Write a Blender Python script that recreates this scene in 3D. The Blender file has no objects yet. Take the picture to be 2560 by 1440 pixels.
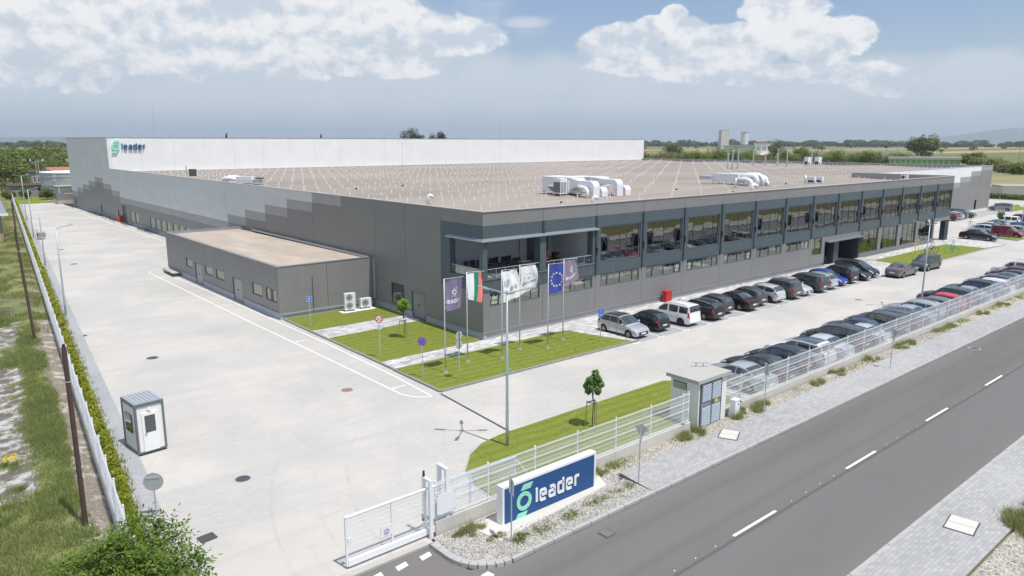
import bpy, math, random
import numpy as np
from mathutils import Vector, Matrix
rnd = random.Random(11)
nrs = np.random.RandomState(5)
SC = bpy.context.scene
COL = SC.collection
rad = math.radians
PI = math.pi

# ---------------------------------------------------------------- camera, sky, sun, exposure
cam_d = bpy.data.cameras.new('camera')
cam = bpy.data.objects.new('camera', cam_d)
COL.objects.link(cam)
cam_d.sensor_width = 36.0
cam_d.lens = 1825.8 / 2560.0 * 36.0
cam_d.clip_start = 0.3
cam_d.clip_end = 40000.0
YAW, PITCH = 0.868583, 0.197069
cam.location = (-32.494, -41.717, 14.5856)
_f = Vector((math.cos(YAW) * math.cos(PITCH), math.sin(YAW) * math.cos(PITCH), -math.sin(PITCH)))
cam.rotation_euler = _f.to_track_quat('-Z', 'Y').to_euler()
SC.camera = cam

SUN_EL = math.atan2(7.88, 3.19)
SUN_DIR = Vector((0.45, -3.16, 7.88)).normalized()      # towards the sun
sun_d = bpy.data.lights.new('sun', 'SUN')
sun_d.energy = 4.3
sun_d.angle = rad(0.53)
sun_d.color = (1.0, 0.96, 0.90)
sun = bpy.data.objects.new('sun', sun_d)
COL.objects.link(sun)
sun.rotation_euler = SUN_DIR.to_track_quat('Z', 'Y').to_euler()

world = bpy.data.worlds.new('World')
SC.world = world
world.use_nodes = True
SKY_STRENGTH = 0.115
# cumulus banks: azimuth, elevation (radians), half width, half height
CLOUDS = [(1.361,0.1322,0.1753,0.0584),(1.439,0.0889,0.1062,0.0478),(1.163,0.1200,0.1062,0.0584),(1.113,0.1595,0.0584,0.0319),(1.034,0.1478,0.0584,0.0478),(0.952,0.1347,0.0797,0.0319),(1.231,0.0893,0.0584,0.0266),(1.187,0.1238,0.0691,0.0319),(1.344,0.0939,0.0797,0.0239),(1.036,0.0942,0.0637,0.0186),(0.723,0.1241,0.0584,0.0319),(0.693,0.1379,0.0372,0.0212),(0.643,0.1342,0.0319,0.0239),(0.602,0.1066,0.0956,0.0319),(0.579,0.1296,0.0691,0.0186),(0.490,0.1166,0.0584,0.0319),(0.455,0.1239,0.0319,0.0212),(0.651,0.0982,0.1062,0.0212),(0.529,0.0806,0.1381,0.0186),(0.399,0.0672,0.0531,0.0186),(0.659,0.1569,0.0186,0.0138),(0.534,0.1576,0.0584,0.0202)]
VEILS = [(1.15,0.058,0.42,0.045),(0.55,0.055,0.35,0.032),(1.42,0.10,0.30,0.085),(1.20,0.11,0.22,0.075),(1.02,0.105,0.14,0.06),(1.10,0.075,0.30,0.045),(0.805,0.0777,0.13,0.035),(0.66,0.070,0.24,0.026),(0.335,0.0780,0.1669,0.024),(0.295,0.0547,0.1144,0.0262),(0.884,0.0850,0.09,0.03),(0.853,0.1512,0.03,0.009),(1.25,0.15,0.35,0.06)]

def build_world():
    nt = world.node_tree
    nt.nodes.clear()
    N = nt.nodes.new
    L = nt.links.new
    out = N('ShaderNodeOutputWorld')
    bg = N('ShaderNodeBackground')
    bg.inputs['Strength'].default_value = SKY_STRENGTH
    sky = N('ShaderNodeTexSky')
    sky.sky_type = 'NISHITA'
    sky.sun_disc = False
    sky.sun_elevation = SUN_EL
    sky.sun_rotation = math.atan2(SUN_DIR.x, SUN_DIR.y)
    sky.altitude = 100
    sky.air_density = 1.0
    sky.dust_density = 1.5
    sky.ozone_density = 1.3
    tc = N('ShaderNodeTexCoord')
    sep = N('ShaderNodeSeparateXYZ')
    L(tc.outputs['Generated'], sep.inputs[0])

    def m(op, a, b=None, c=None, clamp=False):
        n = N('ShaderNodeMath')
        n.operation = op
        n.use_clamp = clamp
        for i, v in enumerate((a, b, c)):
            if v is None:
                continue
            if isinstance(v, (int, float)):
                n.inputs[i].default_value = v
            else:
                L(v, n.inputs[i])
        return n.outputs[0]
    az = m('ARCTAN2', sep.outputs['Y'], sep.outputs['X'])
    el = m('ARCSINE', sep.outputs['Z'])
    comb = N('ShaderNodeCombineXYZ')
    L(az, comb.inputs[0])
    L(m('MULTIPLY', el, 1.25), comb.inputs[1])

    def noise(scale, detail, rough, off=(0, 0, 0), warp=0.0):
        mp = N('ShaderNodeMapping')
        L(comb.outputs[0], mp.inputs['Vector'])
        mp.inputs['Location'].default_value = off
        n = N('ShaderNodeTexNoise')
        n.inputs['Scale'].default_value = scale
        n.inputs['Detail'].default_value = detail
        n.inputs['Roughness'].default_value = rough
        n.inputs['Distortion'].default_value = warp
        L(mp.outputs[0], n.inputs['Vector'])
        return n.outputs[0]
    def two(off):
        a = noise(13, 10, 0.62, off)
        b = noise(38, 4, 0.5, (off[0] + 3, off[1] + 1, 0))
        return m('ADD', m('MULTIPLY', a, 0.80), m('MULTIPLY', b, 0.20))
    nz = two((0, 0, 0))
    nz2 = two((0.006, -0.020, 0))
    nbig = noise(7, 5, 0.5, (3, 1, 0))

    def blobs(lst):
        acc = None
        for (a0, e0, ra, re) in lst:
            da = m('POWER', m('ABSOLUTE', m('DIVIDE', m('SUBTRACT', az, a0), ra)), 2.0)
            de_ = m('DIVIDE', m('SUBTRACT', el, e0), re)
            # flatter bases: below the centre the bank ends sooner
            de_ = m('MULTIPLY', de_, m('ADD', 1.0, m('MULTIPLY', m('LESS_THAN', de_, 0.0), 0.35)))
            v = m('SUBTRACT', 1.0, m('ADD', da, m('POWER', m('ABSOLUTE', de_), 2.0)))
            acc = v if acc is None else m('SMOOTH_MAX', acc, v, 0.25)
        return acc
    cl = blobs(CLOUDS)
    ve = blobs(VEILS)
    # outside the frame the same broken cumulus goes on
    wide = m('SUBTRACT', m('MULTIPLY', nbig, 3.6), 1.95)
    up = m('SMOOTHSTEP', 0.17, 0.24, el) if False else None
    mr = N('ShaderNodeMapRange')
    mr.interpolation_type = 'SMOOTHSTEP'
    L(el, mr.inputs[0])
    mr.inputs[1].default_value = 0.19
    mr.inputs[2].default_value = 0.30
    mr.inputs[3].default_value = -1.2
    mr.inputs[4].default_value = 0.0
    side = N('ShaderNodeMapRange')
    side.interpolation_type = 'SMOOTHSTEP'
    L(m('ABSOLUTE', m('SUBTRACT', az, 0.868)), side.inputs[0])
    side.inputs[1].default_value = 0.66
    side.inputs[2].default_value = 0.85
    side.inputs[3].default_value = -1.2
    side.inputs[4].default_value = 0.0
    gate = m('MAXIMUM', mr.outputs[0], side.outputs[0])
    cl = m('MAXIMUM', cl, m('ADD', wide, gate))
    dens = m('ADD', m('MULTIPLY', cl, 0.95), m('MULTIPLY', m('SUBTRACT', nz, 0.46), 3.2))
    dens2 = m('ADD', m('MULTIPLY', cl, 0.95), m('MULTIPLY', m('SUBTRACT', nz2, 0.46), 3.2))

    def smooth(v, a, b, lo=0.0, hi=1.0):
        r = N('ShaderNodeMapRange')
        r.interpolation_type = 'SMOOTHSTEP'
        L(v, r.inputs[0])
        r.inputs[1].default_value = a
        r.inputs[2].default_value = b
        r.inputs[3].default_value = lo
        r.inputs[4].default_value = hi
        return r.outputs[0]
    fade = smooth(el, 0.008, 0.055)
    alpha = m('MULTIPLY', smooth(dens, 0.02, 0.34), fade)
    relief = m('SUBTRACT', dens, dens2)
    lit = smooth(m('ADD', relief, m('MULTIPLY', m('SUBTRACT', el, 0.105), 1.6)), -0.28, 0.28)
    veil = m('ADD', m('MULTIPLY', ve, 0.7), m('MULTIPLY', m('SUBTRACT', noise(13, 6, 0.55, (9, 4, 0)), 0.5), 2.0))
    valpha = m('MULTIPLY', smooth(veil, -0.45, 0.75), m('MULTIPLY', fade, 0.85))

    def mix(f, a, b):
        n = N('ShaderNodeMix')
        n.data_type = 'RGBA'
        for s, v in ((n.inputs[0], f), (n.inputs[6], a), (n.inputs[7], b)):
            if isinstance(v, tuple):
                s.default_value = v
            elif isinstance(v, (int, float)):
                s.default_value = v
            else:
                L(v, s)
        return n.outputs[2]
    k = 1.0 / SKY_STRENGTH
    hz = (0.57 * k, 0.69 * k, 0.81 * k, 1)
    base = mix(smooth(el, 0.0, 0.20, 0.82, 0.0), sky.outputs[0], hz)
    topc = (0.31 * k, 0.47 * k, 0.76 * k, 1)
    base = mix(smooth(el, 0.05, 0.2, 0.0, 0.55), base, topc)
    c1 = mix(valpha, base, (0.665 * k, 0.725 * k, 0.80 * k, 1))
    ccol = mix(lit, (0.62 * k, 0.69 * k, 0.78 * k, 1), (0.93 * k, 0.935 * k, 0.945 * k, 1))
    c2 = mix(alpha, c1, ccol)
    L(c2, bg.inputs['Color'])
    L(bg.outputs[0], out.inputs['Surface'])
build_world()

SC.view_settings.view_transform = 'Standard'
SC.view_settings.look = 'None'
SC.view_settings.exposure = 0.0
SC.view_settings.gamma = 1.0
SC.view_settings.use_curve_mapping = False
SC.cycles.use_denoising = True
SC.cycles.max_bounces = 6
SC.cycles.transparent_max_bounces = 16
SC.cycles.volume_bounces = 0
SC.cycles.use_adaptive_sampling = True
SC.cycles.adaptive_threshold = 0.02

# ---------------------------------------------------------------- helpers
def lin(r, g, b):
    def c(x):
        x /= 255.0
        return x / 12.92 if x <= 0.04045 else ((x + 0.055) / 1.055) ** 2.4
    return (c(r), c(g), c(b), 1.0)

def simple(name, col, rough=0.6, metal=0.0, var=0.0, vscale=3.0, bump=0.0, bscale=20.0, spec=0.5, coat=0.0):
    m = bpy.data.materials.new(name)
    m.use_nodes = True
    nt = m.node_tree
    b = nt.nodes['Principled BSDF']
    c = (col[0], col[1], col[2], 1.0)
    b.inputs['Base Color'].default_value = c
    b.inputs['Roughness'].default_value = rough
    b.inputs['Metallic'].default_value = metal
    b.inputs['Specular IOR Level'].default_value = spec
    b.inputs['Coat Weight'].default_value = coat
    b.inputs['Coat Roughness'].default_value = 0.05
    if var > 0 or bump > 0:
        tc = nt.nodes.new('ShaderNodeNewGeometry')
        if var > 0:
            n = nt.nodes.new('ShaderNodeTexNoise')
            n.inputs['Scale'].default_value = vscale
            n.inputs['Detail'].default_value = 6
            n.inputs['Roughness'].default_value = 0.6
            nt.links.new(tc.outputs['Position'], n.inputs['Vector'])
            mx = nt.nodes.new('ShaderNodeMix')
            mx.data_type = 'RGBA'
            mx.inputs[6].default_value = tuple(x * (1 - var) for x in c[:3]) + (1,)
            mx.inputs[7].default_value = tuple(min(1, x * (1 + var)) for x in c[:3]) + (1,)
            nt.links.new(n.outputs[0], mx.inputs[0])
            nt.links.new(mx.outputs[2], b.inputs['Base Color'])
        if bump > 0:
            n2 = nt.nodes.new('ShaderNodeTexNoise')
            n2.inputs['Scale'].default_value = bscale
            n2.inputs['Detail'].default_value = 3
            nt.links.new(tc.outputs['Position'], n2.inputs['Vector'])
            bp = nt.nodes.new('ShaderNodeBump')
            bp.inputs['Strength'].default_value = bump
            bp.inputs['Distance'].default_value = 0.02
            nt.links.new(n2.outputs[0], bp.inputs['Height'])
            nt.links.new(bp.outputs[0], b.inputs['Normal'])
    return m

class NT:
    """small node-graph helper"""
    def __init__(self, name):
        self.m = bpy.data.materials.new(name)
        self.m.use_nodes = True
        self.nt = self.m.node_tree
        self.b = self.nt.nodes['Principled BSDF']
        self.geo = self.nt.nodes.new('ShaderNodeNewGeometry')
        self.pos = self.geo.outputs['Position']
    def link(self, a, b):
        self.nt.links.new(a, b)
    def put(self, s, v):
        if isinstance(v, (int, float)):
            s.default_value = v
        elif isinstance(v, tuple):
            s.default_value = v if len(v) == len(s.default_value) else tuple(v) + (1.0,)
        else:
            self.link(v, s)
    def math(self, op, a, b=0.0, c=0.0, clamp=False):
        n = self.nt.nodes.new('ShaderNodeMath')
        n.operation = op
        n.use_clamp = clamp
        self.put(n.inputs[0], a)
        self.put(n.inputs[1], b)
        self.put(n.inputs[2], c)
        return n.outputs[0]
    def map(self, loc=(0, 0, 0), rot=(0, 0, 0), scale=(1, 1, 1), src=None):
        n = self.nt.nodes.new('ShaderNodeMapping')
        self.link(src or self.pos, n.inputs[0])
        n.inputs[1].default_value = loc
        n.inputs[2].default_value = rot
        n.inputs[3].default_value = scale
        return n.outputs[0]
    def noise(self, scale, detail=5, rough=0.55, vec=None, dist=0.0):
        n = self.nt.nodes.new('ShaderNodeTexNoise')
        n.inputs['Scale'].default_value = scale
        n.inputs['Detail'].default_value = detail
        n.inputs['Roughness'].default_value = rough
        n.inputs['Distortion'].default_value = dist
        self.link(vec or self.pos, n.inputs['Vector'])
        return n.outputs[0]
    def ramp(self, v, a, b, lo=0.0, hi=1.0, smooth=True):
        n = self.nt.nodes.new('ShaderNodeMapRange')
        if smooth:
            n.interpolation_type = 'SMOOTHSTEP'
        self.put(n.inputs[0], v)
        n.inputs[1].default_value = a
        n.inputs[2].default_value = b
        n.inputs[3].default_value = lo
        n.inputs[4].default_value = hi
        return n.outputs[0]
    def mix(self, f, a, b, mode='MIX'):
        n = self.nt.nodes.new('ShaderNodeMix')
        n.data_type = 'RGBA'
        n.blend_type = mode
        self.put(n.inputs[0], f)
        self.put(n.inputs[6], a)
        self.put(n.inputs[7], b)
        return n.outputs[2]
    def brick(self, vec, scale, c1, c2, mortar, msize=0.02, bw=0.5, rh=0.25, offset=0.5):
        n = self.nt.nodes.new('ShaderNodeTexBrick')
        self.link(vec, n.inputs['Vector'])
        n.inputs['Color1'].default_value = c1
        n.inputs['Color2'].default_value = c2
        n.inputs['Mortar'].default_value = mortar
        n.inputs['Scale'].default_value = scale
        n.inputs['Mortar Size'].default_value = msize
        n.inputs['Mortar Smooth'].default_value = 0.3
        n.inputs['Bias'].default_value = 0.0
        n.inputs['Brick Width'].default_value = bw
        n.inputs['Row Height'].default_value = rh
        n.offset = offset
        return n
    def bump(self, h, strength=0.4, dist=0.02):
        n = self.nt.nodes.new('ShaderNodeBump')
        n.inputs['Strength'].default_value = strength
        n.inputs['Distance'].default_value = dist
        self.link(h, n.inputs['Height'])
        self.link(n.outputs[0], self.b.inputs['Normal'])
    def done(self, col, rough=0.7, spec=0.3):
        self.put(self.b.inputs['Base Color'], col)
        self.put(self.b.inputs['Roughness'], rough)
        self.b.inputs['Specular IOR Level'].default_value = spec
        return self.m

class MB:
    def __init__(self):
        self.v, self.f, self.mi = [], [], []
    def add(self, vs, fs, mi=0):
        o = len(self.v)
        self.v += [tuple(p) for p in vs]
        self.f += [tuple(i + o for i in f) for f in fs]
        self.mi += [mi] * len(fs)
        return self
    def box(self, x0, y0, z0, x1, y1, z1, mi=0):
        return self.add([(x0, y0, z0), (x1, y0, z0), (x1, y1, z0), (x0, y1, z0), (x0, y0, z1), (x1, y0, z1), (x1, y1, z1), (x0, y1, z1)],
                        [(0, 3, 2, 1), (4, 5, 6, 7), (0, 1, 5, 4), (1, 2, 6, 5), (2, 3, 7, 6), (3, 0, 4, 7)], mi)
    def mbox(self, M, sx, sy, sz, mi=0):
        vs = []
        for z in (-.5, .5):
            for (x, y) in ((-.5, -.5), (.5, -.5), (.5, .5), (-.5, .5)):
                vs.append(M @ Vector((x * sx, y * sy, z * sz)))
        return self.add(vs, [(0, 3, 2, 1), (4, 5, 6, 7), (0, 1, 5, 4), (1, 2, 6, 5), (2, 3, 7, 6), (3, 0, 4, 7)], mi)
    def bar(self, p0, p1, w, h=None, mi=0):
        p0, p1 = Vector(p0), Vector(p1)
        h = h or w
        d = p1 - p0
        M = Matrix.Translation((p0 + p1) / 2) @ d.to_track_quat('Z', 'Y').to_matrix().to_4x4()
        return self.mbox(M, w, h, d.length, mi)
    def cyl(self, p0, p1, r0, r1=None, n=10, mi=0, cap=True):
        r1 = r0 if r1 is None else r1
        p0, p1 = Vector(p0), Vector(p1)
        d = (p1 - p0).normalized()
        q = d.to_track_quat('Z', 'Y')
        a = q @ Vector((1, 0, 0))
        b = q @ Vector((0, 1, 0))
        vs = []
        for p, r in ((p0, r0), (p1, r1)):
            for i in range(n):
                t = 2 * PI * i / n
                vs.append(p + a * (r * math.cos(t)) + b * (r * math.sin(t)))
        fs = [(i, (i + 1) % n, n + (i + 1) % n, n + i) for i in range(n)]
        if cap:
            fs += [tuple(range(n - 1, -1, -1)), tuple(range(n, 2 * n))]
        return self.add(vs, fs, mi)
    def tube(self, path, r, n=8, mi=0, closed=False, cap=True):
        P = [Vector(p) for p in path]
        rs = r if isinstance(r, (list, tuple)) else [r] * len(P)
        k = len(P)
        vs = []
        ref = None
        for i, p in enumerate(P):
            if closed:
                d = (P[(i + 1) % k] - P[i - 1]).normalized()
            else:
                d = (P[min(i + 1, k - 1)] - P[max(i - 1, 0)]).normalized()
            if ref is None:
                ref = Vector((0, 0, 1)) if abs(d.z) < 0.9 else Vector((1, 0, 0))
            a = d.cross(ref)
            if a.length < 1e-4:
                a = d.orthogonal()
            a.normalize()
            b = a.cross(d).normalized()
            ref = b
            for j in range(n):
                t = 2 * PI * j / n
                vs.append(p + a * (rs[i] * math.cos(t)) + b * (rs[i] * math.sin(t)))
        fs = []
        for i in range(k if closed else k - 1):
            i2 = (i + 1) % k
            for j in range(n):
                fs.append((i * n + j, i * n + (j + 1) % n, i2 * n + (j + 1) % n, i2 * n + j))
        if cap and not closed:
            fs += [tuple(range(n - 1, -1, -1)), tuple(range((k - 1) * n, k * n))]
        return self.add(vs, fs, mi)
    def poly(self, pts, mi=0):
        return self.add(pts, [tuple(range(len(pts)))], mi)
    def prism(self, pts, z0, z1, mi=0):
        n = len(pts)
        a = sum(pts[i][0] * pts[(i + 1) % n][1] - pts[(i + 1) % n][0] * pts[i][1] for i in range(n))
        if a < 0:
            pts = pts[::-1]
        vs = [(p[0], p[1], z0) for p in pts] + [(p[0], p[1], z1) for p in pts]
        fs = [tuple(range(n - 1, -1, -1)), tuple(range(n, 2 * n))] + [(i, (i + 1) % n, n + (i + 1) % n, n + i) for i in range(n)]
        return self.add(vs, fs, mi)
    def lathe(self, prof, n=12, mi=0, axis='Z', c=(0, 0, 0)):
        vs, fs = [], []
        for (r, z) in prof:
            for i in range(n):
                t = 2 * PI * i / n
                if axis == 'Z':
                    vs.append((c[0] + r * math.cos(t), c[1] + r * math.sin(t), c[2] + z))
                else:
                    vs.append((c[0] + r * math.cos(t), c[1] + z, c[2] + r * math.sin(t)))
        for k in range(len(prof) - 1):
            for i in range(n):
                q = (k * n + i, k * n + (i + 1) % n, (k + 1) * n + (i + 1) % n, (k + 1) * n + i)
                fs.append(q if axis == 'Z' else q[::-1])
        return self.add(vs, fs, mi)
    def mesh(self, name, mats, smooth=False):
        me = bpy.data.meshes.new(name)
        me.from_pydata(self.v, [], self.f)
        if not isinstance(mats, (list, tuple)):
            mats = [mats]
        for m in mats:
            me.materials.append(m)
        if len(mats) > 1:
            me.polygons.foreach_set('material_index', self.mi)
        if smooth:
            me.polygons.foreach_set('use_smooth', [True] * len(me.polygons))
        me.update()
        return me
    def obj(self, name, mats, parent=None, loc=(0, 0, 0), rot=(0, 0, 0), smooth=False):
        return O(name, self.mesh(name, mats, smooth), parent, loc, rot)

def O(name, data, parent=None, loc=(0, 0, 0), rot=(0, 0, 0)):
    o = bpy.data.objects.new(name, data)
    COL.objects.link(o)
    o.location = loc
    o.rotation_euler = rot
    if parent is not None:
        o.parent = parent
    return o

def tag(o, label=None, cat=None, group=None, kind=None):
    if label: o['label'] = label
    if cat: o['category'] = cat
    if group: o['group'] = group
    if kind: o['kind'] = kind
    return o

def thing(name, label, cat, loc=(0, 0, 0), rz=0.0, group=None):
    return tag(O(name, None, None, loc, (0, 0, rz)), label, cat, group)

def structure(o, label=None):
    o['kind'] = 'structure'
    if label:
        o['label'] = label
    return o

KIDS = {}
def copy_tree(o, parent=None):
    c = o.copy()
    COL.objects.link(c)
    if parent is not None:
        c.parent = parent
    for ch in list(o.children):
        copy_tree(ch, c)
    return c

def numpy_mesh(name, verts, nper, mats, mat_idx=None):
    """verts: (n*nper,3) array, faces are consecutive runs of nper verts"""
    verts = np.asarray(verts, dtype=np.float32)
    n = len(verts) // nper
    me = bpy.data.meshes.new(name)
    me.vertices.add(len(verts))
    me.vertices.foreach_set('co', verts.ravel())
    me.loops.add(n * nper)
    me.loops.foreach_set('vertex_index', np.arange(n * nper, dtype=np.int32))
    me.polygons.add(n)
    me.polygons.foreach_set('loop_start', np.arange(0, n * nper, nper, dtype=np.int32))
    for m in (mats if isinstance(mats, (list, tuple)) else [mats]):
        me.materials.append(m)
    if mat_idx is not None:
        me.polygons.foreach_set('material_index', np.asarray(mat_idx, dtype=np.int32))
    me.update(calc_edges=True)
    return me
# ---------------------------------------------------------------- materials
def cladding(name, col, rough=0.45, groove=True):
    t = NT(name)
    n = t.noise(0.35, 4, 0.5)
    c = t.mix(t.ramp(n, 0.3, 0.7), tuple(x * 0.975 for x in col[:3]), tuple(min(1, x * 1.025) for x in col[:3]))
    oi = t.nt.nodes.new('ShaderNodeObjectInfo')
    rv = t.ramp(oi.outputs['Random'], 0, 1, 0.975, 1.025, False)
    hv = t.nt.nodes.new('ShaderNodeHueSaturation')
    t.link(c, hv.inputs['Color'])
    t.link(rv, hv.inputs['Value'])
    streak = t.noise(1.0, 3, 0.6, t.map(scale=(1.6, 1.6, 0.12)))
    c2 = t.mix(t.ramp(streak, 0.55, 0.8, 0.0, 0.12), hv.outputs[0], (0.45, 0.43, 0.40))
    if groove:
        sx = t.nt.nodes.new('ShaderNodeSeparateXYZ')
        t.link(t.pos, sx.inputs[0])
        w = t.math('SINE', t.math('MULTIPLY', sx.outputs['Z'], 2 * PI / 0.10))
        t.bump(w, 0.35, 0.004)
    return t.done(c2 if groove else c, rough, 0.4)
M = {}
M['clad_grey'] = cladding('grey_cladding', (0.232, 0.229, 0.232))
M['clad_dark'] = cladding('dark_grey_cladding', (0.215, 0.213, 0.208))
M['clad_mid'] = cladding('mid_grey_cladding', (0.345, 0.342, 0.345))
M['clad_light'] = cladding('light_grey_cladding', (0.60, 0.62, 0.64))
M['clad_white'] = cladding('white_cladding', (0.80, 0.80, 0.80), 0.5, False)
M['clad_teal'] = cladding('anthracite_cladding', (0.085, 0.112, 0.130))
M['clad_tealdark'] = cladding('dark_anthracite_trim', (0.05, 0.065, 0.078))
M['canopy'] = simple('canopy_metal', (0.20, 0.24, 0.265), 0.4, 0.2)
M['dark'] = simple('dark_backing', (0.03, 0.03, 0.032), 0.9)  # near-black colour stands in for the unlit interior behind panels and glass
M['plinth'] = simple('painted_plinth', (0.40, 0.41, 0.43), 0.8, var=0.06, vscale=1.0)
M['plinth_l'] = simple('concrete_plinth', (0.40, 0.43, 0.46), 0.85, var=0.10, vscale=1.2)
M['coping'] = simple('parapet_coping', (0.50, 0.47, 0.44), 0.5, 0.2)
M['coping_dark'] = simple('grey_coping', (0.27, 0.27, 0.275), 0.5, 0.2)
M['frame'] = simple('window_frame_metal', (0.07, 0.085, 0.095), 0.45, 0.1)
M['frame_lit'] = simple('sunlit_window_frame', (0.14, 0.165, 0.18), 0.45, 0.1)  # brighter copy of the frame metal, sunlight put into its colour
M['blind_y'] = simple('cream_blind', (0.72, 0.70, 0.56), 0.8)
M['blind'] = simple('pale_roller_blind', (0.50, 0.50, 0.46), 0.8, var=0.1, vscale=2)
M['white'] = simple('white_paint', (0.80, 0.81, 0.83), 0.4)
M['white_rough'] = simple('white_render', (0.78, 0.77, 0.74), 0.8, var=0.05, vscale=2)
M['galv'] = simple('galvanised_steel', (0.50, 0.54, 0.56), 0.45, 0.5, var=0.08, vscale=4)
M['galv_light'] = simple('zinc_duct', (0.78, 0.80, 0.83), 0.42, 0.25, var=0.06, vscale=3)
M['pole'] = simple('painted_pole', (0.42, 0.50, 0.53), 0.45, 0.3)
M['black'] = simple('black_plastic', (0.02, 0.02, 0.022), 0.5)
M['rubber'] = simple('tyre_rubber', (0.022, 0.022, 0.024), 0.85)
M['red'] = simple('red_paint', (0.55, 0.03, 0.035), 0.4)
M['orange'] = simple('orange_cloth', (0.50, 0.11, 0.05), 0.8)
M['cloth'] = simple('black_cloth', (0.03, 0.03, 0.035), 0.9)
M['skin'] = simple('skin', (0.45, 0.27, 0.20), 0.6)
M['hair'] = simple('dark_hair', (0.02, 0.015, 0.012), 0.7)
M['wood'] = simple('weathered_stake', (0.28, 0.23, 0.17), 0.85, var=0.2, vscale=8)
M['bark'] = simple('tree_bark', (0.12, 0.09, 0.065), 0.9, var=0.25, vscale=9)
M['rust'] = simple('rusty_post', (0.085, 0.05, 0.042), 0.8, var=0.3, vscale=5)
M['concrete'] = simple('concrete', (0.42, 0.41, 0.385), 0.85, var=0.10, vscale=2.0, bump=0.2, bscale=25)
M['concrete_wall'] = simple('cast_concrete_wall', (0.56, 0.54, 0.50), 0.85, var=0.14, vscale=1.5, bump=0.3, bscale=18)
M['kerb'] = simple('kerb_concrete', (0.40, 0.40, 0.39), 0.85, var=0.12, vscale=5)
M['kerb_dark'] = simple('dark_kerb_concrete', (0.27, 0.26, 0.25), 0.85, var=0.2, vscale=3)
M['old_concrete'] = simple('stained_concrete', (0.42, 0.42, 0.40), 0.9, var=0.35, vscale=0.35)
M['iron'] = simple('cast_iron', (0.10, 0.10, 0.11), 0.6, 0.4, bump=0.8, bscale=30)
M['rust_iron'] = simple('rusty_manhole', (0.30, 0.19, 0.15), 0.7, 0.2, bump=0.6, bscale=30)
M['mint'] = simple('mint_logo', (0.30, 0.72, 0.56), 0.5)
M['navy'] = simple('navy_letter', (0.025, 0.13, 0.30), 0.5)
M['signblue'] = simple('blue_sign_panel', (0.035, 0.095, 0.25), 0.6, spec=0.15)
M['signwhite'] = simple('white_letter', (0.80, 0.81, 0.82), 0.5)
M['roofbox'] = simple('grey_roof_membrane', (0.48, 0.48, 0.46), 0.7)
M['tile'] = simple('clay_roof_tiles', (0.36, 0.15, 0.10), 0.85, var=0.3, vscale=1.0)
M['green_wall'] = simple('green_painted_wall', (0.16, 0.42, 0.13), 0.8, var=0.15, vscale=0.3)

def glass_mat(name, refl=0.55, tint=(0.55, 0.55, 0.50), trans=(0.30, 0.33, 0.33), wav=0.35):
    m = bpy.data.materials.new(name)
    m.use_nodes = True
    nt = m.node_tree
    nt.nodes.clear()
    o = nt.nodes.new('ShaderNodeOutputMaterial')
    g = nt.nodes.new('ShaderNodeBsdfGlossy')
    g.inputs['Color'].default_value = tint + (1,)
    g.inputs['Roughness'].default_value = 0.01
    t = nt.nodes.new('ShaderNodeBsdfTransparent')
    t.inputs['Color'].default_value = trans + (1,)
    mx = nt.nodes.new('ShaderNodeMixShader')
    mx.inputs[0].default_value = 1 - refl
    nt.links.new(g.outputs[0], mx.inputs[1])
    nt.links.new(t.outputs[0], mx.inputs[2])
    nt.links.new(mx.outputs[0], o.inputs['Surface'])
    if wav:
        geo = nt.nodes.new('ShaderNodeNewGeometry')
        n = nt.nodes.new('ShaderNodeTexNoise')
        n.inputs['Scale'].default_value = 0.9
        n.inputs['Detail'].default_value = 1
        nt.links.new(geo.outputs['Position'], n.inputs['Vector'])
        b = nt.nodes.new('ShaderNodeBump')
        b.inputs['Strength'].default_value = wav
        b.inputs['Distance'].default_value = 0.012
        nt.links.new(n.outputs[0], b.inputs['Height'])
        nt.links.new(b.outputs[0], g.inputs['Normal'])
    return m
M['glass'] = glass_mat('reflective_window_glass', 0.50, (0.50, 0.51, 0.47), (.46, .48, .47))
M['glass_clear'] = glass_mat('clear_window_glass', 0.17, (0.8, 0.82, 0.82), (0.88, 0.89, 0.87), 0.0)
M['glass_side'] = glass_mat('side_window_glass', 0.08, (0.8, 0.85, 0.85), (0.9, 0.9, 0.88), 0.0)
M['glass_rail'] = glass_mat('glass_balustrade', 0.25, (0.8, 0.85, 0.85), (0.68, 0.72, 0.70), 0.0)

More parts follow.
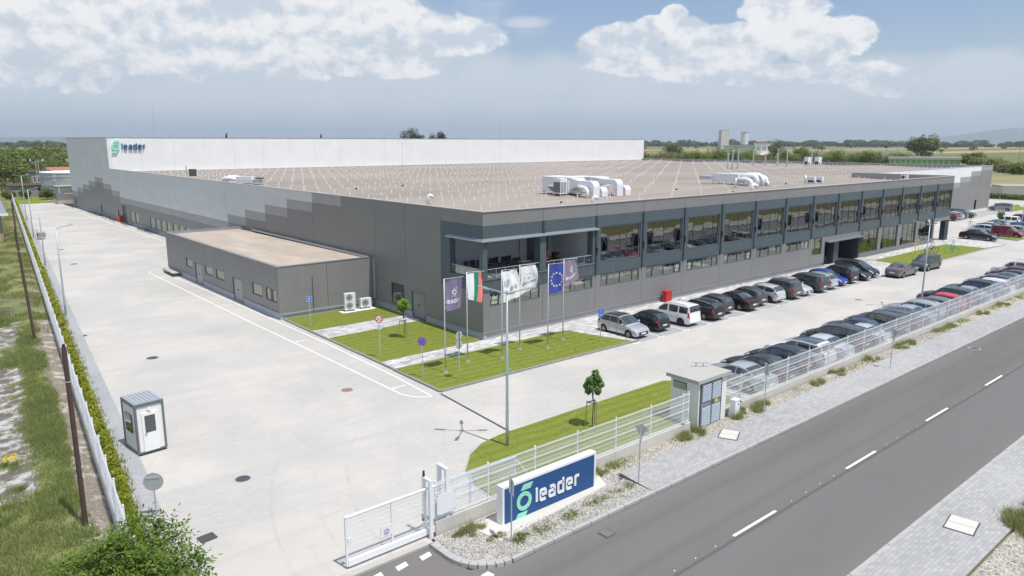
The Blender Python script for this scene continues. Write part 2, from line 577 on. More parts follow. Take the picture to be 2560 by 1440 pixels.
def ground_yard():
    t = NT('light_concrete_pavers')
    br = t.brick(t.map(rot=(0, 0, rad(0))), 1.0, (0.44, 0.426, 0.40, 1), (0.52, 0.504, 0.472, 1), (0.34, 0.33, 0.31, 1), 0.010, 0.20, 0.10)
    far = t.mix(0.30, br.outputs['Color'], (0.47, 0.458, 0.438, 1))
    n1 = t.noise(0.13, 5, 0.6)
    n2 = t.noise(0.9, 5, 0.6)
    n3 = t.noise(0.45, 4, 0.6, t.map(rot=(0, 0, rad(8)), scale=(0.22, 1.7, 1)))
    c = t.mix(t.ramp(n1, 0.38, 0.62, 0.0, 0.75), far, (0.56, 0.525, 0.485, 1))
    c = t.mix(t.ramp(n2, 0.5, 0.78, 0.0, 0.32), c, (0.45, 0.45, 0.445, 1))
    c = t.mix(t.ramp(n3, 0.48, 0.70, 0.0, 0.60), c, (0.44, 0.435, 0.425, 1))
    n4 = t.noise(2.6, 4, 0.7, t.map(rot=(0, 0, rad(5)), scale=(0.15, 2.0, 1)))
    c = t.mix(t.ramp(n4, 0.58, 0.74, 0.0, 0.65), c, (0.37, 0.365, 0.35, 1))
    # lots laid on different days differ a little in tone
    lot = t.brick(t.map(loc=(3.1, 1.7, 0), rot=(0, 0, rad(1.5))), 1.0, (0.93, 0.93, 0.935, 1), (1.0, 1.0, 0.995, 1), (0.90, 0.90, 0.90, 1), 0.03, 11.0, 4.6, 0.37)
    c = t.mix(0.85, c, lot.outputs['Color'], 'MULTIPLY')
    # tyre tracks swinging in from the gate
    d = t.nt.nodes.new('ShaderNodeVectorMath')
    d.operation = 'LENGTH'
    t.link(t.map(loc=(2.0, 22.0, 0), scale=(1, 1, 0)), d.inputs[0])
    cb = t.nt.nodes.new('ShaderNodeCombineXYZ')
    t.link(t.math('MULTIPLY', d.outputs['Value'], 2.2), cb.inputs[0])
    tr = t.noise(1.0, 3, 0.6, cb.outputs[0])
    t.link(t.math('MULTIPLY', n1, 2.0), cb.inputs[1])
    near = t.ramp(d.outputs['Value'], 26, 44, 1.0, 0.0)
    c = t.mix(t.math('MULTIPLY', t.math('MULTIPLY', t.ramp(tr, 0.56, 0.68, 0, 0.28), t.ramp(n2, 0.35, 0.6)), near), c, (0.33, 0.325, 0.315, 1))
    sp = t.noise(1.7, 2, 0.5, t.map(loc=(9, 9, 0)))
    c = t.mix(t.ramp(sp, 0.735, 0.77, 0, 0.35), c, (0.30, 0.29, 0.275, 1))
    t.bump(br.outputs['Fac'], 0.25, -0.006)
    return t.done(c, 0.85, 0.2)
M['yard'] = ground_yard()

def paver(name, c1, c2, mort, bw, rh, rot=0.0, far=0.25, ms=0.012, var=0.25):
    t = NT(name)
    br = t.brick(t.map(rot=(0, 0, rot)), 1.0, c1, c2, mort, ms, bw, rh)
    n = t.noise(0.5, 5, 0.6)
    n2 = t.noise(0.12, 3, 0.5)
    c = t.mix(t.ramp(n, 0.4, 0.75, 0, var), br.outputs['Color'], tuple(x * 0.72 for x in mort[:3]) + (1,))
    c = t.mix(t.ramp(n2, 0.4, 0.7, 0, 0.25), c, tuple(min(1, x * 1.12) for x in c2[:3]) + (1,))
    t.bump(br.outputs['Fac'], 0.3, -0.008)
    return t.done(c, 0.85, 0.2)
M['walk'] = paver('grey_sidewalk_pavers', (0.33, 0.328, 0.328, 1), (0.425, 0.422, 0.42, 1), (0.29, 0.288, 0.285, 1), 0.30, 0.15)
M['slot'] = paver('grey_parking_pavers', (0.34, 0.345, 0.355, 1), (0.42, 0.425, 0.435, 1), (0.26, 0.26, 0.265, 1), 0.20, 0.10)
M['mottled'] = paver('mottled_path_pavers', (0.30, 0.305, 0.315, 1), (0.66, 0.645, 0.62, 1), (0.34, 0.33, 0.32, 1), 0.60, 0.20, 0.0, var=0.15)

def asphalt():
    t = NT('asphalt')
    n1 = t.noise(0.25, 5, 0.6, t.map(scale=(0.15, 1.0, 1)))
    n2 = t.noise(60, 3, 0.7)
    n3 = t.noise(0.7, 5, 0.6)
    c = t.mix(t.ramp(n1, 0.3, 0.7), (0.132, 0.124, 0.117, 1), (0.162, 0.152, 0.144, 1))
    c = t.mix(t.ramp(n3, 0.35, 0.75, 0, 0.5), c, (0.145, 0.144, 0.142, 1))
    c = t.mix(t.ramp(n2, 0.3, 0.8, 0, 0.25), c, (0.22, 0.21, 0.20, 1))
    sx = t.nt.nodes.new('ShaderNodeSeparateXYZ')
    t.link(t.pos, sx.inputs[0])
    y = sx.outputs['Y']
    seam = t.ramp(t.math('ABSOLUTE', t.math('ADD', y, t.math('ADD', 27.95, t.math('MULTIPLY', t.math('SUBTRACT', n3, 0.5), 0.10)))), 0.02, 0.12, 0.55, 0.0)
    c = t.mix(t.ramp(y, -27.95, -28.05), c, t.mix(0.5, c, (0.160, 0.160, 0.160, 1)))
    c = t.mix(seam, c, (0.07, 0.07, 0.072, 1))
    wp = t.math('MINIMUM', t.math('ABSOLUTE', t.math('ADD', y, 25.0)), t.math('ABSOLUTE', t.math('ADD', y, 26.9)))
    c = t.mix(t.math('MULTIPLY', t.ramp(wp, 0.0, 0.4, 0.4, 0.0), n1), c, (0.10, 0.098, 0.095, 1))
    edge = t.ramp(y, -31.9, -31.0, 0.5, 0.0)
    c = t.mix(edge, c, (0.19, 0.17, 0.155, 1))
    edge2 = t.ramp(y, -24.4, -23.75, 0.0, 0.4)
    c = t.mix(edge2, c, (0.20, 0.188, 0.175, 1))
    sp = t.noise(5.0, 2, 0.5)
    c = t.mix(t.ramp(sp, 0.74, 0.80, 0, 0.35), c, (0.30, 0.28, 0.26, 1))
    t.bump(n2, 0.3, 0.01)
    return t.done(c, 0.88, 0.25)
M['asphalt'] = asphalt()

def lawn():
    t = NT('mown_lawn')
    n1 = t.noise(1.2, 5, 0.6)
    n2 = t.noise(14, 4, 0.7)
    w = t.nt.nodes.new('ShaderNodeTexWave')
    w.wave_type = 'BANDS'
    w.bands_direction = 'Y'
    w.inputs['Scale'].default_value = 0.42
    w.inputs['Distortion'].default_value = 7.0
    w.inputs['Detail'].default_value = 2
    w.inputs['Detail Scale'].default_value = 0.35
    t.link(t.pos, w.inputs['Vector'])
    c = t.mix(t.ramp(w.outputs['Fac'], 0.2, 0.8), (0.188, 0.222, 0.036, 1), (0.226, 0.260, 0.056, 1))
    c = t.mix(t.ramp(n1, 0.45, 0.78, 0, 0.6), c, (0.27, 0.255, 0.075, 1))
    c = t.mix(t.ramp(n2, 0.3, 0.75, 0, 0.55), c, (0.135, 0.175, 0.018, 1))
    t.bump(n2, 0.9, 0.05)
    return t.done(c, 0.9, 0.1)
M['lawn'] = lawn()

def rough_ground():
    t = NT('rough_plot_ground')
    n = t.noise(0.28, 6, 0.62)
    n2 = t.noise(1.1, 6, 0.65)
    n3 = t.noise(9, 4, 0.7)
    n4 = t.noise(0.5, 5, 0.6, t.map(loc=(17, 5, 0), scale=(0.6, 1.3, 1)))
    sx = t.nt.nodes.new('ShaderNodeSeparateXYZ')
    t.link(t.pos, sx.inputs[0])
    Y = sx.outputs['Y']
    e = t.math('SUBTRACT', t.math('SUBTRACT', t.math('MULTIPLY', Y, 0.0945), 26.25), sx.outputs['X'])
    soil = t.mix(t.ramp(n3, 0.3, 0.75), (0.17, 0.145, 0.12, 1), (0.34, 0.305, 0.26, 1))
    soil = t.mix(t.ramp(n2, 0.50, 0.64, 0, 0.9), soil, (0.50, 0.46, 0.40, 1))
    grass = t.mix(t.ramp(n3, 0.25, 0.75), (0.105, 0.13, 0.04, 1), (0.22, 0.235, 0.085, 1))
    grass = t.mix(t.ramp(n, 0.42, 0.62, 0, 0.7), grass, (0.27, 0.25, 0.125, 1))
    slab = t.mix(t.ramp(n3, 0.3, 0.8), (0.43, 0.42, 0.40, 1), (0.53, 0.52, 0.495, 1))
    rub = t.mix(t.ramp(n2, 0.44, 0.60, 0, 1), (0.15, 0.135, 0.12, 1), slab)
    wob = t.math('MULTIPLY', t.math('SUBTRACT', n2, 0.5), 1.8)
    e2 = t.math('ADD', e, wob)
    far = t.ramp(Y, 27, 35)                       # beyond the cross fence it is all green
    south = t.ramp(t.math('ADD', Y, wob), -6.5, -7.8)   # and again close to the gate
    bank = t.math('MULTIPLY', t.ramp(e2, 1.45, 1.05), t.math('SUBTRACT', 1.0, t.math('MULTIPLY', far, 0.75)))
    west = t.math('MULTIPLY', t.ramp(e2, 2.15, 2.6), t.math('MULTIPLY', t.math('SUBTRACT', 1.0, far), t.math('SUBTRACT', 1.0, south)))
    c = t.mix(bank, grass, soil)
    c = t.mix(t.math('MULTIPLY', west, t.ramp(n4, 0.62, 0.54)), c, rub)
    c = t.mix(t.math('MULTIPLY', far, t.ramp(n4, 0.62, 0.70)), c, soil)
    t.bump(n3, 0.8, 0.06)
    return t.done(c, 0.95, 0.1)
M['rough'] = rough_ground()
def meadow():
    t = NT('rough_meadow')
    n = t.noise(0.05, 6, 0.6, t.map(scale=(.5, 1.6, 1)))
    n2 = t.noise(1.2, 5, 0.65)
    c = t.mix(t.ramp(n, 0.42, 0.6), (0.135, 0.14, 0.055, 1), (0.175, 0.14, 0.085, 1))
    c = t.mix(t.ramp(n2, 0.4, 0.75, 0, 0.5), c, (0.10, 0.12, 0.035, 1))
    return t.done(c, 0.95, 0.1)
M['meadow'] = meadow()

def terrain():
    t = NT('open_fields')
    sx = t.nt.nodes.new('ShaderNodeSeparateXYZ')
    t.link(t.pos, sx.inputs[0])
    vec = t.map(rot=(0, 0, rad(24)), scale=(0.0011, 0.0075, 1))
    v = t.nt.nodes.new('ShaderNodeTexVoronoi')
    v.inputs['Scale'].default_value = 1.0
    v.inputs['Randomness'].default_value = 0.85
    t.link(vec, v.inputs['Vector'])
    cr = t.nt.nodes.new('ShaderNodeValToRGB')
    e = cr.color_ramp
    e.interpolation = 'CONSTANT'
    cols = [(0.0, (0.185, 0.185, 0.095)), (0.2, (0.30, 0.255, 0.145)), (0.35, (0.16, 0.175, 0.08)), (0.5, (0.20, 0.165, 0.115)), (0.65, (0.38, 0.31, 0.17)), (0.8, (0.20, 0.20, 0.10))]
    e.elements[0].position = 0.0
    e.elements[0].color = cols[0][1] + (1,)
    e.elements[1].position = cols[1][0]
    e.elements[1].color = cols[1][1] + (1,)
    for p, c in cols[2:]:
        el = e.elements.new(p)
        el.color = c + (1,)
    sc = t.nt.nodes.new('ShaderNodeSeparateColor')
    t.link(v.outputs['Color'], sc.inputs[0])
    t.link(sc.outputs[0], cr.inputs[0])
    n = t.noise(0.02, 5, 0.6)
    n2 = t.noise(0.6, 6, 0.65)
    near = t.mix(t.ramp(n, 0.35, 0.65), (0.20, 0.205, 0.095, 1), (0.33, 0.30, 0.17, 1))
    near = t.mix(t.ramp(n2, 0.4, 0.75, 0, 0.6), near, (0.30, 0.28, 0.18, 1))
    d = t.nt.nodes.new('ShaderNodeVectorMath')
    d.operation = 'LENGTH'
    t.link(t.map(scale=(1, 1, 0)), d.inputs[0])
    c = t.mix(t.ramp(d.outputs['Value'], 480, 700), near, cr.outputs[0])
    c = t.mix(t.ramp(n2, 0.3, 0.8, 0, 0.2), c, (0.10, 0.12, 0.04, 1))
    return t.done(c, 0.95, 0.05)
M['terrain'] = terrain()

def gravel(name, a, b, scale=26):
    t = NT(name)
    v = t.nt.nodes.new('ShaderNodeTexVoronoi')
    v.inputs['Scale'].default_value = scale
    t.link(t.pos, v.inputs['Vector'])
    sc = t.nt.nodes.new('ShaderNodeSeparateColor')
    t.link(v.outputs['Color'], sc.inputs[0])
    n = t.noise(0.8, 5, 0.6)
    c = t.mix(sc.outputs[0], a, b)
    c = t.mix(t.ramp(n, 0.5, 0.7, 0, 0.6), c, (0.40, 0.35, 0.28, 1))
    t.bump(v.outputs['Distance'], 0.9, -0.04)
    return t.done(c, 0.9, 0.15)
M['gravel'] = gravel('pale_gravel', (0.28, 0.268, 0.25, 1), (0.56, 0.53, 0.49, 1), 14)
M['sandgravel'] = gravel('sandy_gravel', (0.30, 0.28, 0.24, 1), (0.58, 0.54, 0.47, 1), 16)

def roofmat():
    t = NT('mineral_roof_membrane')
    n1 = t.noise(0.05, 5, 0.6, t.map(scale=(0.5, 1.3, 1)))
    n2 = t.noise(1.0, 5, 0.6)
    n3 = t.noise(0.5, 4, 0.6, t.map(scale=(0.25, 2.2, 1)))
    c = t.mix(t.ramp(n1, 0.35, 0.65), (0.275, 0.240, 0.212, 1), (0.345, 0.298, 0.262, 1))
    c = t.mix(t.ramp(n3, 0.5, 0.75, 0, 0.55), c, (0.44, 0.385, 0.34, 1))
    c = t.mix(t.ramp(n2, 0.5, 0.8, 0, 0.35), c, (0.26, 0.24, 0.225, 1))
    sx = t.nt.nodes.new('ShaderNodeSeparateXYZ')
    t.link(t.pos, sx.inputs[0])
    # lap joints of the sheets every 2 m, running along Y
    fr = t.math('FRACT', t.math('DIVIDE', sx.outputs['Y'], 2.0))
    c = t.mix(t.ramp(fr, 0.0, 0.06, 0.35, 0.0), c, (0.48, 0.43, 0.385, 1))
    sh = t.brick(t.map(), 1.0, (0.90, 0.90, 0.905, 1), (1.0, 1.0, 0.99, 1), (1.08, 1.07, 1.05, 1), 0.04, 10.0, 1.05, 0.43)
    c = t.mix(0.8, c, sh.outputs['Color'], 'MULTIPLY')
    # wind streaks of pale sand behind the pegs
    n5 = t.noise(1.6, 3, 0.6, t.map(rot=(0, 0, rad(25)), scale=(0.3, 2.6, 1)))
    c = t.mix(t.ramp(n5, 0.60, 0.78, 0, 0.6), c, (0.54, 0.48, 0.425, 1))
    return t.done(c, 0.9, 0.1)
M['roof'] = roofmat()

def leafmat(name, a, b, trans=0.35):
    m = bpy.data.materials.new(name)
    m.use_nodes = True
    nt = m.node_tree
    bs = nt.nodes['Principled BSDF']
    geo = nt.nodes.new('ShaderNodeNewGeometry')
    mx = nt.nodes.new('ShaderNodeMix')
    mx.data_type = 'RGBA'
    mx.inputs[6].default_value = a + (1,)
    mx.inputs[7].default_value = b + (1,)
    nt.links.new(geo.outputs['Random Per Island'], mx.inputs[0])
    nt.links.new(mx.outputs[2], bs.inputs['Base Color'])
    bs.inputs['Roughness'].default_value = 0.6
    bs.inputs['Specular IOR Level'].default_value = 0.25
    tr = nt.nodes.new('ShaderNodeBsdfTranslucent')
    nt.links.new(mx.outputs[2], tr.inputs['Color'])
    ms = nt.nodes.new('ShaderNodeMixShader')
    ms.inputs[0].default_value = trans
    nt.links.new(bs.outputs[0], ms.inputs[1])
    nt.links.new(tr.outputs[0], ms.inputs[2])
    nt.links.new(ms.outputs[0], nt.nodes['Material Output'].inputs['Surface'])
    return m
M['leaf'] = leafmat('green_leaves', (0.10, 0.16, 0.03), (0.25, 0.33, 0.08), 0.4)
M['leaf_far'] = leafmat('far_tree_leaves', (0.10, 0.135, 0.035), (0.23, 0.27, 0.08), 0.4)
M['leaf_dark'] = leafmat('dark_far_leaves', (0.03, 0.05, 0.018), (0.06, 0.085, 0.03), 0.15)
M['leaf_olive'] = leafmat('olive_leaves', (0.16, 0.18, 0.055), (0.30, 0.32, 0.12), 0.4)
M['leaf_bright'] = leafmat('young_maple_leaves', (0.17, 0.30, 0.04), (0.34, 0.50, 0.09))
M['leaf_acacia'] = leafmat('robinia_leaves', (0.07, 0.14, 0.025), (0.17, 0.29, 0.07))
M['hedge'] = leafmat('golden_privet_leaves', (0.16, 0.20, 0.02), (0.46, 0.46, 0.05))
M['hedge_g'] = leafmat('green_privet_leaves', (0.08, 0.13, 0.025), (0.19, 0.26, 0.05))
M['blade'] = leafmat('tall_grass_blades', (0.19, 0.25, 0.07), (0.40, 0.44, 0.17), 0.45)
M['blade_dry'] = leafmat('dry_grass_blades', (0.30, 0.27, 0.13), (0.48, 0.42, 0.24), 0.35)
M['walnut'] = leafmat('walnut_leaves', (0.07, 0.13, 0.018), (0.21, 0.30, 0.05), 0.4)
M['flower'] = simple('yellow_flowers', (0.65, 0.55, 0.03), 0.7)
M['stone'] = leafmat('mixed_pebbles', (0.22, 0.21, 0.20), (0.62, 0.59, 0.55), 0.0)
# ---------------------------------------------------------------- ground and paving
def xl(y):               # west edge of the paved yard
    return -24.55 + 0.0945 * y if y > -8 else -25.3 + 0.12 * (y + 8)
def xf(y):               # west boundary fence
    return -26.25 + 0.0945 * y

M['pale_slab'] = simple('pale_concrete_slab', (.58, .56, .52), .85, var=.10, vscale=1.3)
# the big sheet, finer near the camera
g = MB()
Rr = 19700.0
N_ = 64
ring = [(Rr * math.cos(2 * PI * i / N_), Rr * math.sin(2 * PI * i / N_), -0.16) for i in range(N_)]
g.poly(ring)
structure(g.obj('ground', M['terrain']), 'dry green and tan fields reaching to the wooded horizon')

def sheet(name, pts, z, mat, label=None, h=None, kind='structure'):
    b = MB()
    if h is None:
        n = len(pts)
        a = sum(pts[i][0] * pts[(i + 1) % n][1] - pts[(i + 1) % n][0] * pts[i][1] for i in range(n))
        if a < 0:
            pts = pts[::-1]
        b.poly([(p[0], p[1], z) for p in pts])
    else:
        b.prism(pts, z - h, z)
    o = b.obj(name, mat)
    structure(o, label)
    return o

yard_pts = [(-25.95, -20.55), (xl(-17.2), -17.2), (xl(-8), -8), (xl(60), 60), (xl(169), 169), (-1.2, 169), (-1.2, 150), (160, 150), (160, 24.5), (187, 24.5), (187, -20.3), (-18.6, -20.3), (-18.6, -20.9), (-26.0, -20.9)]
sheet('yard', yard_pts, 0.0, M['yard'], 'pale concrete paver yard around the factory')
# road and its apron
sheet('road', [(-140, -31.9), (320, -31.9), (320, -23.75), (-17.2, -23.75), (-18.7, -23.1), (-18.9, -20.92), (-27.4, -20.92), (-27.8, -23.2), (-29.5, -23.75), (-140, -23.75)], -0.10, M['asphalt'], 'grey asphalt road past the factory gate')
# pavements as raised slabs
sheet('pavement', [(-9.3, -23.55), (320, -23.55), (320, -21.5), (-9.05, -21.5)], 0.02, M['walk'], 'grey paved footway between the road and the fence', h=0.12)
sheet('pavement', [(-140, -34.5), (320, -34.5), (320, -31.98), (-140, -31.98)], 0.02, M['walk'], 'grey paved footway on the far side of the road', h=0.12)
sheet('gravel_verge', [(-9.3, -21.5), (320, -21.5), (320, -20.62), (-9.3, -20.62)], 0.0, M['sandgravel'], 'sandy verge under the fence wall', h=0.1)
sheet('gravel_bed', [(-18.7, -20.8), (-18.75, -22.0), (-18.55, -22.9), (-18.0, -23.4), (-17.2, -23.55), (-9.3, -23.55), (-9.3, -20.62), (-18.7, -20.62)], 0.0, M['gravel'], 'pebble bed around the company sign', h=0.1)
sheet('concrete_slab', [(-17.05, -20.9), (-16.8, -22.5), (-10.4, -21.95), (-9.9, -20.9)], 0.03, M['pale_slab'], 'pale concrete slab under the company sign', h=0.1)
sheet('gravel_verge', [(-60, -37.8), (320, -37.0), (320, -34.6), (-60, -34.6)], 0.0, M['sandgravel'], 'sandy gravel strip beyond the far footway', h=0.1)
sheet('meadow', [(-200, -300), (500, -300), (500, -37.1), (320, -37.1), (-60, -37.9), (-200, -37.9)], -0.05, M['meadow'], 'rough meadow across the road')
# the wild plot west of the fence
rough = MB()
xs = list(np.linspace(-110, -27.4, 34))
ys = list(np.linspace(-60, 330, 120))
from mathutils import noise as mnoise
def rough_z(x, y):
    e = xf(y) - x
    h = 0.05 + 0.16 * mnoise.noise(Vector((x * 0.25, y * 0.25, 0))) + 0.28 * max(0, min(1, e / 4)) * mnoise.noise(Vector((x * 0.08, y * 0.08, 3)))
    if 0 < e < 3.0:
        h += 0.25 * math.sin(PI * e / 3.0)
    return max(-0.1, h)
vs, fs = [], []
NX = 40
for j, y in enumerate(ys):
    xe = xf(y) - 0.12
    for i in range(NX):
        t = (i / (NX - 1)) ** 1.8
        x = xe - t * 85
        vs.append((x, y, rough_z(x, y) if y > -21 else -0.02 + 0 * x))
for j in range(len(ys) - 1):
    for i in range(NX - 1):
        a = j * NX + i
        fs.append((a, a + NX, a + NX + 1, a + 1))
rough.add(vs, fs)
structure(rough.obj('rough_plot', M['rough'], smooth=True), 'overgrown rubble plot west of the fence')
# planting strip between fence and yard
st = MB()
yy = list(np.linspace(-20.4, 169, 60))
for a, b in zip(yy[:-1], yy[1:]):
    st.add([(xf(a), a, 0.03), (xl(a) - 0.75, a, 0.03), (xl(b) - 0.75, b, 0.03), (xf(b), b, 0.03)], [(0, 1, 2, 3)])
structure(st.obj('planting_strip', M['rough']), 'narrow soil strip under the privet hedge')
st = MB()
for a, b in zip(yy[:-1], yy[1:]):
    st.add([(xl(a) - 0.75, a, 0.035), (xl(a) + 0.0, a, 0.035), (xl(b) + 0.0, b, 0.035), (xl(b) - 0.75, b, 0.035)], [(0, 1, 2, 3)])
structure(st.obj('edge_paving', M['slot']), 'grey edge paving along the hedge')

# lawns (raised 8 cm inside their kerbs)
def lawn_obj(pts, label, z=0.09):
    sheet('lawn', pts, z, M['lawn'], label, h=0.1)
lawnA = [(-8.85, -7.25), (-8.6, -1.75), (7.3, -2.05), (8.75, -7.45)]
lawnA = [(-8.95, -7.25), (-8.72, -1.9), (6.55, -1.9), (8.2, -7.35)]
lawn_obj(lawnA, 'mown lawn strip holding the six flagpoles')
lawn_obj([(-8.72, 0.1), (-8.66, 7.9), (-0.7, 8.15), (-0.12, 8.1), (-0.12, 0.1)], 'square mown lawn at the foot of the building corner')
lawn_obj([(-8.62, 10.95), (-8.55, 15.95), (-0.15, 15.95), (-0.15, 10.8)], 'dry patch of lawn beside the low annex')
arc = []
cx0, cy0, rr = -9.7, -18.5, 4.15
pts4 = [(-14.9, -20.28), (-14.75, -18.3), (-14.2, -16.9), (-13.1, -15.75), (-11.9, -15.05), (-10.4, -14.75), (2.6, -14.7), (3.2, -15.2), (3.2, -20.28)]
lawn_obj(pts4, 'curved mown lawn behind the roadside fence')
lawn_obj([(60.3, -2.15), (59.5, -7.1), (83.1, -7.25), (83.4, -2.1)], 'mown lawn with three wire sculptures')
lawn_obj([(96.2, -7.4), (99.6, -7.4), (99.2, -4.2), (97.2, -4.2)], 'small dry planted island by the red van')
lawn_obj([(152.5, 8.7), (158.5, 8.4), (172, 13.6), (157, 13.2)], 'small lawn at the corner of the rear yard')
lawn_obj([(-9.3, 169.4), (1.0, 169.4), (14, 240), (-6, 240)], 'grass around the steel tank')

# mottled paths
def flat(name, pts, z, mat, label):
    return sheet(name, pts, z, mat, label, h=0.03)
flat('path', [(-8.75, 7.95), (-8.62, 10.85), (-0.15, 10.7), (-0.15, 8.2)], 0.075, M['mottled'], 'mottled paved path to the side door')
flat('path', [(-8.78, -1.85), (-8.72, 0.05), (-0.12, 0.05), (60, -0.05), (60, -3.35), (8.9, -3.35), (8.9, -7.5), (8.3, -7.4), (6.65, -1.85)], 0.075, M['mottled'], 'mottled paved path along the front wall')
flat('path', [(50.0, -7.5), (50.3, -2.6), (60.0, -2.4), (60.2, -0.3), (91.6, -0.3), (91.8, -3.4), (89.8, -7.6), (83.3, -7.3), (83.6, -2.0), (60.25, -2.0), (59.4, -7.3)], 0.079, M['mottled'], 'mottled paved forecourt around the sculpture lawn')
# parking bays
flat('parking_bays', [(8.9, -7.85), (49.9, -7.85), (49.9, -3.3), (8.9, -3.3)], 0.012, M['slot'], 'darker paved parking bays along the building')
flat('parking_bays', [(3.3, -20.25), (96, -20.25), (96, -15.6), (3.3, -15.6)], 0.010, M['slot'], 'darker paved parking bays along the fence')
flat('parking_bays', [(118, 9.0), (152, 9.0), (152, 13.6), (118, 13.6)], 0.010, M['slot'], 'darker paved parking bays by the grey wing')
for p in [(100, -8.6, 128, -2.2)]:
    flat('parking_bays', [(p[0], p[1]), (p[2], p[1]), (p[2], p[3]), (p[0], p[3])], 0.010, M['slot'], 'darker paved parking bays around the red van')

# kerbs: each stone is an object of its own
kst = MB()
kst.box(-0.49, -0.075, -0.14, 0.49, 0.075, 0.0)
KST = kst.mesh('kerb_stone', M['kerb'])
KSTD = kst.mesh('kerb_stone_dark', M['kerb_dark'])
def kerb(name, label, path, top=0.10, closed=False, mesh=None, seg=1.0, limit=300):
    root = structure(O(name, None), label)
    cnt = 0
    rest = MB()
    P = path + ([path[0]] if closed else [])
    for (a, b) in zip(P[:-1], P[1:]):
        a, b = Vector(a), Vector(b)
        L = (b - a).length
        n = max(1, round(L / seg))
        ang = math.atan2(b.y - a.y, b.x - a.x)
        for i in range(n):
            c = a + (b - a) * ((i + 0.5) / n)
            if cnt < limit:
                o = O('kerb_stone', mesh or KST, root, (c.x, c.y, top + rnd.uniform(-.006, .006)), (0, 0, ang + rnd.uniform(-.006, .006)))
                o.scale = (L / n * 0.995, rnd.uniform(.97, 1.03), 1)
            else:
                Mx = Matrix.Translation((c.x, c.y, top - 0.07)) @ Matrix.Rotation(ang, 4, 'Z')
                rest.mbox(Mx, L / n * 0.975, 0.15, 0.14)
            cnt += 1
    if rest.v:
        o = rest.obj('far_kerb_stones', M['kerb'], root)
        o['kind'] = 'stuff'
    return root
kerb('kerb', 'pale kerb stones along the near edge of the road', [(-17.2, -23.64), (290, -23.64)], 0.025, limit=200)
# chunky curved kerb round the pebble bed
kb = MB(); kb.box(-0.2, -0.14, -0.16, 0.2, 0.14, 0.0)
KB = kb.mesh('curved_kerb_stone', M['kerb'])
root = structure(O('kerb', None), 'curved kerb of short stones at the gate end of the pebble bed')
ctr = (-17.2, -22.1)
arcp = [(-18.8, -21.0), (-18.8, -21.45), (-18.8, -21.9)]
for k in range(0, 9):
    a = rad(180 + k * 11.2)
    arcp.append((-17.25 + 1.55 * math.cos(a), -22.05 + 1.56 * math.sin(a)))
for a, b in zip(arcp[:-1], arcp[1:]):
    a, b = Vector(a), Vector(b)
    c = (a + b) / 2
    o = O('kerb_stone', KB, root, (c.x, c.y, 0.06), (0, 0, math.atan2(b.y - a.y, b.x - a.x)))
    o.scale = ((b - a).length / 0.4 * 0.94, 1, 1)
kerb('kerb', 'kerb stones along the far edge of the road', [(-60, -31.94), (120, -31.94)], 0.03, limit=180)
kerb('kerb', 'stained kerb around the flagpole lawn', [(-8.9, -1.9), (-9.02, -7.38), (8.8, -7.52)], 0.12, mesh=KSTD)
kerb('kerb', 'stained kerb beside the square lawn and the annex', [(-8.85, -1.9), (-8.75, 8.0), (-8.68, 16.0)], 0.12, mesh=KSTD)
kerb('kerb', 'kerb around the curved roadside lawn', [(-14.95, -20.2)] + pts4[1:7] + [(3.25, -15.2), (3.25, -20.1)], 0.02, seg=0.7)
kerb('kerb', 'kerb around the sculpture lawn', [(50.1, -7.62), (60, -7.45), (89.9, -7.72), (91.9, -3.4)], 0.10)
kerb('kerb', 'edging between the yard and the hedge strip', [(xl(y) - 0.78, y) for y in list(np.linspace(-17, 120, 20))], 0.07, limit=150)
kerb('kerb', 'kerb around the small island by the red van', [(96.2, -7.5), (99.7, -7.5), (99.3, -4.1), (97.1, -4.1)], 0.10, closed=True, mesh=KSTD)

# drain slot across the yard, gate threshold
b = MB()
a0, a1 = Vector((-9.15, -7.6)), Vector((-9.75, -14.7))
n = 14
for i in range(n):
    p = a0 + (a1 - a0) * (i / n); q = a0 + (a1 - a0) * ((i + 0.97) / n)
    b.bar((p.x, p.y, 0.0), (q.x, q.y, 0.0), 0.14, 0.02)
structure(b.obj('drain_channel', M['iron']), 'dark drain channel crossing the yard to the lamp post')
sheet('gate_threshold', [(-26.0, -20.92), (-18.9, -20.92), (-18.9, -20.62), (-26.0, -20.62)], 0.006, M['concrete'], 'concrete threshold under the sliding gate', h=0.1)

# painted markings
def paint(polys, label, z, name='road_marking'):
    b = MB()
    for pts in polys:
        n = len(pts)
        a = sum(pts[i][0] * pts[(i + 1) % n][1] - pts[(i + 1) % n][0] * pts[i][1] for i in range(n))
        if a < 0:
            pts = pts[::-1]
        b.poly([(p[0], p[1], z) for p in pts])
    o = b.obj(name, M['marking'])
    return structure(o, label)
mk = NT('road_paint')
nn = mk.noise(5, 5, 0.7)
M['marking'] = mk.done(mk.mix(mk.ramp(nn, 0.5, 0.75, 0, 0.35), (0.80, 0.80, 0.79, 1), (0.55, 0.55, 0.54, 1)), 0.7, 0.2)
def strip(path, w):
    P = [Vector(p) for p in path]
    out = []
    for a, b in zip(P[:-1], P[1:]):
        d = (b - a).normalized()
        nrm = Vector((-d.y, d.x)) * (w / 2)
        out.append([a + nrm, b + nrm, b - nrm, a - nrm])
    return out
dash = []
for k in range(-8, 30):
    x0 = -9.67 + k * 9.05
    dash.append([(x0, -27.78 + .06), (x0 + 3.0, -27.78 + .06), (x0 + 3.0, -27.78 - .06), (x0, -27.78 - .06)])
for d_ in dash:
    paint([d_], 'white dashed centre line of the road', -0.094)
dots = []
for k in range(-8, 30):
    for q in range(1, 5):
        x = -9.67 + k * 9.05 + 3.0 + q * 1.22
        dots.append([(x, -27.78), (x + .06, -27.78), (x + .06, -27.74), (x, -27.74)])
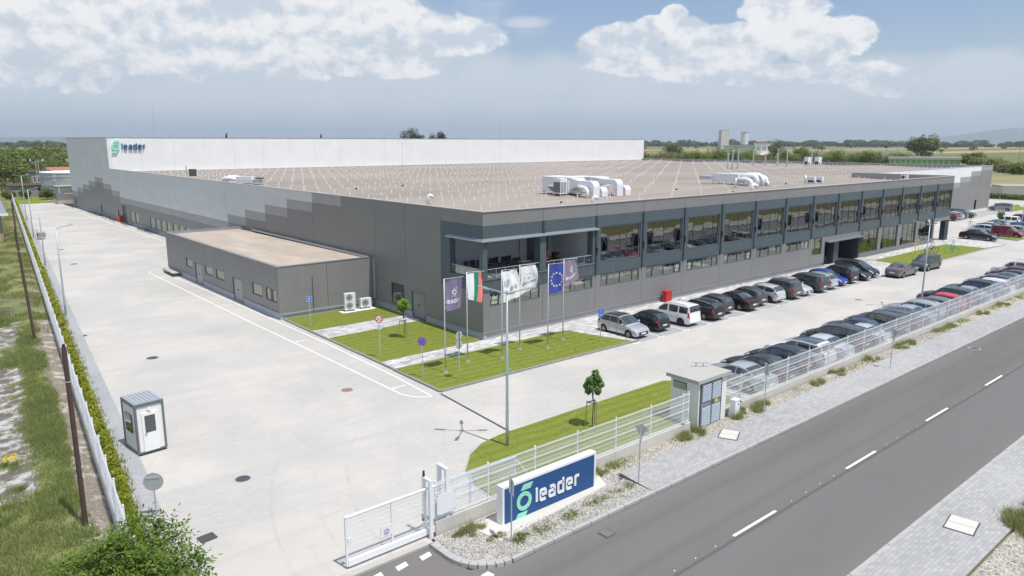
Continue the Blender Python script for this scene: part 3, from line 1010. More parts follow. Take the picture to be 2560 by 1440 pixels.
paint(dots, 'tiny white setting-out dots on the road centre', -0.094)
gd = []
for k in range(7):
    x = -19.62 - k * 1.0
    gd.append([(x, -21.55), (x + .46, -21.47), (x + .5, -21.2), (x + .04, -21.27)])
gd.append([(-18.6, -23.62), (-18.25, -23.58), (-18.2, -23.9), (-18.55, -23.93)])
gd.append([(-19.6, -23.62), (-19.25, -23.58), (-19.2, -23.9), (-19.55, -23.93)])
for q in gd:
    paint([q], 'short white give-way block painted at the gate', -0.094)
out = strip([(-11.14, 47.3), (-11.10, 15.8), (-10.98, 1.0), (-10.98, -6.2)], 0.10)
arcpts = []
for k in range(8):
    t = k / 7.0
    arcpts.append((-10.98 + 1.2 * t ** 1.3, -6.2 - 1.42 * math.sin(t * PI / 2)))
out += strip(arcpts, 0.10)
out += strip([(-9.78, -7.62), (-9.50, -3), (-9.30, 6.7), (-9.36, 20.3), (-9.65, 38.0), (-9.8, 42.5)], 0.09)
out += strip([(-11.14, 47.3), (-10.9, 48.3), (-9.6, 49.4)], 0.10)
paint(out, 'white walkway lines painted beside the annex', 0.006)
paint(strip([(-2.7, 148), (-2.5, 120), (-2.2, 100), (-2.0, 52)], 0.12) + strip([(-1.0, 148), (-0.8, 52)], 0.08), 'white walkway line along the west wall', 0.006)
for (ax, ay) in ((-10.4, -4.95), (-10.4, 8.8), (-10.4, 25.0)):
    paint([[(ax - .5, ay), (ax - .25, ay + .16), (ax - .22, ay + .05), (ax + .5, ay + .04), (ax + .5, ay - .04), (ax - .22, ay - .05), (ax - .25, ay - .16)]], 'worn white arrow on the yard walkway', 0.006)
tick = []
TX = [8.2, 11.05, 14.2, 17.35, 20.45, 22.92, 25.33, 27.77, 30.25, 32.72, 35.2, 37.65, 40.08, 42.52, 44.98, 47.45, 49.6]
for i, x in enumerate(TX):
    if i > 0:
        tick.append([(x - .05, -7.75), (x + .05, -7.75), (x + .05, -3.6), (x - .05, -3.6)])
    tick.append([(x - .42, -7.94), (x + .42, -7.94), (x + .42, -7.82), (x - .42, -7.82)])
for q in tick:
    paint([q], 'white parking bay line in the row along the building', 0.018)
for k in range(37):
    x = 4.2 + 2.47 * k
    paint([[(x - .05, -20.1), (x + .05, -20.1), (x + .05, -15.8), (x - .05, -15.8)]], 'white parking bay line in the row along the fence', 0.016)
for k in range(13):
    x = 119 + 2.6 * k
    paint([[(x - .06, 9.1), (x + .06, 9.1), (x + .06, 13.5), (x - .06, 13.5)]], 'white parking bay line in front of the grey wing', 0.016)
    if k < 11:
        paint([[(x - 0.5, 8.85), (x + .5, 8.85), (x + .5, 9.0), (x - .5, 9.0)]], 'white parking bay tick in front of the grey wing', 0.006)

# manholes and covers
def manhole(x, y, r, mat, label, z=0.004):
    t = thing('manhole_cover', label, 'manhole cover', (x, y, z), 0)
    b = MB(); b.lathe([(0.001, 0.014), (r * .86, 0.014), (r * .86, 0.0)], 24)
    b.obj('lid', M[mat], t)
    b = MB(); b.lathe([(r * .87, 0.012), (r, 0.012), (r * 1.02, 0.0)], 24)
    b.obj('rim', M['iron'] if mat == 'iron' else M[mat], t)
    b = MB(); b.lathe([(r * 1.03, 0.004), (r * 1.28, 0.004), (r * 1.3, 0.0)], 24)
    b.obj('collar', M['concrete'], t)
for (x, y, r, mt, lb) in [(-20.14, 11.25, .36, 'iron', 'dark round manhole cover in the middle of the yard'), (-13.06, -3.43, .33, 'rust_iron', 'rusty brown manhole cover beside the white walkway line'),
                          (-22.2, -11.14, .31, 'iron', 'dark round manhole cover nearest the sliding gate'), (26.15, -24.38, .3, 'iron', 'manhole cover in the road by the kerb'),
                          (-22.6, 21.0, .3, 'iron', 'dark round manhole cover at the yard edge by the lamp post'), (-16.5, 60, .36, 'iron', 'far dark manhole cover in the yard, nearer the annex'), (-15.5, 75, .36, 'iron', 'farthest dark manhole cover in the yard'), (-20.2, 52, .3, 'iron', 'manhole cover in the far yard by the hedge'),
                          (36.0, -11.4, .3, 'rust_iron', 'brown manhole cover in the drive between the parked rows')]:
    manhole(x, y, r, mt, lb, 0.004 if y > -22 else -0.09)
# road gully
t = thing('road_gully', 'square iron road gully by the pebble bed kerb', 'drain', (-13.2, -24.55, -0.098), 0)
b = MB()
b.box(-.28, -.25, 0, .28, .25, 0.01)
b.obj('gully_frame', M['iron'], t)
for k in range(6):
    b = MB(); b.box(-.22, -.2 + k * .075, .012, .22, -.17 + k * .075, .03)
    b.obj('gully_bar', M['kerb_dark'], t)
t = thing('drain_grate', 'square drain grate at the yard edge below the walnut tree', 'drain', (-25.05, -15.2, 0.036), rad(6))
b = MB(); b.box(-.3, -.25, 0, .3, .25, 0.012); b.obj('grate_plate', M['iron'], t)
for (x, y, sx, sy, rz, lb) in [(-1.55, -22.2, 1.15, 0.85, rad(25), 'white square concrete cover in the near footway'), (-2.4, -33.15, 1.25, .95, rad(8), 'pale concrete cover in the far footway')]:
    t = thing('concrete_cover', lb, 'access cover', (x, y, 0.022), rz)
    b = MB(); b.box(-sx / 2, -sy / 2, 0, -0.01, sy / 2, .03); b.obj('cover_slab', M['pale_slab'], t)
    b = MB(); b.box(0.01, -sy / 2, 0, sx / 2, sy / 2, .032); b.obj('cover_slab', M['pale_slab'], t)
    b = MB(); b.box(-sx / 2 - .05, -sy / 2 - .05, -0.001, sx / 2 + .05, sy / 2 + .05, .012); b.obj('cover_frame', M['iron'], t)
t = thing('valve_cover', 'small green valve cover in the flagpole lawn', 'access cover', (-3.13, -6.69, 0.09), 0)
b = MB(); b.lathe([(0.001, .03), (.16, .03), (.2, 0)], 14); b.obj('lid', simple('green_plastic', (0.10, 0.30, 0.20), .5), t)
# ---------------------------------------------------------------- the factory
FAC = thing('factory_building', 'long grey flat-roofed factory with a glazed front, stepped grey side and white rear hall', 'building')
# panel meshes, shared by size
_pm = {}
def panel(parent, axis, u0, u1, z0, z1, off, mat, thick=0.09, gap=0.014, name='panel', out=-1):
    """cladding panel on a wall plane. axis 'x': wall runs along X at y=off, outward = out*Y.
       axis 'y': wall runs along Y at x=off"""
    w, h = abs(u1 - u0) - 2 * gap, z1 - z0 - min(gap, .004)
    key = (axis, round(w, 3), round(h, 3), mat, thick, out)
    if key not in _pm:
        b = MB()
        c = 0.012
        # shallow chamfered tray so the joints catch light
        if axis == 'x':
            y0, y1 = (0, thick) if out < 0 else (-thick, 0)
            b.box(-w / 2, y0, -h / 2, w / 2, y1, h / 2)
        else:
            x0, x1 = (0, thick) if out < 0 else (-thick, 0)
            b.box(x0, -w / 2, -h / 2, x1, w / 2, h / 2)
        _pm[key] = b.mesh(name, M[mat])
    cu, cz = (u0 + u1) / 2, (z0 + z1) / 2
    return O(name, _pm[key], parent, (cu, off, cz) if axis == 'x' else (off, cu, cz))

# core masses behind the panels
b = MB()
b.box(0.12, 5.5, 0.0, 90 - .12, 116.4, 8.4)
b.box(0.12, 0.7, 0.0, 51.3, 5.5, 3.6)
b.box(12.1, 0.7, 3.6, 89.85, 5.5, 8.4)
b.box(60.6, 0.7, 0.0, 84.0, 5.5, 3.6)
b.box(51.3, 5.2, 0, 60.6, 5.5, 3.6)
b.box(84.0, 5.3, 0, 89.85, 5.5, 3.6)
b.box(89.88, 15.5, 0.0, 157.3, 116.4, 8.4)
b.box(0.12, 116.62, 0.0, 157.3, 155.9, 14.2)
b.obj('inner_wall', M['dark'], FAC)
M['joint'] = simple('joint_backing', (.11, .11, .11), .9)
b = MB(); b.box(.10, 5.6, .6, .118, 103, 9.5); b.box(.10, 109, .6, .118, 116, 9.5); b.box(.10, 116, .6, .118, 155.9, 15.3); b.box(90.1, 15.45, 0.1, 157.2, 15.46, 9.4); b.box(.3, 116.6, 8.5, 157.8, 116.61, 15.3)
b.obj('joint_backing', M['joint'], FAC)
# floor edge of the overhang and the loggia room
b = MB()
b.box(0.05, 0.12, 4.30, 12.0, 5.45, 4.60)
b.obj('loggia_floor', M['clad_mid'], FAC)
b = MB()
b.box(0.12, 0.12, 7.7, 12.0, 5.45, 7.9)
b.obj('loggia_ceiling', M['clad_mid'], FAC)
rw = MB(); rw.box(0.2, 5.35, 4.6, 12.0, 5.5, 7.7)
rw.box(11.9, .7, 4.6, 12.08, 5.4, 7.7)
lw = rw.obj('loggia_wall', M['clad_light'], FAC)
for k in range(3):
    b = MB(); b.box(0.3 + k * 3.9, 5.31, 4.6, 0.36 + k * 3.9, 5.35, 7.7); b.obj('joint_cover', M['frame'], lw)
dd = MB(); dd.box(9.0, 5.24, 4.6, 11.4, 5.31, 6.9)
dd_ = dd.obj('glazed_door', M['frame'], FAC)
for x in (9.1, 10.25):
    b = MB(); b.box(x, 5.2, 4.7, x + 1.05, 5.23, 6.8); b.obj('pane', M['glass_clear'], dd_)

FRONT = O('front_wall', None, FAC)
WEST = O('west_wall', None, FAC)
NORTHW = O('hall_wall', None, FAC)
WINGW = O('wing_wall', None, FAC)

# --- front facade
b = MB()
b.box(-0.02, 0.06, 0.0, 51.4, 0.3, 0.56)
b.box(60.4, 0.06, 0.0, 84.2, 0.3, 0.56)
b.obj('plinth', M['plinth'], FAC)
b = MB()
b.box(-0.1, -0.09, 0.56, 51.4, 0.02, 0.62)
b.box(60.4, -0.12, 0.52, 84.2, 0.02, 0.58)
b.obj('plinth_flashing', M['coping_dark'], FAC)
def window(parent, x0, x1, z0, z1, cols, rows, y=0.16, glass='glass', fw=0.07, name='window', open_panes=(), blinds=False, label=None, fmat='frame_lit'):
    """a window in the front wall; the pane grid is built pane by pane"""
    w = O(name, None, parent, (x0, y, z0))
    W, H = x1 - x0, z1 - z0
    if label: w['label'] = label
    f = MB()
    f.box(0, -.05, 0, W, .05, fw)
    f.box(0, -.05, H - fw, W, .05, H)
    f.box(0, -.05, fw, fw, .05, H - fw)
    f.box(W - fw, -.05, fw, W, .05, H - fw)
    f.obj('frame', M[fmat], w)
    cs = [0] + list(cols) + [1]
    rs = [0] + list(rows) + [1]
    mu = MB()
    for c in cols:
        mu.box(fw + (W - 2 * fw) * c - .022, -.035, fw, fw + (W - 2 * fw) * c + .022, .035, H - fw)
    for r in rows:
        mu.box(fw, -.03, fw + (H - 2 * fw) * r - .02, W - fw, .03, fw + (H - 2 * fw) * r + .02)
    if mu.v:
        mu.obj('mullion', M['frame'], w)
    for i in range(len(cs) - 1):
        for j in range(len(rs) - 1):
            px0 = fw + (W - 2 * fw) * cs[i] + .02; px1 = fw + (W - 2 * fw) * cs[i + 1] - .02
            pz0 = fw + (H - 2 * fw) * rs[j] + .02; pz1 = fw + (H - 2 * fw) * rs[j + 1] - .02
            key = ('pane', round(px1 - px0, 3), round(pz1 - pz0, 3), glass)
            if key not in _pm:
                q = MB(); q.box(-(px1 - px0) / 2, -.006, 0, (px1 - px0) / 2, .006, pz1 - pz0)
                _pm[key] = q.mesh('pane', M[glass])
            tilt = rnd.uniform(-.004, .004)
            yy = 0.0
            if (i, j) in open_panes:
                tilt = rad(9); yy = -.02
                so = MB()
                ww, hh = (px1 - px0), (pz1 - pz0)
                so.box(-ww / 2, -.02, 0, ww / 2, .02, .05); so.box(-ww / 2, -.02, hh - .05, ww / 2, .02, hh)
                so.box(-ww / 2, -.02, .05, -ww / 2 + .05, .02, hh - .05); so.box(ww / 2 - .05, -.02, .05, ww / 2, .02, hh - .05)
                so.obj('open_sash', M['frame'], w, ((px0 + px1) / 2, yy - .01, pz0), (-tilt * -1, 0, 0))
            if (i, j) not in open_panes: O('pane', _pm[key], w, ((px0 + px1) / 2, yy, pz0), (tilt, 0, rnd.uniform(-.002, .002)))
    if blinds:
        for i in range(len(cs) - 1):
            px0 = fw + (W - 2 * fw) * cs[i] + .03; px1 = fw + (W - 2 * fw) * cs[i + 1] - .03
            q = MB()
            nseg = 10
            top = [H - .14 - .20 * abs(math.sin(PI * 2 * k / nseg + i)) for k in range(nseg + 1)]
            vs = []
            for k in range(nseg + 1):
                x = px0 + (px1 - px0) * k / nseg
                yb = .045 + .008 * math.sin(k * 2.1 + i)
                vs += [(x, yb, 0.06), (x, yb, top[k])]
            q.add(vs, [(2 * k, 2 * k + 2, 2 * k + 3, 2 * k + 1) for k in range(nseg)])
            q.obj('blind', M[blinds], w)
    return w

for k in range(15):
    X0, X1 = 6.0 * k, 6.0 * (k + 1)
    # lower storey
    if k < 8 or k == 8:
        xe = X1 if k < 8 else 51.45
        for (z0, z1) in ((0.62, 1.56), (1.56, 2.52)):
            if k == 8:
                panel(FRONT, 'x', X0, 48.5, z0, z1, 0, 'clad_grey')
                if z1 < 1.6:
                    panel(FRONT, 'x', 48.5, 51.45, z0, z1, 0, 'clad_grey')
                else:
                    panel(FRONT, 'x', 50.75, 51.45, z0, z1, 0, 'clad_grey')
            else:
                panel(FRONT, 'x', X0, xe, z0, z1, 0, 'clad_grey')
        if k < 8:
            wx0, wx1 = X0 + 0.64, X0 + 5.66
            panel(FRONT, 'x', X0, wx0, 2.52, 3.58, 0, 'clad_grey')
            panel(FRONT, 'x', wx1, X1, 2.52, 3.58, 0, 'clad_grey')
            op = {2: (), 0: ((0, 0),), 3: ((3, 0),), 4: ((0, 0),), 5: ((3, 0),)}.get(k, ())
            window(FAC, wx0, wx1, 2.54, 3.56, (.17, .5, .83), (), 0.075, 'glass_clear', .06, 'lower_window', open_panes=op, blinds='blind')
        else:
            panel(FRONT, 'x', 48.0, 48.5, 2.52, 3.58, 0, 'clad_grey')
            panel(FRONT, 'x', 50.75, 51.45, 2.52, 3.58, 0, 'clad_grey')
            window(FAC, 48.55, 50.72, 1.56, 3.56, (.33,), (), 0.12, 'glass', .07, 'lower_window')
    # dark band below the upper windows
    ztop = 9.6
    if k < 2:
        panel(FRONT, 'x', X0, X1, 3.60, 4.56, -0.01, 'clad_teal')
    else:
        panel(FRONT, 'x', X0, X1, 3.60, 4.60, -0.01, 'clad_teal')
        wx0, wx1 = X0 + 0.60, X0 + 5.66
        if k == 14:
            wx1 = X0 + 5.75
        panel(FRONT, 'x', X0 + .08, wx0, 4.62, 7.62, -0.01, 'clad_teal')
        panel(FRONT, 'x', wx1, X1 - .08, 4.62, 7.62, -0.01, 'clad_teal')
        op = {2: ((0, 1), (3, 1)), 3: ((0, 1), (3, 1)), 5: (), 6: ((0, 1),), 7: ((0, 1), (3, 1)), 8: ((0, 1),), 10: ((0, 1),)}.get(k, ())
        window(FAC, wx0, wx1, 4.63, 7.60, (.17, .5, .83), (.27, .72), 0.14, 'glass', .09, 'upper_window', open_panes=op)
    panel(FRONT, 'x', X0, X1, 7.64, 8.60, -0.01, 'clad_teal')
    panel(FRONT, 'x', X0, X1, 8.60, 9.60, -0.01, 'clad_grey')
    if k > 0:
        fin = MB()
        z0 = 3.62 if k >= 2 else 7.64
        if k >= 2 or True:
            fin.box(X0 - .10, -.10, 3.62 if k >= 2 else 7.64, X0 + .10, -.015, 8.58)
        fin.obj('fin', M['clad_tealdark'], FAC)
        if k >= 2:
            fl = MB(); fl.box(X0 - .05, -.22, 5.75, X0 + .05, -.11, 5.95); fl.cyl((X0, -.16, 5.35), (X0, -.16, 5.75), .05)
            fl.obj('wall_lamp', M['black'], FAC)
# band above the entrance
for k in range(8, 14):
    pass
b = MB()
b.box(51.45, 0.0, 2.95, 60.45, 0.12, 3.58)
b.obj('entrance_header', M['clad_grey'], FAC)
b = MB()
b.box(51.4, -0.55, 2.92, 60.5, 0.0, 3.06)
b.obj('entrance_canopy', M['canopy'], FAC)
b = MB()
b.box(53.8, 0.0, 0.0, 55.0, 0.8, 2.95)
b.obj('entrance_pier', M['clad_tealdark'], FAC)
b = MB()
b.box(51.45, 0.0, 0.0, 51.6, 5.2, 2.95)
b.obj('entrance_side', M['clad_tealdark'], FAC)
b = MB()
b.box(60.25, 0.0, 0.0, 60.6, 5.2, 2.95)
b.obj('entrance_side', M['clad_tealdark'], FAC)
b = MB(); b.box(51.6, 5.0, 0.0, 60.25, 5.15, 2.95); b.box(51.6, .1, 2.9, 60.25, 5.1, 3.0)
b.obj('entrance_back', M['dark'], FAC)
b = MB(); b.box(50.9, -1.6, 0.08, 61.3, 0.02, 0.16); b.obj('entrance_step', M['concrete'], FAC)
# tall ground-floor glazing
for (x0, x1) in ((60.55, 65.70), (66.65, 71.65), (72.7, 77.7), (78.65, 83.85)):
    window(FAC, x0, x1, 0.60, 3.57, (.17, .5, .83), (.36, .72), 0.14, 'glass', .07, 'shop_window', open_panes=((0, 0),) if x0 > 66 and x0 < 73 else ())
for (x0, x1) in ((60.4, 60.55), (65.72, 66.63), (71.67, 72.68), (77.72, 78.63), (83.87, 84.3)):
    panel(FRONT, 'x', x0, x1, 0.60, 3.58, 0, 'clad_grey', gap=.003)
# diagonal braces seen behind the upper glass
for (k, d) in ((2, 1), (3, 1), (6, 1), (7, 1)):
    X0 = 6.0 * k
    b = MB(); b.bar((X0 + 3.1, .30, 4.5), (X0 + 5.0, .30, 7.7), .16, .08)
    b.obj('brace', M['white'], FAC)
    b = MB(); b.bar((X0 + 2.6, .5, 4.5), (X0 + .9, .5, 7.7), .10, .10)
    b.obj('brace', M['clad_mid'], FAC)
# open corner at the east end
b = MB()
b.box(84.3, 0.0, 3.05, 90.0, 0.12, 3.58)
b.box(89.9, 0.12, 3.05, 90.0, 15.2, 3.58)
b.obj('corner_fascia', M['clad_grey'], FAC)
b = MB(); b.box(84.3, .12, 3.0, 89.9, 5.3, 3.10); b.obj('soffit', M['clad_tealdark'], FAC)
b = MB(); b.box(84.3, .3, 0.0, 84.45, 5.3, 3.0); b.obj('corner_wall', M['clad_tealdark'], FAC)
b = MB(); b.box(88.6, 0.05, 0.0, 89.95, 0.75, 3.0); b.obj('corner_pier', M['clad_tealdark'], FAC)
b = MB()
for z in (.55, 1.0):
    b.bar((84.6, 3.2, z), (88.6, 3.2, z), .04)
for k in range(6):
    b.bar((84.7 + k * .75, 3.2, .05), (84.7 + k * .75, 3.2, 1.0), .03)
b.obj('corner_railing', M['galv'], FAC)
# east return of the main block
for j in range(6):
    z0 = 3.6 + j
    if z0 < 9.5:
        panel(FRONT, 'y', 0.1, 7.7, z0, z0 + 1.0, 90.02, 'clad_teal' if z0 < 8.5 else 'clad_grey', out=1)
        panel(FRONT, 'y', 7.7, 15.3, z0, z0 + 1.0, 90.02, 'clad_teal' if z0 < 8.5 else 'clad_grey', out=1)
for j in range(4):
    panel(FRONT, 'y', 5.5, 15.3, j * .9, j * .9 + .9, 90.02, 'clad_grey', out=1)

# loggia piers, slab edge, canopy, balustrade
b = MB()
b.box(-0.015, -0.015, 4.60, 0.42, 0.42, 7.64)
b.obj('corner_pillar', M['clad_teal'], FAC)
b = MB()
b.box(5.7, 0.0, 4.60, 6.33, 0.75, 7.64)
b.obj('loggia_pillar', M['clad_teal'], FAC)
b = MB(); b.box(11.6, -0.01, 4.6, 12.06, 0.6, 7.64); b.obj('loggia_pillar', M['clad_teal'], FAC)
b = MB(); b.box(0.09, 4.1, 4.6, 0.5, 5.45, 7.64); b.obj('loggia_pillar', M['clad_teal'], FAC)
b = MB()
b.add([(-.02, -.02, 7.66), (12.1, -.02, 7.66), (12.2, -.24, 7.47), (-.24, -.24, 7.47), (-.02, -.02, 7.60), (12.1, -.02, 7.60), (12.2, -.24, 7.42), (-.24, -.24, 7.42)], [(0, 3, 2, 1), (4, 5, 6, 7), (3, 7, 6, 2), (1, 2, 6, 5), (0, 1, 5, 4)])
b.add([(-.02, -.02, 7.66), (-.02, 4.3, 7.66), (-.24, 4.4, 7.47), (-.24, -.24, 7.47), (-.02, -.02, 7.60), (-.02, 4.3, 7.60), (-.24, 4.4, 7.42), (-.24, -.24, 7.42)], [(0, 1, 2, 3), (7, 6, 5, 4), (3, 2, 6, 7), (2, 1, 5, 6), (1, 0, 4, 5)])
b.obj('loggia_canopy', M['canopy'], FAC)
b = MB(); b.box(-0.06, -0.06, 4.56, 12.0, 0.4, 4.64); b.box(-.06, .4, 4.56, .3, 4.1, 4.64)
b.obj('loggia_sill', M['frame_lit'], FAC)
def balustrade(x0, x1, axis='x'):
    r = O('balustrade', None, FAC)
    L = x1 - x0
    n = max(2, round(L / 0.85))
    b = MB()
    rail = MB()
    if axis == 'x':
        rail.bar((x0, .12, 5.33), (x1, .12, 5.33), .045)
    else:
        rail.bar((.12, x0, 5.33), (.12, x1, 5.33), .045)
    rail.obj('handrail', M['galv'], r)
    for i in range(n + 1):
        u = x0 + L * i / n
        p = MB()
        if axis == 'x': p.bar((u, .12, 4.64), (u, .12, 5.33), .03)
        else: p.bar((.12, u, 4.64), (.12, u, 5.33), .03)
        p.obj('baluster', M['galv'], r)
        if i < n:
            u2 = x0 + L * (i + 1) / n
            q = MB()
            if axis == 'x': q.box(u + .03, .11, 4.7, u2 - .03, .125, 5.28)
            else: q.box(.11, u + .03, 4.7, .125, u2 - .03, 5.28)
            q.obj('glass_infill', M['glass_rail'], r)
balustrade(0.5, 5.7)
balustrade(6.4, 11.6)
balustrade(0.5, 4.05, 'y')

# --- west (left) facade: stepped tones
YJ = [5.35, 10.55, 15.6, 21.8, 28.05, 34.3, 40.45, 46.7, 52.85, 59.15, 65.4, 71.7, 78.0, 84.3, 90.55, 96.85, 103.15, 109.45, 115.75, 122.5, 129.6, 136.1, 142.7, 149.3, 156.0]
TOPS = {0: (9.6, 9.6), 1: (9.6, 9.6), 2: (9.6, 9.6), 3: (8.6, 9.6), 4: (7.6, 8.6), 5: (6.6, 7.6), 6: (5.6, 6.6), 7: (4.6, 5.6)}
for k in range(8, 17): TOPS[k] = (3.6, 4.6)
TOPS.update({17: (4.6, 5.6), 18: (5.6, 6.6), 19: (6.6, 7.6), 20: (5.6, 6.6), 21: (4.6, 5.6), 22: (3.6, 4.6), 23: (2.6, 3.6)})
HOLES = [(10.95, 13.05, 0.75, 2.6), (7.75, 9.8, 0.1, 2.35), (105.6, 108.4, 0.0, 3.2), (11.1 + 100, 112.2, .1, 2.1), (125.4, 126.6, .1, 2.1), (151.6, 152.8, .1, 2.1)]
WWIN = [(65.8, 67.9), (68.8, 71.0), (71.9, 74.1), (75.1, 77.2), (78.2, 80.5), (81.4, 83.6), (84.6, 86.7), (87.6, 90.0), (97.3, 99.5), (100.3, 103.0)]
for (a, c) in WWIN: HOLES.append((a, c, .45, 2.4))
for k in range(24):
    y0, y1 = YJ[k], YJ[k + 1]
    d, m_ = TOPS[k]
    tops = 16 if y0 > 115 else 10
    for r in range(tops - 1):
        z0, z1 = 0.6 + r, 1.6 + r
        if z0 > 15: continue
        if y0 > 115 and z1 > 15.3: z1 = 15.4
        mt = 'clad_dark' if z1 <= d + .05 else ('clad_mid' if z1 <= m_ + .05 else 'clad_light')
        cuts = sorted([h for h in HOLES if h[0] < y1 and h[1] > y0 and h[2] < z1 - .05 and h[3] > z0 + .05])
        u = y0
        for h in cuts:
            a, c = max(h[0], y0), min(h[1], y1)
            if a > u + .02: panel(WEST, 'y', u, a, z0, z1, 0, mt)
            if h[2] > z0 + .04: panel(WEST, 'y', a, c, z0, h[2], 0, mt, gap=.004)
            if h[3] < z1 - .04: panel(WEST, 'y', a, c, h[3], z1, 0, mt, gap=.004)
            u = c
        if y1 > u + .02: panel(WEST, 'y', u, y1, z0, z1, 0, mt)
# corner bay
for r in range(3):
    panel(WEST, 'y', 0.0, 5.35, .6 + r, 1.6 + r, 0, 'clad_dark')
panel(WEST, 'y', 0.0, 5.35, 3.6, 4.56, -0.01, 'clad_teal')
panel(WEST, 'y', 4.1, 5.35, 4.6, 7.62, -0.01, 'clad_teal')
panel(WEST, 'y', 0.0, 5.35, 7.64, 8.6, -0.01, 'clad_teal')
panel(WEST, 'y', 0.0, 5.35, 8.6, 9.6, 0, 'clad_dark')
b = MB()
b.box(0.03, 0.0, 0, .3, 7.75, .56); b.box(0.03, 9.8, 0, .3, 105.6, .56); b.box(.03, 108.4, 0, .3, 156, .56)
b.obj('west_plinth', M['plinth_l'], FAC)
b = MB(); b.box(-.06, 0, .55, .02, 7.75, .61); b.box(-.06, 9.8, .55, .02, 105.6, .61); b.box(-.06, 108.4, .55, .02, 156, .61)
b.obj('west_flashing', M['coping_dark'], FAC)
def side_window(parent, X, y0, y1, z0, z1, nb, name='side_window', dark=None):
    w = O(name, None, parent, (X, y0, z0))
    W, H = y1 - y0, z1 - z0
    f = MB()
    for (a, c_, e, g_) in ((0, 0, W, .07), (0, H - .07, W, H), (0, .07, .07, H - .07), (W - .07, .07, W, H - .07)):
        f.box(.02, a, c_, .10, e, g_)
    f.obj('frame', M['frame'], w)
    bk = MB(); bk.box(.108, 0, 0, .116, W, H); bk.obj('room_shade_sheet', M['dark'], w)  # near-black sheet painted as the shade of the room behind the blinds
    step = (W - .14) / nb
    for i in range(nb):
        if dark == i: continue
        q = MB(); q.box(.085, .07 + i * step + .035, .08, .10, .07 + (i + 1) * step - .035, H - .08)
        q.obj('blind', M['blind_y'], w)
    q = MB(); q.box(.05, .07, .07, .056, W - .07, H - .07); q.obj('pane', M['glass_side'], w)
    return w
for (a, c) in WWIN:
    side_window(FAC, 0.0, a, c, .45, 2.4, 3)
side_window(FAC, 0.0, 10.97, 13.03, .77, 2.58, 1, dark=0)
def side_door(parent, X, y0, y1, z0, z1, name='side_door', mat='clad_grey'):
    w = O(name, None, parent, (X, y0, z0))
    W, H = y1 - y0, z1 - z0
    q = MB(); q.box(.08, 0.04, 0.0, .13, W - .04, H - .04); q.obj('leaf', M[mat], w)
    f = MB(); f.box(.02, 0, 0, .14, .05, H); f.box(.02, W - .05, 0, .14, W, H); f.box(.02, .05, H - .05, .14, W - .05, H); f.obj('frame', M['frame'], w)
    h = MB(); h.box(.02, W * .5, H * .45, .08, W * .5 + .05, H * .52); h.obj('handle', M['black'], w)
    return w
side_door(FAC, 0, 7.77, 9.78, .1, 2.35)
side_door(FAC, 0, 105.62, 108.38, .0, 3.2, mat='clad_tealdark')
for a in (111.1, 125.4, 151.6):
    side_door(FAC, 0, a, a + 1.15, .1, 2.1, mat='clad_tealdark')
# hall facade above the roof
for k in range(26):
    x0, x1 = 158.0 / 26 * k, 158.0 / 26 * (k + 1)
    for r in range(7):
        z0 = 8.45 + r
        panel(NORTHW, 'x', x0, x1, z0, z0 + 1.0, 116.5, 'clad_white', gap=.010)
b = MB()
b.box(-.04, 116.44, 15.42, 158.1, 116.75, 15.50)
b.box(-.06, 116.4, 15.40, .3, 156.1, 15.5)
b.obj('hall_coping', M['coping_dark'], FAC)
b = MB(); b.box(0.1, 116.7, 14.9, 158, 156, 15.3); b.obj('hall_roof', M['roofbox'], FAC)
# wing facade
WX = [90.0, 96.2, 102.3, 108.4, 114.5, 120.5, 126.4, 132.4, 138.4, 144.4, 150.15, 157.4]
for k in range(11):
    dtop = 8.5 - (10 - k)
    for r in range(9):
        z0, z1 = r * 1.05 + .05, r * 1.05 + 1.1
        z1 = min(z1, 9.5)
        mt = 'clad_grey' if z1 <= dtop + .3 else ('clad_mid' if z1 <= dtop + 1.35 else 'clad_white')
        hole = (k == 9 and r < 2)
        if hole:
            panel(WINGW, 'x', WX[k], 148.3, z0, z1, 15.35, mt); panel(WINGW, 'x', 149.4, WX[k + 1], z0, z1, 15.35, mt)
        else:
            panel(WINGW, 'x', WX[k], WX[k + 1], z0, z1, 15.35, mt)
w = O('wing_door', None, FAC, (148.3, 15.4, 0.05))
q = MB(); q.box(.05, .05, 0, 1.05, .1, 2.08); q.obj('leaf', M['clad_tealdark'], w)
q = MB(); q.box(0, -.02, 0, .05, .12, 2.12); q.box(1.05, -.02, 0, 1.1, .12, 2.12); q.obj('frame', M['frame'], w)
b = MB(); b.box(157.3, 15.4, 0, 157.45, 155, 9.4); b.obj('east_wall', M['clad_grey'], FAC)
b = MB(); b.box(128, 15.1, 0, 157.4, 15.36, .12); b.obj('wing_step', M['concrete'], FAC)
# parapets and coping
PT = 9.66
b = MB()
b.box(-.05, -.07, 9.60, 90.1, .30, PT)
b.box(-.05, .30, 9.60, .30, 116.4, PT)
b.box(89.8, .30, 9.60, 90.1, 15.3, PT)
b.box(90.1, 15.28, 9.48, 157.5, 15.6, 9.55)
b.box(157.15, 15.6, 9.40, 157.5, 116.4, 9.47)
b.obj('coping', M['coping'], FAC)
b = MB()
b.box(0.12, .12, 8.4, 89.8, .28, 9.6)
b.box(0.12, .28, 8.4, .28, 116.4, 9.6)
b.box(89.82, .28, 8.4, 89.98, 15.4, 9.6)
b.box(89.98, 15.45, 8.4, 157.3, 15.58, 9.48)
b.box(157.15, 15.6, 8.4, 157.3, 116.4, 9.4)
b.obj('parapet', M['clad_mid'], FAC)
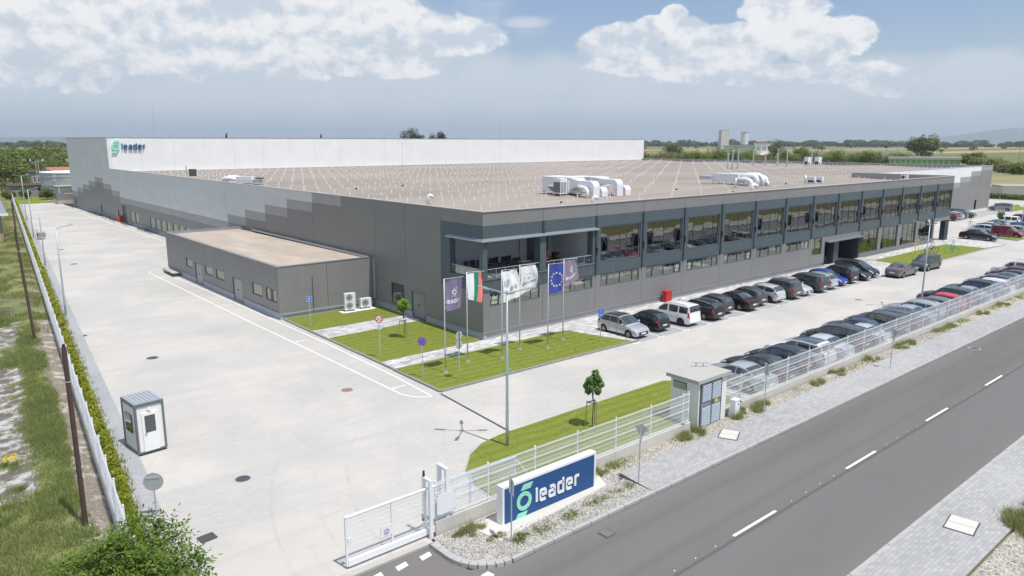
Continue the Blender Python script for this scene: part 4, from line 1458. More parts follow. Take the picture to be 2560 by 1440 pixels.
# roof sheet with shallow falls
def roof_z(x, y):
    t = (y + 6) / 23.0
    f = abs((t - math.floor(t)) - .5) * 2
    t2 = (x + 15) / 60.0
    f2 = abs((t2 - math.floor(t2)) - .5) * 2
    return 8.62 + .34 * f * (0.6 + .4 * f2)
rb = MB()
def roof_grid(x0, x1, y0, y1, nx, ny):
    vs, fs = [], []
    for j in range(ny + 1):
        for i in range(nx + 1):
            x = x0 + (x1 - x0) * i / nx; y = y0 + (y1 - y0) * j / ny
            vs.append((x, y, roof_z(x, y)))
    for j in range(ny):
        for i in range(nx):
            a = j * (nx + 1) + i
            fs.append((a, a + 1, a + nx + 2, a + nx + 1))
    rb.add(vs, fs)
roof_grid(.28, 89.82, .28, 116.5, 24, 101)
roof_grid(89.82, 157.15, 15.58, 116.5, 18, 88)
ROOF = rb.obj('roof', M['roof'], FAC)
b = MB(); b.box(.3, 115.9, 8.5, 157, 116.45, 9.02); b.obj('wall_upstand', M['coping'], FAC)

# pegs: lightning conductor holders on pale patches
pg = MB(); pg.cyl((0, 0, 0), (0, 0, .42), .06, .05, 7, 0); pg.box(-.22, -.11, -.01, .22, .11, .012, 1)
PEG = pg.mesh('roof_peg', [simple('white_roof_peg', (.80, .79, .76), .6), simple('peg_patch', (.47, .42, .375), .9)])
cands = []
for i in range(58):
    for j in range(30):
        x = 1.75 + 2.7 * i; y = 1.4 + 4.0 * j + (2.0 if i % 2 else 0)
        if x > 156 or y > 115: continue
        if x > 89 and y < 16.5: continue
        d = math.hypot(x + 32.5, y + 41.7)
        if -35 < (y + 41.7) * .6 - (x + 32.5): pass
        cands.append((d, x, y))
cands.sort()
rest = []
for n, (d, x, y) in enumerate(cands):
    x += rnd.uniform(-.12, .12); y += rnd.uniform(-.12, .12)
    if n < 300:
        O('roof_peg', PEG, ROOF, (x, y, roof_z(x, y)), (0, 0, rnd.uniform(-.3, .3)))
    else:
        rest.append((x, y, roof_z(x, y)))
b = MB()
for (x, y, z) in rest:
    b.cyl((x, y, z), (x, y, z + .44), .065, .055, 5)
    b.box(x - .2, y - .10, z - .01, x + .2, y + .10, z + .012, 1)
o = b.obj('far_roof_pegs', list(PEG.materials), ROOF)
o['kind'] = 'stuff'
# roof drains
for (x, y) in [(28.5, 13.5), (13.7, 6.3), (14.4, 3.0), (17.8, 10.2), (41, 14), (12, 41), (20, 43), (35, 44), (58, 45), (48, 72), (70, 48), (33, 20), (64, 12.6), (44, 8.0)]:
    d = MB(); d.cyl((0, 0, 0), (0, 0, .16), .16, .12, 10)
    d.obj('roof_drain', M['black'], ROOF, (x, y, roof_z(x, y)))

# letters and logo shared by the signs
def stroke_letters(word, h, depth, w=0.25):
    """returns (mesh-builder, width). x-height h, letters drawn in the XZ plane facing -Y"""
    G = {'l': ([[(0, 1.42), (0, 0)]], 0.0),
         'e': ([[(0.0, .52), (.74, .52), (.74, .88), (.62, 1), (.12, 1), (0, .88), (0, .12), (.12, 0), (.72, 0)]], .74),
         'a': ([[(.08, 1), (.62, 1), (.74, .88), (.74, 0), (.12, 0), (0, .12), (0, .46), (.10, .56), (.74, .56)]], .74),
         'd': ([[(.74, 1.42), (.74, 0), (.12, 0), (0, .12), (0, .88), (.12, 1), (.74, 1)]], .74),
         'r': ([[(0, 0), (0, .88), (.12, 1), (.56, 1)]], .56),
         'g': ([[(.74, 1), (.12, 1), (0, .88), (0, .12), (.12, 0), (.74, 0)], [(.74, 1), (.74, -.3), (.62, -.4), (.1, -.4)]], .74),
         'n': ([[(0, 0), (0, 1), (.62, 1), (.74, .88), (.74, 0)]], .74),
         'o': ([[(.12, 0), (.62, 0), (.74, .12), (.74, .88), (.62, 1), (.12, 1), (0, .88), (0, .12), (.12, 0)]], .74),
         'v': ([[(0, 1), (.36, 0), (.74, 1)]], .74),
         'i': ([[(0, 0), (0, 1)]], .0),
         't': ([[(.3, 1.3), (.3, 0), (.6, 0)], [(0, 1), (.6, 1)]], .6),
         '2': ([[(0, 1), (.62, 1), (.74, .85), (.74, .6), (0, .1), (0, 0), (.74, 0)]], .74),
         '0': ([[(.12, 0), (.62, 0), (.74, .12), (.74, 1.1), (.62, 1.2), (.12, 1.2), (0, 1.1), (0, .12), (.12, 0)]], .74)}
    out = []
    x = 0.0
    for ch in word:
        if ch == ' ':
            x += .6; continue
        paths, adv = G[ch]
        b = MB()
        for pth in paths:
            P = [Vector((px * h, pz * h)) for px, pz in pth]
            W = w * h
            n = len(P)
            L_, R_ = [], []
            for i in range(n):
                if i == 0: d = (P[1] - P[0]).normalized(); nn = Vector((-d.y, d.x)); sc = 1
                elif i == n - 1: d = (P[-1] - P[-2]).normalized(); nn = Vector((-d.y, d.x)); sc = 1
                else:
                    d1 = (P[i] - P[i - 1]).normalized(); d2 = (P[i + 1] - P[i]).normalized()
                    n1 = Vector((-d1.y, d1.x)); n2 = Vector((-d2.y, d2.x))
                    nn = (n1 + n2).normalized(); sc = 1 / max(.5, nn.dot(n1))
                L_.append(P[i] + nn * W / 2 * sc); R_.append(P[i] - nn * W / 2 * sc)
            for i in range(n - 1):
                q = [L_[i], L_[i + 1], R_[i + 1], R_[i]]
                vs = [(p.x, -depth, p.y) for p in q] + [(p.x, 0, p.y) for p in q]
                b.add(vs, [(0, 1, 2, 3), (7, 6, 5, 4), (0, 4, 5, 1), (1, 5, 6, 2), (2, 6, 7, 3), (3, 7, 4, 0)])
        out.append((ch, x, b))
        x += (adv + .26 + w) * h
    return out, x
def logo_ring(h, depth):
    """ring with a slanted bar above and below. ring diameter 1*h"""
    parts = []
    b = MB()
    n = 36
    ro, ri = .50 * h, .29 * h
    vs, fs = [], []
    for i in range(n):
        t = 2 * PI * i / n
        c, s = math.cos(t), math.sin(t)
        vs += [(ro * c, -depth, ro * s), (ri * c, -depth, ri * s), (ro * c, 0, ro * s), (ri * c, 0, ri * s)]
    for i in range(n):
        a = 4 * i; c_ = 4 * ((i + 1) % n)
        fs += [(a, a + 1, c_ + 1, c_), (a + 2, c_ + 2, c_ + 3, a + 3), (a, c_, c_ + 2, a + 2), (a + 1, a + 3, c_ + 3, c_ + 1)]
    b.add(vs, fs)
    parts.append(('logo_ring', b))
    for sgn in (1, -1):
        b = MB()
        q = [(-.22, .60), (-.05, .88), (.58, .88), (.41, .60)]
        q = [(x * h * sgn, z * h * sgn) for x, z in q]
        vs = [(x, -depth, z) for x, z in q] + [(x, 0, z) for x, z in q]
        b.add(vs, [(0, 1, 2, 3), (7, 6, 5, 4), (0, 4, 5, 1), (1, 5, 6, 2), (2, 6, 7, 3), (3, 7, 4, 0)])
        parts.append(('logo_bar', b))
    return parts
# letters on the hall
ws = O('wall_sign', None, FAC, (1.6, 116.42, 13.7))
for nm, b in logo_ring(1.35, .22):
    b.obj(nm, M['mint'], ws)
lt, wd = stroke_letters('leader', .78, .20, .26)
sc_ = 4.5 / wd
for ch, x, b in lt:
    o = b.obj('letter', M['navy'], ws, (1.15 + x * sc_, 0, -.45)); o.scale = (sc_, 1, 1)

# --- annex
ANX = thing('annex_building', 'low grey flat-roofed annex with a tan roof against the west wall', 'building')
AX, AY0, AY1, AH = -8.95, 16.1, 47.85, 4.45
b = MB(); b.box(AX + .12, AY0 + .12, 0, -.05, AY1 - .1, 4.05); b.obj('inner_wall', M['dark'], ANX)
AW = O('annex_wall', None, ANX)
AJ = [16.1, 22.3, 28.55, 34.9, 41.3, 47.85]
AH_ = [(38.65, 40.75, 1.4, 2.36), (35.6, 37.85, 0, 2.2), (32.25, 34.55, 1.4, 2.36), (29.05, 31.3, 1.4, 2.36), (24.45, 26.8, 0, 2.2), (19.7, 21.9, 1.35, 2.45), (16.62, 18.8, 1.35, 2.45)]
for k in range(5):
    y0, y1 = AJ[k], AJ[k + 1]
    for (z0, z1) in ((.6, 1.6), (1.6, 2.5), (2.5, 3.45), (3.45, AH)):
        u = y0
        for h in sorted([h for h in AH_ if h[0] < y1 and h[1] > y0 and h[2] < z1 - .05 and h[3] > z0 + .05]):
            a, c = max(h[0], y0), min(h[1], y1)
            if a > u + .02: panel(AW, 'y', u, a, z0, z1, AX, 'clad_dark')
            if h[2] > z0 + .04: panel(AW, 'y', a, c, z0, h[2], AX, 'clad_dark', gap=.004)
            if h[3] < z1 - .04: panel(AW, 'y', a, c, h[3], z1, AX, 'clad_dark', gap=.004)
            u = c
        if y1 > u + .02: panel(AW, 'y', u, y1, z0, z1, AX, 'clad_dark')
for (x0, x1) in ((AX, -4.55), (-4.55, -.02)):
    for (z0, z1) in ((.6, 1.6), (1.6, 2.5), (2.5, 3.45), (3.45, AH)):
        panel(AW, 'x', x0, x1, z0, z1, AY0, 'clad_grey')
b = MB()
u = AY0
for (a, c) in ((24.45, 26.8), (35.6, 37.85)):
    b.box(AX + .04, u, 0, AX + .3, a, .56); u = c
b.box(AX + .04, u, 0, AX + .3, AY1, .56)
b.box(AX + .3, AY0 + .04, 0, -.05, AY0 + .3, .56)
b.obj('plinth', M['plinth_l'], ANX)
b = MB(); b.box(AX - .06, AY0 - .06, .55, AX + .02, 24.45, .61); b.box(AX - .06, 26.8, .55, AX + .02, 35.6, .61); b.box(AX - .06, 37.85, .55, AX + .02, AY1, .61)
b.box(AX - .06, AY0 - .14, .55, -.05, AY0 - .06, .61)
b.obj('plinth_flashing', M['coping_dark'], ANX)
b = MB()
b.box(AX - .04, AY0 - .04, AH, -.02, AY0 + .3, AH + .05)
b.box(AX - .04, AY0 + .3, AH, AX + .26, AY1, AH + .05)
b.box(AX + .26, AY1 - .3, AH, -.02, AY1, AH + .05)
b.obj('coping', M['coping_dark'], ANX)
b = MB(); b.box(AX + .1, AY0 + .1, 4.0, AX + .2, AY1 - .1, AH); b.box(AX + .1, AY1 - .2, 4.0, -.05, AY1 - .1, AH)
b.obj('parapet', M['clad_light'], ANX)
def annex_roof():
    t = NT('annex_roof_membrane')
    n1 = t.noise(0.3, 5, .6, t.map(scale=(1.6, .5, 1)))
    n2 = t.noise(2.0, 5, .6)
    c = t.mix(t.ramp(n1, .35, .7), (.40, .34, .285, 1), (.485, .425, .365, 1))
    c = t.mix(t.ramp(n2, .55, .8, 0, .35), c, (.40, .34, .29, 1))
    sx = t.nt.nodes.new('ShaderNodeSeparateXYZ'); t.link(t.pos, sx.inputs[0])
    fr = t.math('FRACT', t.math('DIVIDE', sx.outputs['X'], 2.1))
    c = t.mix(t.ramp(fr, 0, .07, .45, 0), c, (.36, .31, .27, 1))
    return t.done(c, .9, .1)
b = MB(); b.add([(AX + .2, AY0 + .2, 4.40), (-.02, AY0 + .2, 4.30), (-.02, AY1 - .2, 4.14), (AX + .2, AY1 - .2, 4.18)], [(0, 1, 2, 3)])
b.obj('roof', annex_roof(), ANX)
b = MB(); b.bar((-.25, 16.2, 4.42), (-.25, 44, 4.42), .35, .16); b.obj('gutter_flashing', M['clad_mid'], ANX)
for i, h in enumerate(AH_):
    if h[2] == 0:
        side_door(ANX, AX, h[0] + .02, h[1] - .02, 0.05, 2.18, mat='clad_mid')
    else:
        side_window(ANX, AX, h[0] + .02, h[1] - .02, h[2], h[3], 4 if h[0] > 25 else 3, dark=1 if i == 6 else None)
b = MB(); b.cyl((-5.9, 15.98, .75), (-5.9, 15.98, 3.5), .05); b.obj('vent_pipe', M['coping_dark'], ANX)
b = MB(); b.bar((-3.0, 15.95, .75), (-.1, 15.95, .78), .08, .05); b.bar((-.08, 15.9, .7), (-.08, 15.9, 4.4), .16, .14); b.obj('cable_duct', M['galv'], ANX)
# ---------------------------------------------------------------- cars
def paintmat(name, col, metal=0.3, rough=0.32):
    return simple(name, col, rough, metal, coat=0.6)
PAINT = {'silver': paintmat('silver_car_paint', (.55, .57, .59), .55), 'black': paintmat('black_car_paint', (.015, .015, .017), .1), 'white': paintmat('white_car_paint', (.80, .80, .80), 0),
         'dgrey': paintmat('dark_grey_car_paint', (.075, .08, .085), .4), 'grey': paintmat('grey_car_paint', (.20, .195, .205), .5), 'brown': paintmat('brown_grey_car_paint', (.13, .12, .11), .4),
         'blue': paintmat('blue_car_paint', (.015, .06, .33), .2), 'navy': paintmat('navy_car_paint', (.02, .035, .09), .3), 'red': paintmat('red_car_paint', (.55, .03, .04), .1),
         'maroon': paintmat('maroon_car_paint', (.14, .015, .025), .2), 'dred': paintmat('deep_red_car_paint', (.26, .015, .03), .2), 'dgreen': paintmat('dark_green_grey_car_paint', (.06, .075, .075), .35),
         'lsilver': paintmat('light_silver_car_paint', (.70, .72, .74), .5), 'teal': paintmat('teal_grey_car_paint', (.13, .18, .19), .4), 'bluesilver': paintmat('blue_silver_car_paint', (.48, .53, .60), .55),
         'mpvgrey': paintmat('warm_silver_car_paint', (.33, .32, .31), .5), 'purple': paintmat('plum_car_paint', (.07, .045, .07), .3)}
M['carglass'] = simple('car_window_glass', (.035, .045, .047), .04, 0.12, spec=1.0, coat=1.0)
M['headlight'] = simple('headlight_lens', (.75, .78, .82), .12, .4)
M['taillight'] = simple('taillight_lens', (.38, .02, .03), .2)
M['plate'] = simple('number_plate', (.78, .78, .80), .5)
M['rim'] = simple('alloy_rim', (.50, .50, .51), .35, .6)
M['darkrim'] = simple('steel_rim', (.07, .07, .075), .5, .4)
M['trim'] = simple('black_car_trim', (.03, .03, .032), .6)

def interp(pts, x):
    if x <= pts[0][0]: return pts[0][1]
    for (a, va), (b, vb) in zip(pts[:-1], pts[1:]):
        if x <= b:
            t = (x - a) / (b - a)
            return va + (vb - va) * t
    return pts[-1][1]
def sinterp(pts, x):
    """smooth version: average of a few samples"""
    return (interp(pts, x - .03) + 2 * interp(pts, x) + interp(pts, x + .03)) / 4

class CarShape:
    def __init__(s, L, W, belt, roof, wb, axle, rs, rf, wf, zb=.20, wr=.78):
        """belt: (x,z) shoulder line; roof: (x,z) roof line from rear glass foot to windscreen foot.
        rs = rear roof edge x, rf = front roof edge x, wf = windscreen foot x"""
        s.L, s.W, s.belt, s.roof, s.wb, s.ax = L, W, belt, roof, wb, axle
        s.rs, s.rf, s.wf, s.zb, s.wr = rs, rf, wf, zb, wr
        s.r0 = roof[0][0]
        s.H = max(z for _, z in roof)
    def hw(s, x):
        t = abs(x) / (s.L / 2)
        k = 1 - .15 * max(0, (t - .62) / .38) ** 2.2
        return s.W / 2 * k
    def section(s, x):
        w = s.hw(x)
        zs = sinterp(s.belt, x)
        zt = sinterp(s.roof, x) if s.r0 <= x <= s.wf else zs
        zt = max(zt, zs)
        f = min(1, (zt - zs) / max(.05, (s.H - zs)))
        endf = max(0, (abs(x) / (s.L / 2) - .93) / .07)
        zb = s.zb + .08 * endf
        we = w * (.90 - (.90 - s.wr) * f)
        crown = .035 + .02 * f
        zsh = zs - .03
        mid = zb + (zs - zb) * .45
        return [(0, zb), (w * .88, zb), (w * .97, zb + .07), (w * 1.0, mid), (w * .985, zs - .10), (w * .945, zs), (we, zt + .012), (we * .8, zt + crown), (0, zt + crown * 1.35)]
    def P(s, x, v):
        sec = s.section(x)
        i = min(int(v), len(sec) - 2)
        t = v - i
        return Vector((x, sec[i][0] + (sec[i + 1][0] - sec[i][0]) * t, sec[i][1] + (sec[i + 1][1] - sec[i][1]) * t))
    def body(s):
        xs = [-s.L / 2, -s.L / 2 + .03, -s.L / 2 + .09]
        x = -s.L / 2 + .2
        while x < s.L / 2 - .19:
            xs.append(x); x += .105
        for k in (s.rs, s.rf, s.wf, s.r0): xs.append(k)
        q = s.r0 - .06
        while q < s.rs + .06:
            xs.append(q); q += .03
        xs += [s.L / 2 - .16, s.L / 2 - .08, s.L / 2 - .03, s.L / 2]
        xs = sorted(set(round(q, 3) for q in xs))
        vs, fs = [], []
        n = 9
        for x in xs:
            sec = s.section(x)
            ring = [(x, y, z) for y, z in sec] + [(x, -y, z) for y, z in sec[-2:0:-1]]
            vs += ring
        m = 16
        for i in range(len(xs) - 1):
            for j in range(m):
                fs.append((i * m + j, i * m + (j + 1) % m, (i + 1) * m + (j + 1) % m, (i + 1) * m + j))
        fs.append(tuple(range(m - 1, -1, -1)))
        fs.append(tuple(range((len(xs) - 1) * m, len(xs) * m)))
        return vs, fs
    def patch(s, x0, x1, v0, v1, off=.012, nx=5, nv=3, side=1, trimf=None):
        b = MB()
        vs = []
        for i in range(nx + 1):
            for j in range(nv + 1):
                tx, tv = i / nx, j / nv
                x = x0 + (x1 - x0) * tx
                v = v0 + (v1 - v0) * tv
                if trimf: x, v = trimf(tx, tv, x, v)
                e = .02
                p = s.P(x, v)
                du = s.P(min(x + e, s.L / 2 - .001), v) - s.P(max(x - e, -s.L / 2 + .001), v)
                dv = s.P(x, v + .05) - s.P(x, v - .05)
                nrm = dv.cross(du)
                if nrm.length > 1e-8: nrm.normalize()
                p = p + nrm * off
                vs.append((p.x, p.y * side, p.z))
        fs = []
        for i in range(nx):
            for j in range(nv):
                a = i * (nv + 1) + j
                q = (a, a + 1, a + nv + 2, a + nv + 1)
                fs.append(q if side > 0 else q[::-1])
        return b.add(vs, fs)
    def topstrip(s, x0, x1, inset=.06, off=.012, nx=5, ny=6, vend=6.0):
        """glass across the car between x0 and x1"""
        b = MB()
        vs = []
        for i in range(nx + 1):
            x = x0 + (x1 - x0) * i / nx
            for j in range(ny + 1):
                t = -1 + 2 * j / ny
                a = abs(t)
                v = 8.0 - a * (8.0 - vend - inset)
                p = s.P(x, v)
                e = .02
                du = s.P(x + e, v) - s.P(x - e, v)
                dv = s.P(x, min(v + .05, 8)) - s.P(x, v - .05)
                n = du.cross(dv)
                if n.length > 1e-9: n.normalize()
                if n.z < 0: n = -n
                p = p + n * off
                vs.append((p.x, p.y if t >= 0 else -p.y, p.z))
        fs = []
        for i in range(nx):
            for j in range(ny):
                a = i * (ny + 1) + j
                fs.append((a, a + ny + 1, a + ny + 2, a + 1))
        return b.add(vs, fs)

SH = {}
SH['hatch'] = CarShape(4.05, 1.74, [(-2.02, .60), (-1.98, .84), (-1.90, .98), (-.9, .97), (.85, .93), (1.35, .84), (1.75, .74), (1.95, .62), (2.02, .48)],
                       [(-1.92, .98), (-1.62, 1.32), (-1.2, 1.43), (-.4, 1.49), (.15, 1.45), (1.02, .93)], 2.5, 1.24, -1.42, .18, 1.02)
SH['wagon'] = CarShape(4.65, 1.80, [(-2.32, .60), (-2.28, .84), (-2.2, .97), (-.9, .96), (1.0, .92), (1.6, .83), (2.05, .73), (2.25, .62), (2.32, .48)],
                       [(-2.24, .97), (-1.98, 1.30), (-1.7, 1.39), (-.5, 1.46), (.2, 1.42), (1.08, .92)], 2.7, 1.35, -1.85, .22, 1.08)
SH['sedan'] = CarShape(4.65, 1.80, [(-2.32, .62), (-2.29, .88), (-2.2, 1.00), (-1.5, 1.02), (-.8, .97), (1.0, .92), (1.6, .83), (2.05, .73), (2.25, .62), (2.32, .48)],
                       [(-1.72, 1.02), (-1.05, 1.36), (-.5, 1.43), (.1, 1.40), (1.02, .92)], 2.72, 1.36, -.98, .15, 1.02)
SH['suv'] = CarShape(4.60, 1.88, [(-2.3, .70), (-2.27, .95), (-2.2, 1.10), (-.9, 1.08), (.95, 1.06), (1.6, .98), (2.0, .88), (2.2, .74), (2.3, .55)],
                     [(-2.2, 1.10), (-1.98, 1.50), (-1.7, 1.63), (-.5, 1.69), (.2, 1.64), (1.0, 1.06)], 2.66, 1.33, -1.85, .22, 1.0, .26, .80)
SH['mpv'] = CarShape(4.65, 1.88, [(-2.32, .66), (-2.29, .92), (-2.24, 1.05), (-.9, 1.03), (1.1, .99), (1.65, .90), (2.05, .80), (2.25, .66), (2.32, .50)],
                     [(-2.27, 1.05), (-2.1, 1.48), (-1.8, 1.61), (-.5, 1.70), (.35, 1.62), (1.45, .99)], 2.8, 1.40, -1.98, .38, 1.45, .22, .82)
SH['van'] = CarShape(4.45, 1.78, [(-2.22, .60), (-2.2, .88), (-2.18, 1.02), (-.9, 1.02), (1.0, 1.0), (1.5, .92), (1.95, .80), (2.15, .66), (2.22, .48)],
                     [(-2.2, 1.02), (-2.12, 1.52), (-1.95, 1.64), (-.5, 1.68), (.25, 1.63), (1.1, 1.0)], 2.9, 1.42, -2.03, .28, 1.1, .20, .84)
WINDOWS = {'hatch': [(-1.66, -.72), (-.66, .10), (.16, .86)], 'wagon': [(-2.0, -1.22), (-1.16, -.30), (-.24, .95)], 'sedan': [(-1.38, -.42), (-.36, .90)],
           'suv': [(-2.0, -1.22), (-1.16, -.28), (-.22, .86)], 'mpv': [(-2.08, -1.18), (-1.12, -.12), (-.06, 1.28)], 'van': [(-2.0, -1.22), (-1.08, -.22), (-.06, .95)]}
R_W = {'hatch': .31, 'wagon': .32, 'sedan': .32, 'suv': .37, 'mpv': .33, 'van': .32}

def wheel_mesh(r, rimmat):
    t = MB()
    t.lathe([(r * .62, -.10), (r * .93, -.10), (r, -.06), (r, .06), (r * .93, .10), (r * .62, .10)], 22, axis='Y')
    tm = t.mesh('tyre', M['rubber'], True)
    q = MB()
    q.lathe([(r * .66, -.085), (r * .60, -.085), (r * .56, -.05), (.02, -.045)], 20, axis='Y')
    for k in range(5):
        a = 2 * PI * k / 5
        q.bar((r * .1 * math.cos(a), -.065, r * .1 * math.sin(a)), (r * .6 * math.cos(a), -.085, r * .6 * math.sin(a)), .05, .05)
    q.lathe([(r * .18, -.09), (.001, -.095)], 10, axis='Y')
    for k in range(5):
        a = 2 * PI * (k + .5) / 5
        q.cyl((r * .40 * math.cos(a), -.052, r * .40 * math.sin(a)), (r * .40 * math.cos(a), -.0475, r * .40 * math.sin(a)), r * .13, r * .13, 8, 1)
    rm = q.mesh('rim', [M[rimmat], M['trim']])
    return tm, rm

def boolean_body(shape, r):
    vs, fs = shape.body()
    me = bpy.data.meshes.new('body')
    me.from_pydata(vs, [], fs)
    me.update()
    import bmesh
    bm = bmesh.new(); bm.from_mesh(me)
    bmesh.ops.recalc_face_normals(bm, faces=bm.faces[:])
    bm.to_mesh(me); bm.free()
    me.materials.append(PAINT['silver'])
    me.materials.append(M['trim'])
    o = bpy.data.objects.new('tmpbody', me); COL.objects.link(o)
    c = MB()
    for sx in (-1, 1):
        for sy in (-1, 1):
            c.cyl((sx * shape.ax, sy * (shape.W / 2 - .26), r), (sx * shape.ax, sy * (shape.W / 2 + .2), r), r * 1.17, None, 26, 0)
    cm = c.mesh('cut', M['trim'])
    bm = bmesh.new(); bm.from_mesh(cm)
    bmesh.ops.recalc_face_normals(bm, faces=bm.faces[:])
    bm.to_mesh(cm); bm.free()
    co = bpy.data.objects.new('tmpcut', cm); COL.objects.link(co)
    md = o.modifiers.new('b', 'BOOLEAN'); md.operation = 'DIFFERENCE'; md.object = co; md.solver = 'EXACT'
    try: md.material_mode = 'TRANSFER'
    except Exception: pass
    dg = bpy.context.evaluated_depsgraph_get()
    res = bpy.data.meshes.new_from_object(o.evaluated_get(dg))
    bpy.data.objects.remove(o); bpy.data.objects.remove(co)
    res.name = 'body'
    for p in res.polygons:
        p.use_smooth = True
    res.set_sharp_from_angle(angle=rad(38))
    return res

PARTS = {}
def car_parts(kind):
    """list of (name, mesh, loc, rot, is_paint, children)"""
    if kind in PARTS: return PARTS[kind]
    s = SH[kind]
    r = R_W[kind]
    out = []
    out.append(('body', boolean_body(s, r), (0, 0, 0), (0, 0, 0), True, []))
    out.append(('windscreen', s.topstrip(s.rf + .06, s.wf - .05, .10, .010).mesh('windscreen', M['carglass'], True), (0, 0, 0), (0, 0, 0), False, []))
    rg1 = s.rs - .02
    nx_ = s.roof[1]
    rg0 = s.r0 + (nx_[0] - s.r0) * (.22 if kind != 'sedan' else .15)
    out.append(('rear_window', s.topstrip(rg0, rg1, .16, .012 if kind in ('sedan', 'hatch') else .034, 7).mesh('rear_window', M['carglass'], True), (0, 0, 0), (0, 0, 0), False, []))
    for (a, b_) in WINDOWS[kind]:
        for sd in (1, -1):
            def tf(tx, tv, x, v, a=a, b_=b_):
                return x, v
            out.append(('side_window', s.patch(a, b_, 5.08, 5.86, .010, 6, 2, sd).mesh('side_window', M['carglass'], True), (0, 0, 0), (0, 0, 0), False, []))
    L2 = s.L / 2
    for sd in (1, -1):
        hl = s.patch(L2 - .55, L2 - .05, 4.15, 5.35, .010, 5, 3, sd, lambda tx, tv, x, v: (x, v - .55 * tx * (1 - 0) * .6))
        out.append(('headlight', hl.mesh('headlight', M['headlight'], True), (0, 0, 0), (0, 0, 0), False, []))
        if kind in ('van', 'wagon', 'suv', 'mpv'):
            tl = s.patch(-L2 + .012, -L2 + .20, 3.6, 5.3, .012, 3, 3, sd)
        else:
            tl = s.patch(-L2 + .012, -L2 + .34, 3.9, 5.05, .012, 3, 3, sd)
        out.append(('taillight', tl.mesh('taillight', M['taillight'], True), (0, 0, 0), (0, 0, 0), False, []))
    b = MB(); b.box(-.012, -.26, -.055, .012, .26, .055)
    pm = b.mesh('number_plate', M['plate'])
    out.append(('number_plate', pm, (L2 + .012, 0, s.zb + .22), (0, 0, 0), False, []))
    out.append(('number_plate', pm, (-L2 - .012, 0, s.zb + .40), (0, 0, 0), False, []))
    b = MB(); b.box(L2 - .03, -s.W * .30, s.zb + .10, L2 + .010, s.W * .30, s.zb + .34)
    out.append(('grille', b.mesh('grille', M['trim']), (0, 0, 0), (0, 0, 0), False, []))
    b = MB(); b.box(-L2 - .008, -s.W * .36, s.zb + .06, -L2 + .03, s.W * .36, s.zb + .15)
    out.append(('bumper_strip', b.mesh('bumper_strip', M['trim']), (0, 0, 0), (0, 0, 0), False, []))
    for sd in (1, -1):
        b = MB()
        zc = sinterp(s.belt, s.wf - .15) + .08
        b.lathe([(.001, -.10), (.06, -.08), (.085, 0), (.06, .08), (.001, .10)], 8, axis='Y', c=(s.wf - .28, sd * (s.W / 2 + .09), zc))
        b.bar((s.wf - .27, sd * (s.W / 2 - .08), zc - .04), (s.wf - .27, sd * (s.W / 2 + .06), zc - .02), .05, .04)
        out.append(('wing_mirror', b.mesh('wing_mirror', PAINT['silver'], True), (0, 0, 0), (0, 0, 0), True, []))
    tm, rm = wheel_mesh(r, 'rim')
    for sx in (1, -1):
        for sy in (1, -1):
            out.append(('wheel', tm, (sx * s.ax, sy * (s.W / 2 - .115), r), (0, 0, 0 if sy < 0 else PI), False, [('rim', rm)]))
    # door seams and handles as fine dark strips
    b = MB()
    for (a, b_) in WINDOWS[kind][-2:]:
        for sd in (1, -1):
            pts = [s.P(a - .03, v) for v in (2.1, 3.0, 4.0, 5.0)]
            for p, q in zip(pts[:-1], pts[1:]):
                b.bar((p.x, p.y * sd * 1.002, p.z), (q.x, q.y * sd * 1.002, q.z), .014, .008)
    out.append(('door_seam', b.mesh('door_seam', M['trim']), (0, 0, 0), (0, 0, 0), False, []))
    if kind in ('wagon', 'suv', 'mpv', 'van'):
        for sd in (1, -1):
            b = MB()
            x0, x1 = s.rs + .15, s.rf - .1
            pts = []
            for k in range(7):
                x = x0 + (x1 - x0) * k / 6
                p = s.P(x, 6.6)
                pts.append((x, p.y * sd, p.z + (.05 if 0 < k < 6 else .0)))
            b.tube(pts, .018, 6)
            out.append(('roof_rail', b.mesh('roof_rail', M['trim'] if kind != 'wagon' else M['galv'], True), (0, 0, 0), (0, 0, 0), False, []))
    PARTS[kind] = out
    return out

def car(kind, color, x, y, heading, label, cat='car', group=None, z=0.012, darkroof=False, scale=1.0, rails=True, steel=False, white_lamps=False):
    t = thing('parked_car' if group else 'car', label, cat, (x, y, z), heading, group)
    t.scale = (scale,) * 3
    for (nm, me, loc, rot, pt, kids) in car_parts(kind):
        if nm == 'roof_rail' and not rails: continue
        o = O(nm, me, t, loc, rot)
        if pt:
            o.material_slots[0].link = 'OBJECT'
            o.material_slots[0].material = PAINT[color]
        for (kn, km) in kids:
            c = O(kn, km, o)
            if steel:
                c.material_slots[0].link = 'OBJECT'; c.material_slots[0].material = M['darkrim']
    if darkroof:
        s = SH[kind]
        if kind not in _pm:
            _pm[kind] = s.topstrip(s.rs + .03, s.rf - .02, .12, .008, 8, 8).mesh('roof_glass', M['carglass'], True)
        O('roof_glass', _pm[kind], t)
    return t
NOSE_S, NOSE_N = -PI / 2, PI / 2      # towards the drive / towards the building
